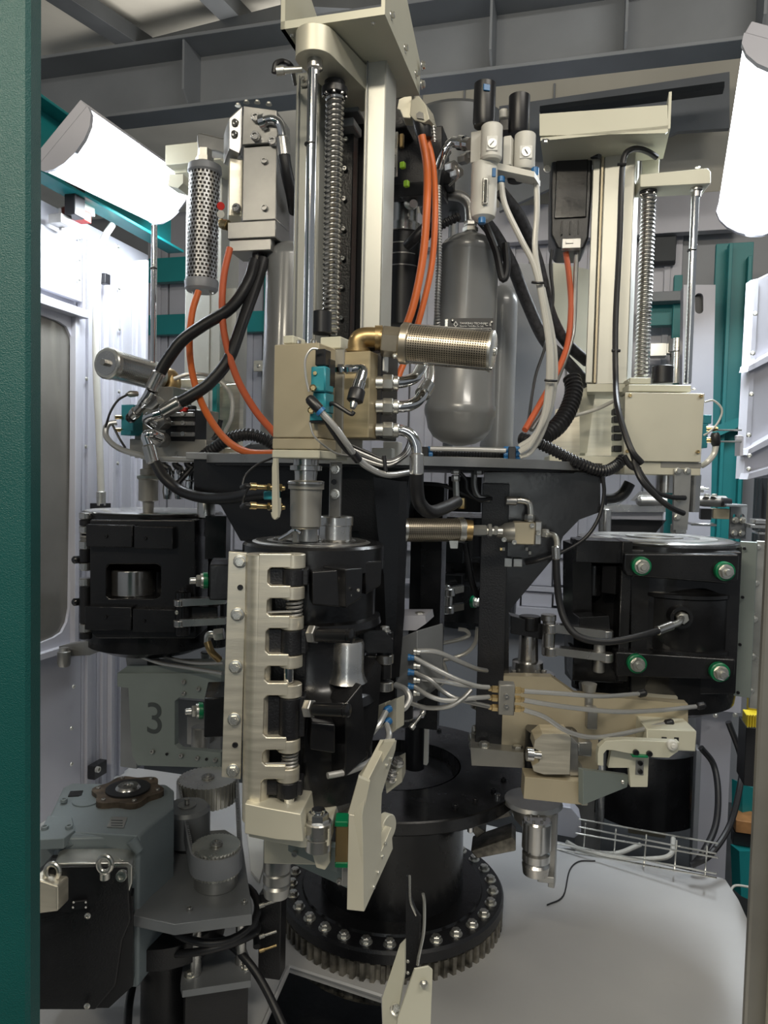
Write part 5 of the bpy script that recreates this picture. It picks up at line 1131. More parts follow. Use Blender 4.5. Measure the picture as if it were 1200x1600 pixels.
# open pale guard door at right with ribs and rivets
t = struct('door_2', G().pp([(1179, 440), (1260, 400), (1260, 745), (1162, 748)], 2.5, .02, 30, at=(1180, 600)), WALL)
g = G(); g.pp([(1179, 440), (1186, 435), (1170, 748), (1162, 748)], 2.47, .03, 30, at=(1174, 600)); obj('door_rail', g, WALL, t)
for (a, b) in ((572, 560), (702, 690), (740, 745)):
    g = G(); g.pp([(1170, a), (1235, b-24), (1235, b-12), (1168, a+9)], 2.45, .03, 30, at=(1180, 600)); obj('door_rail', g, WALL, t)
for x, y in ((1180, 490), (1176, 552), (1174, 616), (1170, 680), (1171, 712), (1170, 733)): screw('button', P(x, y, 2.42), (-.5, -1, 0), .008, ZINC, t, 'rivet')
g = G(); g.vl(1058, 3.47, [(530, 14), (550, 14), (551, 11), (600, 11)], 24); g.pbox(1035, 536, 1072, 552, 3.47, .05); g.pbox(1016, 536, 1042, 556, 3.48, .08); tl = single('door_latch', g, ZINC, 'metal latch with two screws on the teal frame behind the right guide rod', 'latch')
t = thing('yellow_guard_bumper', 'yellow ribbed bumper strip low at the right edge', 'bumper', P(1180, 1130, 1.9))
g = G(); g.pbox(1166, 1118, 1190, 1136, 1.9, .05); g.pbox(1170, 1040, 1200, 1118, 1.95, .02); obj('bumper', g, YELLOW, t)
for i in range(5):
    g = G(); g.pbox(1168+i*4, 1117, 1170+i*4, 1137, 1.895, .006); obj('rib', g, YELLOW, t)
g = G(); g.pbox(1164, 1138, 1200, 1230, 1.95, .1); obj('dark_core', g, PLASB, t)

# ================================================================== LEFT MAST
t = thing('left_mast', 'pale mast with a cream head on the far left', 'mast', P(318, 690, 2.3))
g = G(); g.pbox(258, 222, 345, 254, 2.2, .14); obj('head', g, CREAM, t, bev=.003)
g = G(); g.pbox(272, 254, 292, 270, 2.25, .06); g.pp([(265, 272), (286, 272), (286, 286), (278, 294), (262, 290)], 2.2, .06, RA); obj('head_bracket', g, CREAM, t)
g = G(); g.pbox(289, 256, 345, 690, 2.32, .12); obj('column', g, PROF, t, bev=.003)
g = G(); g.pbox(325, 256, 328, 690, 2.31, .01); g.pbox(347, 450, 368, 680, 2.33, .08); obj('column_rib', g, PROF, t)
t = thing('guide_rod', 'slim chrome rod hanging at the far left beside the left mast', 'rod', P(240, 600, 2.2))
g = G(); g.vc(240, 352, 645, 2.0, 4.5); obj('rod', g, CHROME, t); g = G(); g.vc(240, 418, 421, 2.0, 5.5); obj('seal_ring', g, PLASB, t)
t = thing('perforated_filter', 'upright perforated grey filter cartridge left of the steel valve stack', 'filter', P(318, 455, 2.0))
A_, B_ = P(320, 272, 2.0), P(315, 440, 2.0); r = 23.5*sc(2.0)
g = G(); g.perf(A_, B_, r, 24, 27, .62, True); obj('mesh_sleeve', g, MESHG, t, norm=False, kind='stuff')
g = G(); g.cyl(A_, B_, r*.92, 28); obj('filter_core', g, MESHC, t)
g = G(); g.vl(320, 2.0, [(256, 18), (260, 25), (270, 26), (273, 24)], 30); g.vl(315, 2.0, [(438, 25), (441, 26), (452, 25), (456, 22)], 30); obj('end_cap', g, WALLD, t)
g = G(); g.vl(320, 2.0, [(234, 11), (246, 11), (247, 14), (256, 14)], 6); obj('hex_nut', g, ZINC, t)
for x in (304, 330): screw('hex', P(x, 456, 2.0), -Z, .006, ZINC, t)
g = G(); g.pp([(306, 210), (312, 206), (345, 214), (376, 216), (376, 244), (350, 242), (333, 236), (308, 236)], 2.02, .05, RA); obj('elbow', g, STEELD, t, bev=.006)
t = thing('steel_valve_stack', 'tall stack of grey steel valve blocks with bolts in the upper left', 'valve', P(395, 395, 1.9))
g = G(); g.pp([(358, 184), (379, 165), (380, 226), (374, 240), (358, 232)], 1.9, .10, 20); g.pp([(380, 165), (432, 172), (434, 222), (378, 226)], 1.88, .10, -12); up_ = obj('upper_block', g, STEELD, t, bev=.002)
for x, y in ((400, 185), (399, 214), (426, 222)): screw('socket', P(x, y, 1.875), (0, -1, 0), .011, STEEL, up_)
for x, y in ((369, 193), (368, 211)): screw('socket', P(x, y, 1.90), (-.6, -1, 0), .009, STEEL, up_)
for x, y in ((372, 163), (385, 158), (402, 158), (420, 161)): screw('hex', P(x, y+3, 1.92), Z, .006, ZINC, up_)
g = G(); g.pbox(379, 228, 432, 344, 1.89, .10, -12); mb_ = obj('middle_block', g, STEELD, t, bev=.002)
for x, y in ((413, 252), (413, 325)): screw('socket', P(x, y, 1.885), (0, -1, 0), .008, STEELD, mb_)
g = G(); g.pbox(355, 345, 431, 372, 1.89, .10, -12); g.pbox(358, 373, 424, 392, 1.90, .09, -12); obj('lower_block', g, STEELD, t, bev=.002)
g = G(); g.pbox(358, 248, 379, 338, 1.93, .05, 15); sp_ = obj('side_plate', g, ALU, t)
screw('socket', P(371, 326, 1.92), (-.3, -1, 0), .011, STEEL, sp_)
g = G(); g.pt([(412, 190, 1.87), (424, 187, 1.86), (436, 193, 1.86), (441, 210, 1.86), (442, 230, 1.86)], 7, 1.87, n=16); g.pl((408, 192, 1.87), (416, 189, 1.865), [(0, 12), (1, 11)], 20); obj('elbow_pipe', g, CHROME, t)
g = G(); g.pl((440, 214, 1.86), (444, 244, 1.86), [(0, 8), (.1, 10), (1, 10)], 20); obj('ferrule', g, STEEL, t)
g = G(); g.pt([(443, 240, 1.86), (448, 270, 1.87), (456, 305, 1.9), (460, 330, 1.95)], 9.5, 1.86, n=16); obj('hose', g, RUBBER, t)
g = G(); g.pl((345, 350, 1.92), (356, 352, 1.91), [(0, 6), (.5, 8), (1, 8)], 16); g.cyl(P(346, 347, 1.92), P(344, 344, 1.92), .008); obj('side_port', g, BRASS, t)
g = G(); g.vc(403, 392, 418, 1.93, 9); g.vc(414, 392, 412, 1.95, 7); obj('hose_ports', g, PLASB, t)
for (x, y) in ((345, 322), (345, 335)):
    g = G(); g.cyl(P(x, y, 1.95), P(x, y, 1.93), .010); obj('valve_button', g, RED if y < 330 else IVORY, t)
# hoses of the left side
def hose(pts, r, label, endA=None, endB=None, m=RUBBER, name='rubber_hose', pipe=None):
    t = thing(name, label, 'hose', P(*pts[0])); g = G(); g.pt(pts, r, n=16); obj('hose', g, m, t)
    for e in (endA, endB):
        if e:
            g = G(); g.pl(e[0], e[1], [(0, r*1.0), (.08, r*1.2), (.92, r*1.2), (1, r)], 20); f = obj('ferrule', g, STEEL, t)
            if len(e) > 2: g = G(); g.pt([e[1]]+list(e[2:]), r*.85, n=14); obj('pipe_end', g, CHROME, f)
    return t
hose([(398, 408, 1.9), (388, 440, 1.88), (362, 480, 1.86), (318, 508, 1.84), (285, 532, 1.83), (262, 562, 1.83), (248, 586, 1.83)], 9.2, 'upper thick black hose curving down from the steel valve stack', ((250, 582, 1.83), (236, 610, 1.83), (228, 624, 1.84), (222, 632, 1.86)))
hose([(412, 405, 1.92), (402, 440, 1.9), (380, 500, 1.86), (358, 560, 1.83), (330, 596, 1.82), (300, 618, 1.81), (275, 632, 1.81)], 9.2, 'lower thick black hose curving down from the steel valve stack', ((282, 628, 1.81), (252, 645, 1.81), (236, 650, 1.81), (230, 656, 1.82), (240, 664, 1.84)))
hose([(242, 722, 1.8), (258, 748, 1.78), (285, 768, 1.76), (320, 778, 1.7), (360, 778, 1.62), (395, 772, 1.55), (425, 768, 1.5)], 9.0, 'thick black hose sagging from the left valve cluster to the centre', ((240, 724, 1.8), (232, 695, 1.8), (228, 682, 1.8), (236, 678, 1.8), (252, 684, 1.82)))
hose([(430, 335, 2.0), (440, 350, 2.0), (420, 392, 2.0), (404, 412, 1.98)], 8, 'short black hose between the vessel and the steel valve stack')
cable([(359, 388, 1.9), (350, 430, 1.88), (347, 480, 1.86), (352, 530, 1.84), (370, 590, 1.8), (398, 640, 1.75), (430, 678, 1.7)], 5.5, ORANGED, 'orange cable hanging from the steel valve stack on the left', n=14)
cable([(310, 455, 1.95), (300, 490, 1.93), (296, 540, 1.9), (302, 590, 1.86), (320, 640, 1.8), (350, 684, 1.72), (385, 706, 1.66), (430, 709, 1.6)], 5.5, ORANGE, 'orange cable looping from below the perforated filter to the tan block', n=14)
cable([(312, 718, 1.9), (335, 700, 1.88), (362, 684, 1.86), (392, 679, 1.85), (420, 690, 1.85), (432, 700, 1.85)], 9, RUBBER, 'ribbed black conduit arching over the left arm', 'conduit', 'flexible_conduit', corr=(.0012, .009), n=16)
cable([(182, 660, 1.85), (168, 664, 1.84), (166, 682, 1.83), (185, 700, 1.82), (215, 710, 1.82), (240, 716, 1.82), (300, 718, 1.84), (360, 712, 1.86), (400, 708, 1.88)], 4.6, TUBE, 'silver air tube looping round the left valve cluster', 'tube', 'air_tube')
cable([(272, 592, 1.95), (300, 584, 1.95), (335, 590, 1.95), (360, 615, 1.95), (362, 650, 1.95), (350, 678, 1.95)], 3.2, CLEAR, 'thin milky tube arching over the left aluminium plate', 'tube', 'air_tube')
cable([(200, 616, 1.85), (184, 626, 1.84), (172, 645, 1.83), (165, 668, 1.83)], 1.8, RUBBER, 'thin black cable left of the left valve cluster', 'cable', 'black_cable')
cable([(176, 664, 1.83), (186, 684, 1.82), (196, 700, 1.82)], 1.8, RUBBER, 'thin black cable under the left valve cluster', 'cable', 'black_cable')
cable([(345, 656, 2.0), (338, 680, 2.0), (320, 700, 1.98), (300, 730, 1.95), (278, 755, 1.93)], 4, RUBBER, 'black cable falling between the left valve cluster and the left arm', 'cable', 'black_cable')
# left muffler
t = thing('exhaust_muffler', 'shiny round muffler with a flat end cap at the upper left', 'muffler', P(240, 595, 1.95))
A_, B_ = P(166, 567, 1.85), P(238, 587, 2.02); w_ = (B_-A_).normalized(); r = 22.5*sc(1.93)
g = G(); g.perf(A_+w_*.012, B_, r, 60, 26, .35); obj('mesh_sleeve', g, STEEL, t, norm=False, kind='stuff')
g = G(); g.cyl(A_+w_*.01, B_, r*.94, 36); obj('filter_core', g, MESHG, t)
g = G(); g.lathe(A_, A_+w_*.016, [(0, r*.98), (.2, r*1.06), (1, r*1.06)], 36); g.lathe(B_-w_*.004, B_+w_*.016, [(0, r*1.04), (1, r*1.04)], 36); ec = obj('end_cap', g, ZINC, t)
g = G(); g.lathe(A_-w_*.001, A_+w_*.002, [(0, r*.82), (1, r*.82)], 32); obj('cap_face', g, STEEL, ec)
g = G(); g.hex(A_-w_*.014, A_, .009); obj('centre_nut', g, STEELD, ec)
g = G(); g.pt([(240, 588, 2.03), (256, 590, 2.04), (266, 588, 2.05), (271, 600, 2.05), (265, 612, 2.05)], 12, 2.03, n=18); obj('elbow', g, BRASSD, t)
# left valve cluster
t = thing('valve_cluster', 'cluster of olive grey valve blocks and ports behind the left mould', 'valve', P(260, 715, 1.95))
g = G(); g.pbox(237, 604, 270, 630, 2.0, .1); g.pbox(210, 632, 260, 716, 1.95, .12); g.pbox(202, 686, 322, 714, 1.93, .10); g.pbox(300, 640, 320, 690, 2.0, .08); obj('block', g, VALVE, t, bev=.002)
g = G(); g.pbox(258, 640, 305, 690, 1.92, .06); bk = obj('coil_block', g, PLASB, t)
for y in (647, 661, 678):
    g = G(); g.pbox(266, y-3, 302, y+4, 1.91, .02); c_ = obj('clamp_bar', g, STEELD, bk)
    screw('socket', P(286, y, 1.908), (0, -1, 0), .006, STEEL, c_)
g = G(); g.pbox(280, 636, 290, 643, 1.91, .02); obj('red_tag', g, RED, t)
g = G(); g.vc(300, 634, 646, 1.93, 7); obj('round_coil', g, PLASB, t)
g = G(); g.pbox(189, 632, 208, 678, 1.92, .05); g.pbox(188, 672, 204, 680, 1.91, .04); obj('pilot_valve', g, TEALS, t, bev=.001)
for y in (652, 672):
    g = G(); g.pl((180, y, 1.91), (190, y, 1.92), [(0, 3), (1, 3)]); obj('brass_fitting', g, BRASS, t)
for x, y in ((236, 628), (247, 658), (246, 686)):
    g = G(); c = P(x, y, 1.86); g.cyl(c, c+Vector((.0, .05, 0)), .02, 20); g.hex(c-Vector((0, .01, 0)), c+Vector((0, .01, 0)), .022); obj('port', g, STEELD, t)
g = G(); g.pl((205, 652, 1.88), (222, 634, 1.86), [(0, 6), (.25, 9), (.5, 9), (.52, 7), (1, 7)], 18); obj('coupling', g, STEEL, t)
g = G(); g.pl((200, 658, 1.88), (207, 650, 1.88), [(0, 5), (.4, 8), (1, 8)], 16); obj('coupling_sleeve', g, PLASB, t)
for x in (258, 277, 296):
    g = G(); g.pt([(x-3, 716, 1.95), (x-3, 726, 1.95), (x+5, 732, 1.95)], 5, 1.95); obj('wire_port', g, RUBBER, t)
g = G(); g.pl((197, 616, 1.9), (215, 615, 1.92), [(0, 2), (.3, 5), (.6, 5), (1, 4)], 14); obj('sensor_plug', g, ZINC, t)
screw('socket', P(277, 709, 1.928), (0, -1, 0), .006, STEEL, t)
t = thing('blow_nozzle', 'grey stepped nozzle hanging below the left valve cluster', 'nozzle', P(235, 785, 2.0))
g = G(); g.vl(232, 2.0, [(718, 9), (732, 9), (733, 13), (742, 13), (743, 16), (748, 17), (750, 15), (782, 15), (784, 9), (800, 8)], 28); obj('barrel', g, VALVE, t)
g = G(); g.vc(232, 743, 748, 2.0, 17.5, 28); obj('collar', g, GREYG, t)
t = thing('steel_fitting_row', 'shiny pipe fittings hanging between the left nozzle and the left arm', 'fitting', P(280, 780, 2.0))
for x in (262, 280, 297):
    g = G(); g.vl(x, 2.0, [(728, 6), (736, 9), (750, 9), (752, 7), (768, 8), (780, 6)], 16); obj('fitting', g, CHROME, t)
g = G(); g.vl(322, 1.98, [(784, 13), (786, 14), (808, 14)], 28); single('guide_roller', g, STEEL, 'steel shaft stub rising from the right corner of the left mould', 'shaft')
t = thing('aluminium_bracket_plate', 'clouded aluminium plate with a teal edge behind the looped orange cable', 'plate', P(352, 705, 2.1))
g = G(); g.pbox(340, 600, 374, 708, 2.1, .02, -25); obj('plate', g, ALU, t); g = G(); g.pbox(331, 598, 338, 700, 2.08, .02); obj('teal_edge', g, TEAL, t)
g = G(); g.pbox(282, 592, 345, 605, 2.12, .08); g.pbox(318, 700, 440, 716, 2.0, .1); obj('shelf', g, ALUC, t)
for x, y in ((341, 630), (340, 650), (372, 612)): screw('socket', P(x, y, 2.098), (0, -1, 0), .004, STEELD, t)
g = G(); g.pl((384, 702, 1.9), (394, 698, 1.9), [(0, 6), (1, 7)], 16); g.pt([(394, 698, 1.9), (410, 696, 1.9), (430, 694, 1.9)], 6.5, 1.9); single('grey_coupling', g, GREYN, 'grey coupling lying left of the tan block', 'fitting')
# small items on left wall
t = thing('safety_switch', 'small red and black safety switch high on the left wall', 'switch', LW(100, 350, .05))
g = G(); g.box(LW(94, 345, .04), (.05, .05, .03), RA+90); g.prism([LW(91, 325, .02), LW(100, 322, .02), LW(108, 345, .02), LW(104, 364, .02), LW(92, 360, .02)], UR*.012); obj('bracket', g, STEELD, t)
g = G(); g.box(LW(124, 336, .06), (.07, .04, .035), RA+90); obj('red_button', g, RED, t)
g = G(); g.box(LW(117, 300, .08), (.05, .04, .16), RA+90); obj('black_lever', g, PLASB, t)
g = G(); g.box(LW(132, 322, .06), (.07, .03, .05), RA+90); obj('latch_plate', g, ZINC, t)
t = thing('clear_wall_hose', 'clear tube hanging along the left wall panels', 'hose', LW(158, 790, .06))
g = G(); g.tube([LW(175, 352, .06), LW(160, 380, .07), LW(152, 440, .08), LW(150, 560, .08), LW(155, 680, .07), LW(158, 770, .06)], .012, n=12); obj('tube', g, CLEAR, t)
g = G(); g.cyl(LW(158, 768, .06), LW(158, 790, .06), .016); obj('hose_end', g, ZINC, t); g = G(); g.box(LW(157, 795, .05), (.05, .05, .04), RA+90); obj('black_foot', g, PLASB, t)
g = G(); g.box(LW(163, 436, .04), (.03, .03, .035), RA+90); obj('tube_clip', g, PLASB, t)
t = thing('wall_latch', 'small black latch low on the left wall panels', 'latch', LW(152, 1202, .03))
g = G(); g.box(LW(152, 1202, .03), (.07, .03, .05), RA+90); obj('plate', g, PLASB, t); screw('socket', LW(151, 1202, .05), UR, .011, ZINC, t)
for x, y in ((370, 561), (405, 572)):
    t = thing('wall_socket_plate', 'small white plate on the back wall, %s one left of the front mast' % ('higher' if y < 570 else 'lower'), 'plate', BW(x, y, .12)); c = BW(x, y, .12)
    g = G(); g.box(c, (.06, .02, .06), RA); obj('plate', g, ALU, t); screw('button', c-VR*.01, -VR, .012, ZINC, t)

# ================================================================== LOWER CENTRE AND RIGHT
t = thing('perforated_muffler', 'small horizontal mesh muffler in front of the black centre arm', 'muffler', P(680, 845, 1.5))
A_, B_ = P(630, 828, 1.48), P(716, 828, 1.52); w_ = (B_-A_).normalized(); r = 18.5*sc(1.5)
g = G(); g.perf(A_, B_, r, 40, 30, .6); obj('mesh_sleeve', g, MESH, t, norm=False, kind='stuff')
g = G(); g.cyl(A_, B_, r*.92, 28); obj('filter_core', g, MESHC, t)
g = G(); g.lathe(A_-w_*.003, A_+w_*.003, [(0, r*1.06), (1, r*1.06)], 30); g.lathe(B_-w_*.004, B_+w_*.01, [(0, r*1.08), (1, r*1.08)], 30); obj('end_cap', g, ZINC, t)
g = G(); g.pl((722, 828, 1.52), (738, 829, 1.52), [(0, 16), (.2, 17), (1, 16)], 20); obj('bush', g, BRASSD, t)
g = G(); g.hex(P(738, 829, 1.52), P(760, 829, 1.52), 9*sc(1.52)); g.hex(P(762, 829, 1.52), P(768, 829, 1.52), 11*sc(1.52)); g.pl((736, 829, 1.52), (785, 830, 1.52), [(0, 6), (1, 6)]); g.hex(P(771, 829, 1.52), P(777, 830, 1.52), 8*sc(1.52)); obj('hex_adapter', g, ZINC, t)
g = G(); g.pp([(702, 845), (716, 845), (715, 857), (704, 857)], 1.5, .01, 0); obj('clamp_foot', g, ZINC, t)
t = thing('pilot_valve_block', 'small tan valve on the black right arm with pipes on both sides', 'valve', P(820, 850, 1.58))
g = G(); g.pbox(801, 816, 836, 851, 1.56, .05, -8); obj('body', g, TAN, t, bev=.001)
g = G(); g.pl((776, 832, 1.57), (802, 832, 1.57), [(0, 8), (.3, 11), (.5, 15), (1, 17)], 20); obj('side_body', g, VALVE, t)
g = G(); g.pbox(836, 815, 846, 851, 1.57, .04, -8); cl_ = obj('end_plate', g, STEELD, t)
for x, y in ((831, 821), (803, 847), (841, 833), (787, 843)): screw('socket', P(x, y, 1.558), (0, -1, 0), .0055, ZINC, t)
g = G(); g.pt([(827, 815, 1.57), (829, 800, 1.57), (826, 786, 1.57), (814, 782, 1.57), (806, 782, 1.57)], 5, 1.57, n=14); g.hex(P(827, 814, 1.57), P(828, 804, 1.57), .011); obj('upper_pipe', g, ZINC, t)
g = G(); g.pl((790, 782, 1.57), (808, 783, 1.57), [(0, 6), (.05, 7), (.9, 7), (1, 5)], 16); obj('ferrule', g, STEELD, t)
g = G(); g.hex(P(846, 833, 1.57), P(857, 834, 1.57), .010); g.pt([(855, 834, 1.57), (866, 837, 1.56), (870, 846, 1.55), (870, 856, 1.54)], 4.6, 1.56, n=14); obj('side_pipe', g, ZINC, t)
g = G(); g.pl((868, 853, 1.54), (869, 874, 1.54), [(0, 5), (.08, 7), (.95, 7), (1, 6)], 16); obj('ferrule', g, STEEL, t)
g = G(); g.pt([(869, 870, 1.54), (870, 900, 1.54), (874, 940, 1.54), (884, 972, 1.53), (905, 995, 1.52), (945, 1003, 1.52), (990, 996, 1.53), (1030, 985, 1.56)], 5.6, 1.54, n=14); obj('long_hose', g, RUBBER, t)
g = G(); g.pl((1026, 986, 1.56), (1050, 977, 1.58), [(0, 6), (.05, 7.5), (.95, 7.5), (1, 6)], 16); obj('ferrule', g, STEEL, t)
g = G(); g.pt([(1048, 978, 1.58), (1060, 973, 1.60), (1065, 966, 1.63)], 5, 1.6, n=12); obj('pipe_end', g, ZINC, t)
t = thing('arm_label_group', 'small printed plates stuck on the black right arm', 'label', P(800, 870, 1.6))
g = G(); g.pbox(788, 872, 800, 886, 1.635, .006, -8); g.pbox(802, 873, 816, 886, 1.635, .006, -8); obj('clear_box', g, STEELD, t)
for x, y, m in ((783, 858, BRASS), (823, 858, IVORY), (828, 864, IVORY), (787, 858, IVORY)):
    g = G(); g.pbox(x-2, y-2.5, x+2, y+2.5, 1.636, .003, -8); obj('tag', g, m, t)
# hose unions between arms
t = thing('pipe_union', 'pale brass hex pipe union below the deck edge, left one', 'fitting', P(713, 760, 1.55))
g = G(); g.hex(P(712, 734, 1.55), P(712, 741, 1.55), .010); g.hex(P(712, 742, 1.55), P(712, 752, 1.55), .009); g.pt([(712, 750, 1.55), (713, 775, 1.55), (714, 792, 1.55)], 5, 1.55); obj('union', g, ZINC, t)
g = G(); g.hex(P(722, 778, 1.57), P(722, 795, 1.57), .008); obj('brass_nipple', g, BRASS, t)
t = thing('pipe_union', 'pale hex pipe union below the deck edge, right one', 'fitting', P(745, 760, 1.6))
g = G(); g.hex(P(748, 734, 1.6), P(748, 742, 1.6), .010); g.pt([(741, 738, 1.62), (741, 760, 1.62), (748, 776, 1.62), (765, 780, 1.62)], 5, 1.6); obj('union', g, STEELD, t)
cable([(718, 738, 1.56), (728, 750, 1.56), (730, 766, 1.56), (745, 780, 1.56), (768, 779, 1.58)], 3, RUBBER, 'short black tube curling beside the pipe unions', 'tube', 'black_tube')
cable([(655, 755, 1.62), (690, 758, 1.6), (720, 770, 1.6), (755, 784, 1.6)], 3, RUBBER, 'thin black tube crossing under the deck edge', 'tube', 'black_tube')
cable([(727, 848, 1.7), (732, 880, 1.7), (738, 910, 1.7), (746, 930, 1.72), (754, 918, 1.74)], 5, RUBBER, 'black hose hanging below the small mesh muffler', 'hose', 'rubber_hose')
# grey tubes from the centre manifold to the connector block
t = thing('tube_manifold', 'grey manifold box with a row of tube fittings right of the front mould', 'manifold', P(625, 1080, 1.45))
g = G(); g.pp([(617, 1000), (652, 985), (652, 1085), (620, 1110)], 1.45, .10, -35); mf = obj('box', g, GREYN, t, bev=.003)
g = G(); g.pp([(614, 962), (664, 962), (666, 974), (650, 985), (616, 985)], 1.5, .08, -15); obj('shelf', g, WALL, t); screw('hex', P(656, 964, 1.52), Z, .010, ZINC, t)
ys = [1018, 1027, 1040, 1050, 1062, 1072, 1082]
for i, y in enumerate(ys):
    g = G(); x = 637 if i % 2 else 646; g.pl((x, y, 1.43), (x+10, y+1, 1.43), [(0, 5.5), (.4, 5.5), (.5, 4.6), (1, 4.6)], 14); obj('tube_fitting', g, BLUE if i % 2 else ZINC, mf)
paths = [([(652, 1017, 1.43), (680, 1018, 1.43), (710, 1030, 1.45), (742, 1044, 1.5), (760, 1048, 1.58)], TUBE, 'highest grey tube leaving the centre manifold'),
 ([(646, 1027, 1.43), (680, 1045, 1.42), (715, 1062, 1.42), (745, 1072, 1.43), (764, 1074, 1.44)], TUBE, 'grey tube dipping from the centre manifold to the top port of the connector block'),
 ([(646, 1050, 1.43), (672, 1062, 1.42), (692, 1080, 1.42), (715, 1092, 1.42), (764, 1104, 1.44)], STEELD, 'grey tube from the centre manifold crossing down to the lowest port of the connector block'),
 ([(646, 1072, 1.43), (672, 1088, 1.41), (700, 1095, 1.41), (735, 1091, 1.42), (764, 1089, 1.44)], TUBE, 'grey tube sagging from the centre manifold to the middle port of the connector block'),
 ([(652, 1060, 1.45), (690, 1064, 1.46), (720, 1070, 1.46), (745, 1072, 1.48)], TUBE, 'straight pale tube between the sagging tubes'),
 ([(640, 1098, 1.43), (668, 1106, 1.42), (700, 1104, 1.41), (722, 1092, 1.41), (736, 1078, 1.42)], STEELD, 'dark grey tube looping lowest under the connector tubes')]
for p_, m_, l_ in paths: cable(p_, 3.8, m_, l_, 'tube', 'air_tube')
for p_, l_ in (([(690, 1005, 1.9), (715, 1000, 1.9), (732, 993, 1.9), (728, 985, 1.9), (716, 983, 1.9)], 'white tube hooking left behind the right arm, upper one'),
   ([(746, 980, 1.9), (742, 1005, 1.9), (725, 1022, 1.9), (690, 1032, 1.9), (652, 1040, 1.9)], 'long white tube curving behind the right arm'),
   ([(684, 1022, 1.85), (694, 1040, 1.85), (698, 1058, 1.85), (688, 1070, 1.85), (662, 1078, 1.85)], 'white tube curving behind the grey connector tubes')):
    cable(p_, 3.2, CLEAR, l_, 'tube', 'air_tube')
t = thing('tube_connector_block', 'grey green connector block with brass fittings on the tan carrier', 'connector', P(792, 1118, 1.42))
g = G(); g.pbox(779, 1070, 804, 1118, 1.43, .03, -6); obj('block', g, VALVE, t, bev=.001)
for y in (1087, 1103): screw('socket', P(791, y, 1.428), (0, -1, 0), .0045, STEELD, t)
for y in (1077, 1091, 1106):
    g = G(); g.pl((763, y-1, 1.445), (779, y, 1.445), [(0, 4), (.3, 4.5), (.35, 6), (1, 6)], 6); obj('brass_fitting', g, BRASS, t)
    g = G(); g.pl((804, y+1, 1.445), (819, y+2, 1.445), [(0, 6), (.6, 6), (.65, 4.5), (1, 4)], 6); obj('brass_fitting', g, BRASS, t)
cable([(818, 1080, 1.445), (880, 1084, 1.46), (940, 1088, 1.5), (1000, 1084, 1.58)], 3.6, TUBE, 'uppermost silver tube running right from the connector block', 'tube', 'air_tube')
cable([(818, 1094, 1.445), (880, 1104, 1.46), (960, 1112, 1.5), (1030, 1110, 1.55), (1088, 1104, 1.6)], 3.8, TUBE, 'middle silver tube running right under the right mould', 'tube', 'air_tube')
cable([(818, 1109, 1.445), (850, 1120, 1.45), (885, 1142, 1.46), (925, 1152, 1.48), (975, 1146, 1.52), (1038, 1131, 1.56)], 3.8, TUBE, 'lowest silver tube sagging right from the connector block', 'tube', 'air_tube')
for x, y, Y, l in ((1000, 1084, 1.58, 'upper'), (1092, 1103, 1.6, 'rightmost'), (1042, 1130, 1.56, 'lower')):
    g = G(); g.pl((x-4, y+1, Y), (x+10, y-2, Y), [(0, 4), (.2, 6), (.8, 6), (1, 4)], 14); single('black_tube_plug', g, PLASB, 'black push-in plug at the end of a silver tube under the right mould, %s one' % l, 'fitting')
# tan carrier plate under right station
t = thing('mould_carrier', 'tan carrier of plates and arms below the right mould', 'carrier', P(850, 1250, 1.6))
g = G(); g.pp([(780, 1056), (862, 1058), (900, 1085), (1075, 1100), (1075, 1150), (935, 1155), (935, 1200), (912, 1232), (875, 1222), (815, 1200), (778, 1165)], 1.62, .03, -6, [rrect(824, 1146, 920, 1222, 26)] if False else (), at=(900, 1150)); obj('rear_plate', g, TAN, t)
g = G(); g.pp([(820, 1214), (912, 1222), (912, 1258), (818, 1248)], 1.5, .05, -4); obj('front_beam', g, TAN, t, bev=.001)
g = G(); g.pp([(911, 1203), (984, 1212), (980, 1230), (911, 1258)], 1.49, .015, 25); fb = obj('angled_plate', g, GREYG, t, bev=.001)
g = G(); g.pbox(909, 1236, 919, 1259, 1.485, .02, 0); obj('plate_end', g, ALUC, t)
for x, y in ((973, 1222), (928, 1245)): screw('button', P(x, y, 1.49), (-.3, -1, 0), .004, ZINC, fb)
g = G(); g.pp([(934, 1196), (934, 1178), (936, 1168), (946, 1158), (975, 1156), (1062, 1160), (1060, 1174), (1046, 1184), (1012, 1183), (955, 1172), (948, 1172), (943, 1178), (943, 1197)], 1.47, .02, -4, at=(1000, 1170)); br = obj('cam_fork', g, CREAM, t, bev=.001)
for x, y in ((993, 1175), (1014, 1177)):
    screw('socket', P(x, y, 1.468), (0, -1, 0), .006, PLASB, br)
g = G(); c = P(1048, 1162, 1.465); g.cyl(c, c-Vector((0, .012, 0)), .010, 24); g.cyl(c-Vector((0, .012, 0)), c-Vector((0, .016, 0)), .005); obj('follower', g, IVORY, br)
g = G(); g.pbox(1010, 1140, 1088, 1173, 1.52, .10, -4); blk = obj('slider_block', g, CREAM, t, bev=.002)
for x in (1038, 1057):
    g = G(); g.pbox(x-4, 1152, x+4, 1159, 1.519, .003, -4); obj('slot', g, PLASB, blk)
g = G(); g.pp([(955, 1172), (1014, 1182), (1012, 1230), (985, 1230), (983, 1200), (950, 1200)], 1.50, .015, -4); bp = obj('back_tab', g, CREAM, t, bev=.001)
g = G(); g.pbox(993, 1188, 1006, 1211, 1.497, .004, -4); ss = obj('slot_plate', g, STEELD, bp)
for y in (1192, 1205): screw('socket', P(1000, y, 1.496), (0, -1, 0), .005, PLASB, ss)
g = G(); g.pbox(988, 1181, 1013, 1184, 1.46, .02, -4); obj('green_shim', g, GREEN, t)
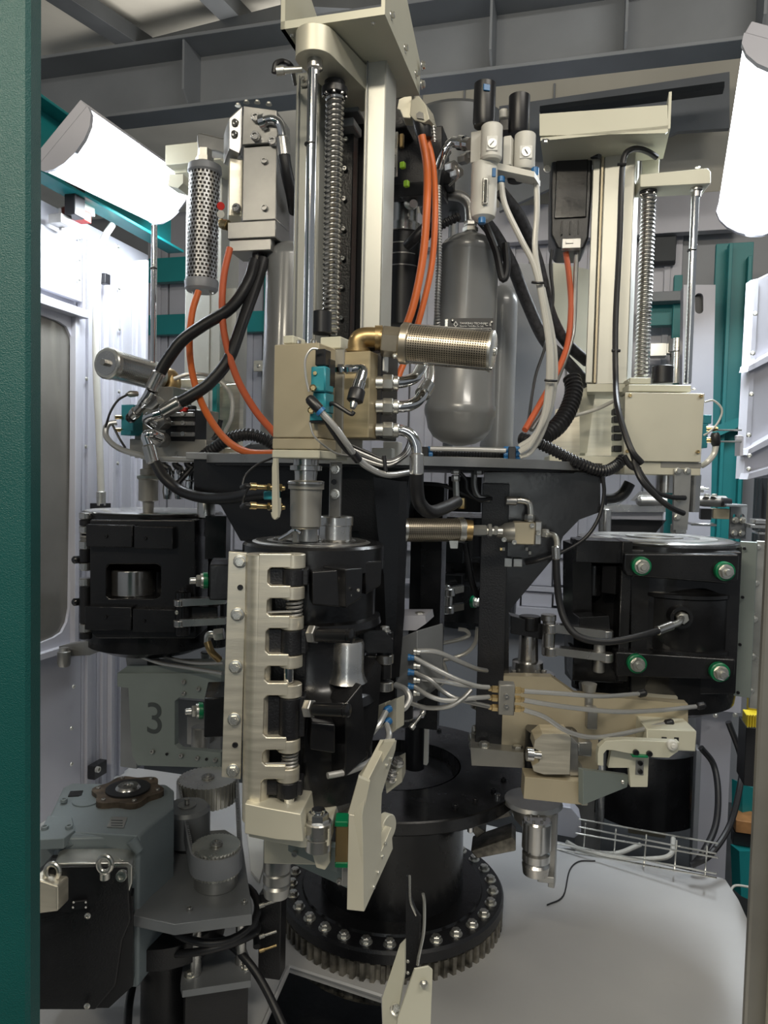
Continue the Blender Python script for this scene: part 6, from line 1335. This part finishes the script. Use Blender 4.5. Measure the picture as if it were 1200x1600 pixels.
g = G(); g.vl(1022, 1.7, [(1086, 34), (1108, 34), (1110, 48), (1138, 48)], 40); obj('support_hub', g, ALUC, t)
g = G(); g.pbox(918, 1106, 934, 1140, 1.58, .02, 0); g.vl(920, 1.62, [(1068, 12), (1080, 10), (1082, 7), (1108, 7)], 20); obj('short_post', g, STEELD, t)
g = G(); g.vl(918, 1.66, [(1068, 14), (1078, 12)], 20); obj('post_cap', g, STEEL, t)
t = thing('lock_latch_block', 'rounded grey steel latch block inside the tan carrier', 'latch', P(870, 1215, 1.5))
g = G(); g.pp([(848, 1147), (888, 1147), (892, 1152), (890, 1210), (850, 1210), (834, 1205), (832, 1197), (842, 1191), (846, 1182), (842, 1173), (834, 1169), (836, 1157)], 1.5, .06, -4); obj('block', g, ALU, t)
g = G(); g.pp([(892, 1150), (903, 1162), (903, 1200), (910, 1212), (890, 1212)], 1.52, .05, -15); g.pbox(903, 1160, 925, 1182, 1.54, .03, -4); obj('side_body', g, STEELD, t, bev=.001)
g = G(); g.pl((823, 1178, 1.5), (845, 1180, 1.5), [(0, 11), (.45, 11), (.5, 6), (1, 6)], 20); obj('pin', g, STEEL, t)
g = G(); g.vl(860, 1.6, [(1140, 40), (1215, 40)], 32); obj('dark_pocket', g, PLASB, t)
# roller stack right and dull wedge
t = thing('cam_roller', 'stack of steel rollers hanging under the tan carrier at the right', 'roller', P(835, 1365, 1.7))
g = G(); g.vl(838, 1.65, [(1280, 21), (1283, 23), (1324, 23), (1326, 17), (1330, 17), (1332, 22), (1343, 22), (1345, 18), (1350, 22), (1364, 20)], 36); r_ = obj('rollers', g, STEEL, t)
for a in range(0, 360, 60): screw('socket', P(838, 1280, 1.65)+Vector((math.cos(math.radians(a)), math.sin(math.radians(a)), 0))*.018, Z, .003, STEELD, r_)
g = G(); g.pbox(858, 1272, 868, 1388, 1.70, .03, -20); g.pbox(840, 1370, 866, 1380, 1.68, .04, -10); obj('hanger', g, STEELD, t)
g = G(); g.vl(832, 1.74, [(1248, 44), (1254, 47), (1258, 38), (1278, 30), (1290, 18)], 36); obj('yoke', g, STEELD, t)
g = G(); g.pp([(862, 1258), (892, 1262), (908, 1280), (908, 1302), (898, 1310), (868, 1304)], 2.36, .08, -10); single('plastic_corner_block', g, WALL, 'pale grey plastic corner block beside the wire tray', 'block', bev=.004)
t = thing('machined_lever', 'dull oily lever sticking out right of the black column', 'lever', P(770, 1335, 1.8))
g = G(); g.pp([(736, 1262), (770, 1250), (792, 1262), (800, 1275), (745, 1290), (760, 1300), (745, 1310), (738, 1300)], 1.82, .05, -10); g.pp([(735, 1330), (800, 1308), (806, 1314), (806, 1330), (745, 1342)], 1.78, .08, -10); obj('lever', g, GREASE, t, bev=.003)
g = G(); g.vc(777, 1240, 1263, 1.75, 4.5); g.vc(735, 1290, 1300, 1.8, 5); obj('pin', g, CHROME, t)
# cylinder, clamp and tubes by the front bracket
t = thing('tube_elbow_plate', 'pale chamfered plate with two blue push-in fittings right of the front mould', 'plate', P(600, 1140, 1.3))
g = G(); g.pp([(578, 1125), (585, 1105), (602, 1098), (602, 1130), (588, 1142)], 1.34, .02, -30); g.pp([(604, 1098), (620, 1092), (619, 1140), (605, 1150)], 1.32, .03, -30); obj('plate', g, ALUC, t, bev=.001)
for y in (1111, 1130):
    g = G(); g.pl((601, y, 1.30), (609, y-4, 1.31), [(0, 4), (.3, 6), (1, 6)], 16); obj('blue_fitting', g, BLUE, t)
cable([(603, 1112, 1.3), (592, 1132, 1.28), (576, 1150, 1.27), (562, 1158, 1.27)], 4.8, TUBE, 'upper silver tube curving from the blue fittings behind the front mould', 'tube', 'air_tube')
cable([(604, 1132, 1.29), (608, 1150, 1.26), (598, 1172, 1.24), (575, 1192, 1.2), (545, 1205, 1.16), (512, 1212, 1.14)], 5, TUBE, 'lower silver tube sweeping along the foot of the front mould', 'tube', 'air_tube')
cable([(618, 1070, 1.4), (634, 1078, 1.38), (640, 1092, 1.37), (632, 1106, 1.36), (620, 1110, 1.36)], 5, TUBE, 'silver tube loop above the chamfered plate', 'tube', 'air_tube')
t = thing('air_cylinder', 'short black cylinder with a steel clamp rod above the column mouth', 'cylinder', P(630, 1150, 1.5))
g = G(); g.vc(630, 1092, 1132, 1.5, 16); obj('barrel', g, PLASB, t); g = G(); g.vc(630, 1120, 1123, 1.5, 17); obj('band', g, STEEL, t)
g = G(); g.pl((642, 1138, 1.45), (662, 1112, 1.47), [(0, 5), (.2, 5), (.25, 2.5), (.8, 2.5), (.85, 4.5), (1, 4.5)], 14); obj('clamp_rod', g, ZINC, t)
g = G(); g.pbox(644, 1112, 662, 1122, 1.5, .04, -10); obj('clamp_tab', g, WALL, t)
# sideways nozzle left of the comb plate
t = thing('elbow_fitting', 'small steel elbow with an amber clear hose left of the comb plate', 'fitting', P(335, 1000, 1.4))
g = G(); g.hex(P(335, 992, 1.4), P(350, 990, 1.4), .012); g.pt([(338, 992, 1.4), (326, 992, 1.4), (324, 1004, 1.4)], 5.5, 1.4, n=12); obj('elbow', g, ZINC, t)
g = G(); g.pt([(324, 1002, 1.4), (330, 1018, 1.4), (342, 1030, 1.42)], 6, 1.4, n=12); obj('amber_tube', g, BRASSD, t)
cable([(188, 1018, 2.0), (215, 1024, 1.98), (250, 1036, 1.95), (300, 1044, 1.9), (348, 1052, 1.85)], 3, STEELD, 'grey tube under the left mould, lower one', 'tube', 'air_tube')
cable([(250, 1024, 2.0), (280, 1032, 1.96), (310, 1036, 1.92), (350, 1036, 1.88)], 3, STEELD, 'grey tube under the left mould, upper one', 'tube', 'air_tube')

# ================================================================== V BRACKET IN FRONT
t = thing('sensor_fork_bracket', 'folded cream bracket with two thin prongs in front of the ring gear', 'bracket', P(635, 1590, 1.2))
g = G(); g.pp([(598, 1620), (597, 1560), (625, 1475), (632, 1468), (632, 1520), (622, 1580), (640, 1620)], 1.15, .004, -35); g.pp([(622, 1590), (648, 1515), (670, 1511), (676, 1516), (672, 1620), (618, 1620)], 1.12, .004, 10); s_ = obj('folded_base', g, CREAM, t)
screw('hex', P(662, 1537, 1.118), (0, -1, 0), .005, ZINC, s_); screw('hex', P(618, 1578, 1.14), (.3, -.6, 1), .007, ZINC, s_)
g = G(); g.pp([(634, 1368), (640, 1372), (640, 1400), (648, 1420), (656, 1432), (652, 1520), (632, 1530), (634, 1440)], 1.17, .004, -40); obj('dark_blade', g, BLACKP, t)
g = G(); g.pt([(640, 1368, 1.165), (641, 1405, 1.165), (648, 1425, 1.165), (653, 1434, 1.165)], 2, 1.17, n=6); g.pt([(661, 1396, 1.16), (663, 1412, 1.16), (662, 1455, 1.16), (655, 1490, 1.16), (652, 1508, 1.16)], 2.6, 1.17, n=6); obj('prong', g, ZINC, t)
for y in (1502, 1520): screw('button', P(637, y, 1.15), (-.4, -1, 0), .003, ZINC, t)

# ================================================================== WIRE TRAY AND LOWER RIGHT BACKGROUND
t = thing('wire_mesh_tray', 'galvanised wire cable tray standing at the back edge of the base sheet', 'tray', P(1000, 1340, 2.3))
for i, (p, q) in enumerate((((905, 1280, 2.35), (1122, 1318, 2.1)), ((905, 1292, 2.33), (1120, 1334, 2.08)), ((900, 1302, 2.32), (1122, 1340, 2.06)), ((870, 1318, 2.3), (1120, 1365, 2.04)), ((868, 1326, 2.3), (1120, 1372, 2.04)))):
    g = G(); g.tube([P(*p), P(*q)], .0028, n=6, seg=2); obj('long_wire', g, ZINC, t)
for i in range(5):
    f = i/4; x = 915+f*190; y = 1286+f*36; Y = 2.33-f*.25
    g = G(); g.tube([P(x, y, Y), P(x-2, y+26, Y), P(x-4, y+52-f*4, Y-.02)], .0025, n=6, seg=2); obj('cross_wire', g, ZINC, t)
cable([(1000, 1320, 2.35), (960, 1334, 2.3), (910, 1328, 2.3), (885, 1316, 2.3)], 4, CLEAR, 'milky hose lying in the wire tray', 'hose', 'clear_hose')
cable([(1052, 1310, 2.3), (1048, 1335, 2.25), (1020, 1342, 2.25), (960, 1340, 2.25), (900, 1325, 2.28)], 4, CLEAR, 'second milky hose curving down into the wire tray', 'hose', 'clear_hose')
cable([(1095, 1168, 2.3), (1115, 1195, 2.3), (1122, 1240, 2.25), (1118, 1290, 2.2), (1100, 1330, 2.15), (1085, 1350, 2.15)], 5, RUBBER, 'inner black cable curving down in front of the grey lower post', 'cable', 'black_cable')
cable([(1138, 1128, 2.25), (1158, 1185, 2.25), (1156, 1230, 2.2), (1140, 1290, 2.15), (1110, 1335, 2.1), (1080, 1352, 2.1)], 5, RUBBER, 'outer black cable curving down in front of the grey lower post', 'cable', 'black_cable')
t = thing('round_dark_tank', 'dark glossy round tank below the tan carrier behind the wire tray', 'tank', P(1010, 1320, 2.75))
g = G(); g.vl(1005, 2.75, [(1150, 60), (1155, 84), (1260, 86), (1268, 70)], 40); obj('shell', g, BLACK, t)
g = G(); g.pbox(900, 1180, 940, 1345, 2.7, .05); g.pbox(1088, 1150, 1100, 1330, 2.6, .05); obj('leg', g, STEELD, t)
g = G(); g.pbox(982, 1288, 1040, 1306, 2.8, .06); t = thing('warm_terminal_strip', 'warm tan terminal strip glimpsed under the dark round tank', 'terminal', P(1010, 1306, 2.8)); obj('strip', g, TAN, t)  # strip in one even tan
for i in range(6):
    g = G(); g.pbox(988+i*9, 1283, 991+i*9, 1290, 2.79, .03); obj('terminal_screw', g, STEEL, t)
t = thing('hall_stand', 'teal and orange stand seen past the right post', 'stand', P(1180, 1330, 2.6))
g = G(); g.pp([(1160, 1225), (1200, 1240), (1200, 1290), (1160, 1275)], 2.7, .05, 20); g.pp([(1155, 1330), (1200, 1330), (1200, 1420), (1158, 1400)], 2.6, .05, 10); obj('teal_frame', g, TEAL, t)
g = G(); g.pbox(1150, 1285, 1200, 1304, 2.6, .1); obj('warm_shelf', g, WOOD, t)
g = G(); g.pbox(1146, 1304, 1200, 1324, 2.62, .05); obj('dark_rail', g, PLASB, t)
cable([(1172, 1386, 2.1), (1148, 1384, 2.11), (1142, 1398, 2.07), (1152, 1420, 2.0), (1168, 1446, 1.94)], 2, CLEAR, 'thin milky hose looping over the right corner of the base sheet', 'hose', 'clear_hose')
g = G(); g.tube([onz(x, y, ZB+.003) for x, y in ((855, 1414), (880, 1400), (890, 1360), (905, 1346), (930, 1345))], .0022, n=6); single('thin_wire', g, RUBBER, 'thin dark wire lying in an S on the base sheet', 'wire')

# ================================================================== LOWER LEFT DRIVE
ZP = .842
t = thing('gearbox', 'blue grey cast gearbox with an oily round flange on top, lower left', 'gearbox', onz(170, 1260, .90)-Z*.3)
zq = .905
top = [onz(x, y, zq) for x, y in ((98, 1230), (110, 1224), (262, 1226), (272, 1234), (272, 1262), (235, 1290), (218, 1306), (120, 1300), (60, 1298), (72, 1285))]
g = G(); g.prism(top, (0, 0, -.30)); obj('housing', g, CASTB, t, bev=.006)
g = G(); g.prism([onz(x, y, zq+.004) for x, y in ((60, 1302), (75, 1274), (112, 1276), (118, 1296), (100, 1310), (62, 1312))], (0, 0, -.02)); obj('raised_pocket', g, CASTB, t, bev=.002)
g = G(); g.prism([onz(x, y, zq+.002) for x, y in ((110, 1236), (130, 1235), (127, 1243), (106, 1244))], (0, 0, -.003)); obj('pocket', g, BLACKP, t)
cf = onz(200, 1242, zq); fo = []
for i in range(48):
    a = 2*math.pi*i/48; r = .070*(1+.10*math.cos(6*a)) ; fo.append((cf.x+r*math.cos(a), cf.y+r*math.sin(a), zq+.012))
g = G(); g.prism(fo, (0, 0, -.014)); fl = obj('flange', g, RUSTY, t)
g = G(); g.ring((cf.x, cf.y, zq+.010), (cf.x, cf.y, zq+.016), .046, .026, 40); obj('seal', g, PLASB, fl)
g = G(); g.lathe((cf.x, cf.y, zq+.008), (cf.x, cf.y, zq+.022), [(0, .026), (.6, .026), (.8, .024), (1, .021), (1, .012), (.8, .011)], 36); obj('shaft_end', g, STEEL, fl)
for i in range(6):
    a = 2*math.pi*i/6; screw('socket', (cf.x+.064*math.cos(a), cf.y+.064*math.sin(a), zq+.011), Z, .0045, STEELD, fl, 'hole')
g = G(); c = onz(135, 1252, zq); g.cyl(c, c+Z*.003, .028, 30); obj('blank_cover', g, CASTB, t)
for x, y in ((100, 1253), (70, 1296), (108, 1295)): screw('socket', onz(x, y, zq+.003), Z, .007, CASTB, t)
g = G(); g.prism([onz(x, y, zq+.001) for x, y in ((174, 1277), (199, 1278), (193, 1294), (167, 1293))], (0, 0, .0015)); np_ = obj('rating_plate', g, STEELD, t)
for i in range(3):
    g = G(); g.prism([onz(x, y, zq+.0026) for x, y in ((174, 1281+i*4), (192, 1281.6+i*4), (191.4, 1283+i*4), (173.4, 1282.4+i*4))], (0, 0, .0003)); obj('stamped_text', g, DARKP, np_)
# bell housing between gearbox and motor
g = G(); g.pp([(88, 1318), (104, 1308), (216, 1306), (222, 1330), (222, 1420), (212, 1445), (80, 1440)], 1.385, .03, 12); obj('bell', g, CASTB, t, bev=.008)
g = G(); g.pl((90, 1334, 1.38), (112, 1312, 1.38), [(0, 7), (1, 10)], 14); obj('cast_rib', g, CASTB, t)
g = G(); g.pl((206, 1312, 1.38), (218, 1330, 1.38), [(0, 10), (1, 7)], 14); obj('cast_rib', g, CASTB, t)
g = G(); g.prism([onz(x, y, zq-.13) for x, y in ((225, 1380), (268, 1350), (272, 1335), (228, 1352))], (0, 0, -.10)); obj('lower_cheek', g, CASTB, t, bev=.004)
t = thing('drive_motor', 'large black servo motor with two eye bolts, bottom left', 'motor', P(130, 1575, 1.34))
g = G(); g.pp([(72, 1372), (84, 1352), (90, 1349), (200, 1347), (207, 1352), (207, 1380), (200, 1400), (72, 1400)], 1.325, .055, 12); fp = obj('front_flange', g, ZINC, t, bev=.003)
g = G(); g.pp([(60, 1372), (74, 1356), (200, 1354), (205, 1440), (192, 1470), (182, 1540), (150, 1578), (40, 1578), (40, 1390)], 1.318, .05, 14); mb_ = obj('body', g, BLACKP, t, bev=.004)
g = G(); g.pp([(84, 1356), (168, 1354), (142, 1428), (90, 1425)], 1.314, .008, 14); obj('worn_front', g, PLASB, t)
g = G(); g.prism([onpl(x, y, P(190, 1450, 1.35), 14) for x, y in ((60, 1420), (208, 1400), (208, 1540), (170, 1575), (60, 1575))], ax(14)[1]*.12); obj('rear_body', g, PLASB, t)
for x, y in ((164, 1350), (82, 1362)):
    c = P(x, y, 1.30); g = G(); pts = [c+Vector((math.cos(a)*.012, 0, math.sin(a)*.0145)) for a in [2*math.pi*i/14 for i in range(15)]]
    g.tube(pts, .0048, n=10, seg=2); e_ = obj('eye_bolt', g, ZINC, t); g = G(); g.cyl(c-Z*.0145, c-Z*.028, .009); obj('bolt_collar', g, ZINC, e_)
screw('socket', P(191, 1367, 1.315), (.1, -1, .2), .010, ZINC, t); screw('button', P(137, 1431, 1.31), (0, -1, 0), .006, ZINC, t); screw('button', P(136, 1572, 1.31), (0, -1, 0), .006, ZINC, t)
g = G(); g.pbox(113, 1408, 136, 1421, 1.306, .006, 14); tg = obj('serial_tag', g, PLASB, t)
for x, y in ((115, 1410), (134, 1410), (114, 1418), (134, 1418)): screw('button', P(x, y, 1.303), (0, -1, 0), .002, WHITE, tg)
g = G(); g.pp([(50, 1372), (90, 1385), (90, 1425), (50, 1430)], 1.28, .05, -8); obj('power_plug', g, ALU, t, bev=.004)
# drive plate and pulleys
t = thing('drive_mount_plate', 'thick grey mounting plate carrying the belt pulleys, lower left', 'plate', onz(310, 1400, .76))
g = G(); g.hp([(208, 1430), (272, 1444), (394, 1428), (393, 1412), (378, 1312), (352, 1296), (300, 1300), (262, 1322), (240, 1345)], .76, .022); obj('plate', g, GREYN, t, bev=.002)
for x, y in ((296, 1422), (382, 1411)): screw('socket', onz(x, y, .76), Z, .006, STEELD, t)
g = G(); g.hp([(228, 1330), (252, 1318), (262, 1322), (262, 1345), (236, 1346)], .79, .06); lug = obj('gearbox_foot', g, CASTB, t, bev=.003)
screw('socket', onz(247, 1329, .79), Z, .010, PLASB, lug)
for x, y in ((306, 1522), (376, 1505)):
    g = G(); a = onz(x, y, .585); g.cyl(a, a+Z*.153, .011, 20); obj('post', g, STEEL, t)
def pulley(label, px, py, rpx, h, m=STEELD, teeth=40, hub=10):
    c = onz(px, py, ZP); r = rpx*sc(c.y); t = thing('toothed_pulley', label, 'pulley', c-Z*h)
    prof = []
    for i in range(teeth):
        for f, q in ((0, r*.96), (.3, r*.96), (.4, r), (.9, r)):
            a = 2*math.pi*(i+f)/teeth; prof.append((c.x+q*math.cos(a), c.y+q*math.sin(a), c.z))
    g = G(); g.prism(prof, (0, 0, -h)); obj('toothed_wheel', g, m, t)
    g = G(); g.cyl(c, c+Z*.005, hub*sc(c.y), 24); g.ring(c+Z*.004, c+Z*.008, hub*.6*sc(c.y), hub*.3*sc(c.y), 20); obj('hub', g, STEELD, t)
    return c, r
c1, r1 = pulley('near toothed belt pulley on the mounting plate, lower left', 338, 1320, 38, .055, ZINC)
c2, r2 = pulley('far and largest toothed belt pulley behind the comb plate foot', 325, 1215, 46, .055, ZINC)
t = thing('idler_pulley', 'smooth grey idler pulley between gearbox and belt', 'pulley', onz(294, 1265, ZP))
c3 = onz(292, 1262, ZP); g = G(); g.lathe(c3-Z*.075, c3+Z*.004, [(0, .05), (.05, .052), (.9, .052), (1, .046)], 40); obj('wheel', g, GREYN, t)
g = G(); g.cyl(c3+Z*.004, c3+Z*.008, .02, 24); g.cyl(c3+Z*.008, c3+Z*.022, .006, 12); obj('axle_bolt', g, STEELD, t)
g = G(); g.vl(292, 1.62, [(1300, 22), (1325, 20)], 24); obj('axle', g, PLASB, t)
# toothed belt: an endless strip around both pulleys
def belt(cA, rA, cB, rB, w, th):
    d = Vector((cB.x-cA.x, cB.y-cA.y, 0)); L = d.length; d.normalize(); n = Vector((-d.y, d.x, 0)); be = math.asin((rA-rB)/L)
    out = []
    for i in range(21):
        a = math.pi/2-be + (math.pi+2*be)*i/20; out.append((cA + d*math.cos(a)*rA + n*math.sin(a)*rA))
    for i in range(21):
        a = -math.pi/2-be + (math.pi-2*be)*i/20; out.append((cB + d*math.cos(a)*rB + n*math.sin(a)*rB))
    return out
o1 = belt(c1, r1+.004, c2, r2+.004, .05, .004); o2 = belt(c1, r1, c2, r2, .05, .004)
t = thing('toothed_belt', 'pale toothed drive belt stretched between the two toothed pulleys', 'belt', c1-Z*.05)
g = G(); zt_ = ZP-.006
g.prism([Vector((p.x, p.y, zt_)) for p in o1], (0, 0, -.042), [[Vector((p.x, p.y, zt_)) for p in o2][::-1]]); obj('band', g, GREYN if False else WALLD, t)
g = G()
for a, b in ((o2[20], o2[21]), (o2[41], o2[0])):
    nn = int((b-a).length/.009); cc = (c1+c2)/2
    for i in range(nn):
        p = a.lerp(b, (i+.5)/nn); d = (b-a).normalized(); q = (cc-p); q.z = 0; q = (q-d*q.dot(d)).normalized()
        g.box(Vector((p.x, p.y, zt_-.021))+q*.002, (.005, .005, .042), math.degrees(math.atan2(d.y, d.x)), ch=0)
obj('belt_teeth', g, GREYN, t, kind='stuff')
g = G(); c = c1-Z*.056; g.cyl(c, Vector((c.x, c.y, .76)), r1*.9, 30); single('pulley_spacer', g, STEELD, 'dark spacer ring under the near toothed pulley', 'spacer')
# black coiled cable and foot plate in front
t = thing('coiled_cable', 'thick black cable coiled on the base sheet, bottom left', 'cable', onz(320, 1500, ZB))
g = G(); cx = onz(330, 1478, .62)
pts = [(198, 1640, .50), (203, 1560, .52), (222, 1500, .56), (258, 1466, .60), (300, 1456, .62), (350, 1470, .62), (385, 1500, .60), (415, 1545, .56), (450, 1620, .5)]
g.tube([onz(x, y, z) for x, y, z in pts], .0085, n=12); obj('cable', g, RUBBER, t)
pts = [cx+Vector((.095*math.cos(a), .075*math.sin(a), .015*math.sin(a*1.5)+.006*a)) for a in [math.pi*i/8 for i in range(0, 40)]]
g = G(); g.tube(pts, .008, n=12, seg=2); obj('coil', g, RUBBER, t)
t = thing('foot_block', 'bolted grey foot plate under the coiled cable', 'plate', onz(335, 1530, .46))
g = G(); g.hp([(282, 1536), (285, 1548), (392, 1532), (392, 1500), (380, 1470), (290, 1480)], .585, .014); obj('plate', g, GREYN, t)
for x, y in ((297, 1529), (386, 1516)): screw('hex', onz(x, y-4, .585), Z, .009, ZINC, t)
g = G(); g.hp([(287, 1530), (290, 1540), (388, 1526), (388, 1500), (378, 1475), (292, 1485)], .571, .571-ZB); obj('pedestal', g, BLACKP, t)
t = thing('sensor_post', 'dark post with three small brass sensors left of the ring gear', 'post', P(425, 1500, 1.5))
g = G(); g.pbox(404, 1398, 438, 1530, 1.52, .04, -10); obj('post', g, BLACKP, t)
for y, m in ((1412, ZINC), (1460, ZINC), (1482, BRASS)):
    g = G(); g.pl((405, y+4, 1.48), (432, y-5, 1.49), [(0, 3.6), (.3, 3.6), (.32, 2.4), (1, 2.4)], 10); obj('sensor', g, m, t)
g = G(); g.lathe((c1.x-.12, c1.y+.06, ZB), (c1.x-.12, c1.y+.06, .66), [(0, .05), (.8, .05), (.81, .125), (1, .125)], 48); single('lower_gear', g, BLACKP, 'dark greasy gear below the mounting plate', 'gear')
# leftovers: pale patch added for the bright floor seen past the belt, left mould base bits
g = G(); g.hp([(380, 1240), (415, 1236), (418, 1330), (405, 1376), (392, 1360)], ZB+.009, .008); single('pale_floor_patch', g, IVORY, 'added pale patch for the floor showing between belt and front carrier', 'sheet')

# ------------------------------------------------------------------ repeats carry one group phrase
PHRASE = {'mould_unit': 'black moulds round the carousel', 'gusset_bracket': 'black support arms under the deck', 'toggle_link_pair': 'toggle links of the moulds',
 'guide_rod': 'chrome guide rods beside the masts', 'cylinder_top_arm': 'pale rod arms at the mast heads', 'bent_pipe_fitting': 'bent chrome pipes beside the golden block',
 'blow_nozzle': 'blow nozzles above the moulds', 'pressure_vessel': 'grey pressure vessels on the deck', 'pressure_regulator': 'ivory pressure regulators',
 'orange_cable': 'orange cables', 'air_tube': 'silver and milky air tubes', 'rubber_hose': 'thick black hoses', 'flexible_conduit': 'ribbed flexible conduits',
 'black_cable': 'thin black cables', 'cable_tie': 'black cable ties', 'exhaust_muffler': 'exhaust mufflers', 'cam_roller': 'cam roller stacks',
 'toothed_pulley': 'toothed belt pulleys', 'pipe_union': 'pipe unions below the deck edge', 'tube_connector_block': 'tube connector blocks',
 'guide_roller': 'steel rollers and stubs on the moulds', 'wall_socket_plate': 'small white plates on the back wall', 'clear_hose': 'milky hoses round the wire tray',
 'black_tube_plug': 'black push-in plugs under the right mould', 'black_tube': 'short black tubes under the deck edge'}
tops = {}
for o in COL.objects:
    if o.parent is None and 'category' in o: tops.setdefault(o.name.split('.')[0], []).append(o)
for k, l in tops.items():
    if len(l) > 1:
        for o in l:
            if 'group' not in o: o['group'] = PHRASE.get(k, k.replace('_', ' ')+'s of the machine')
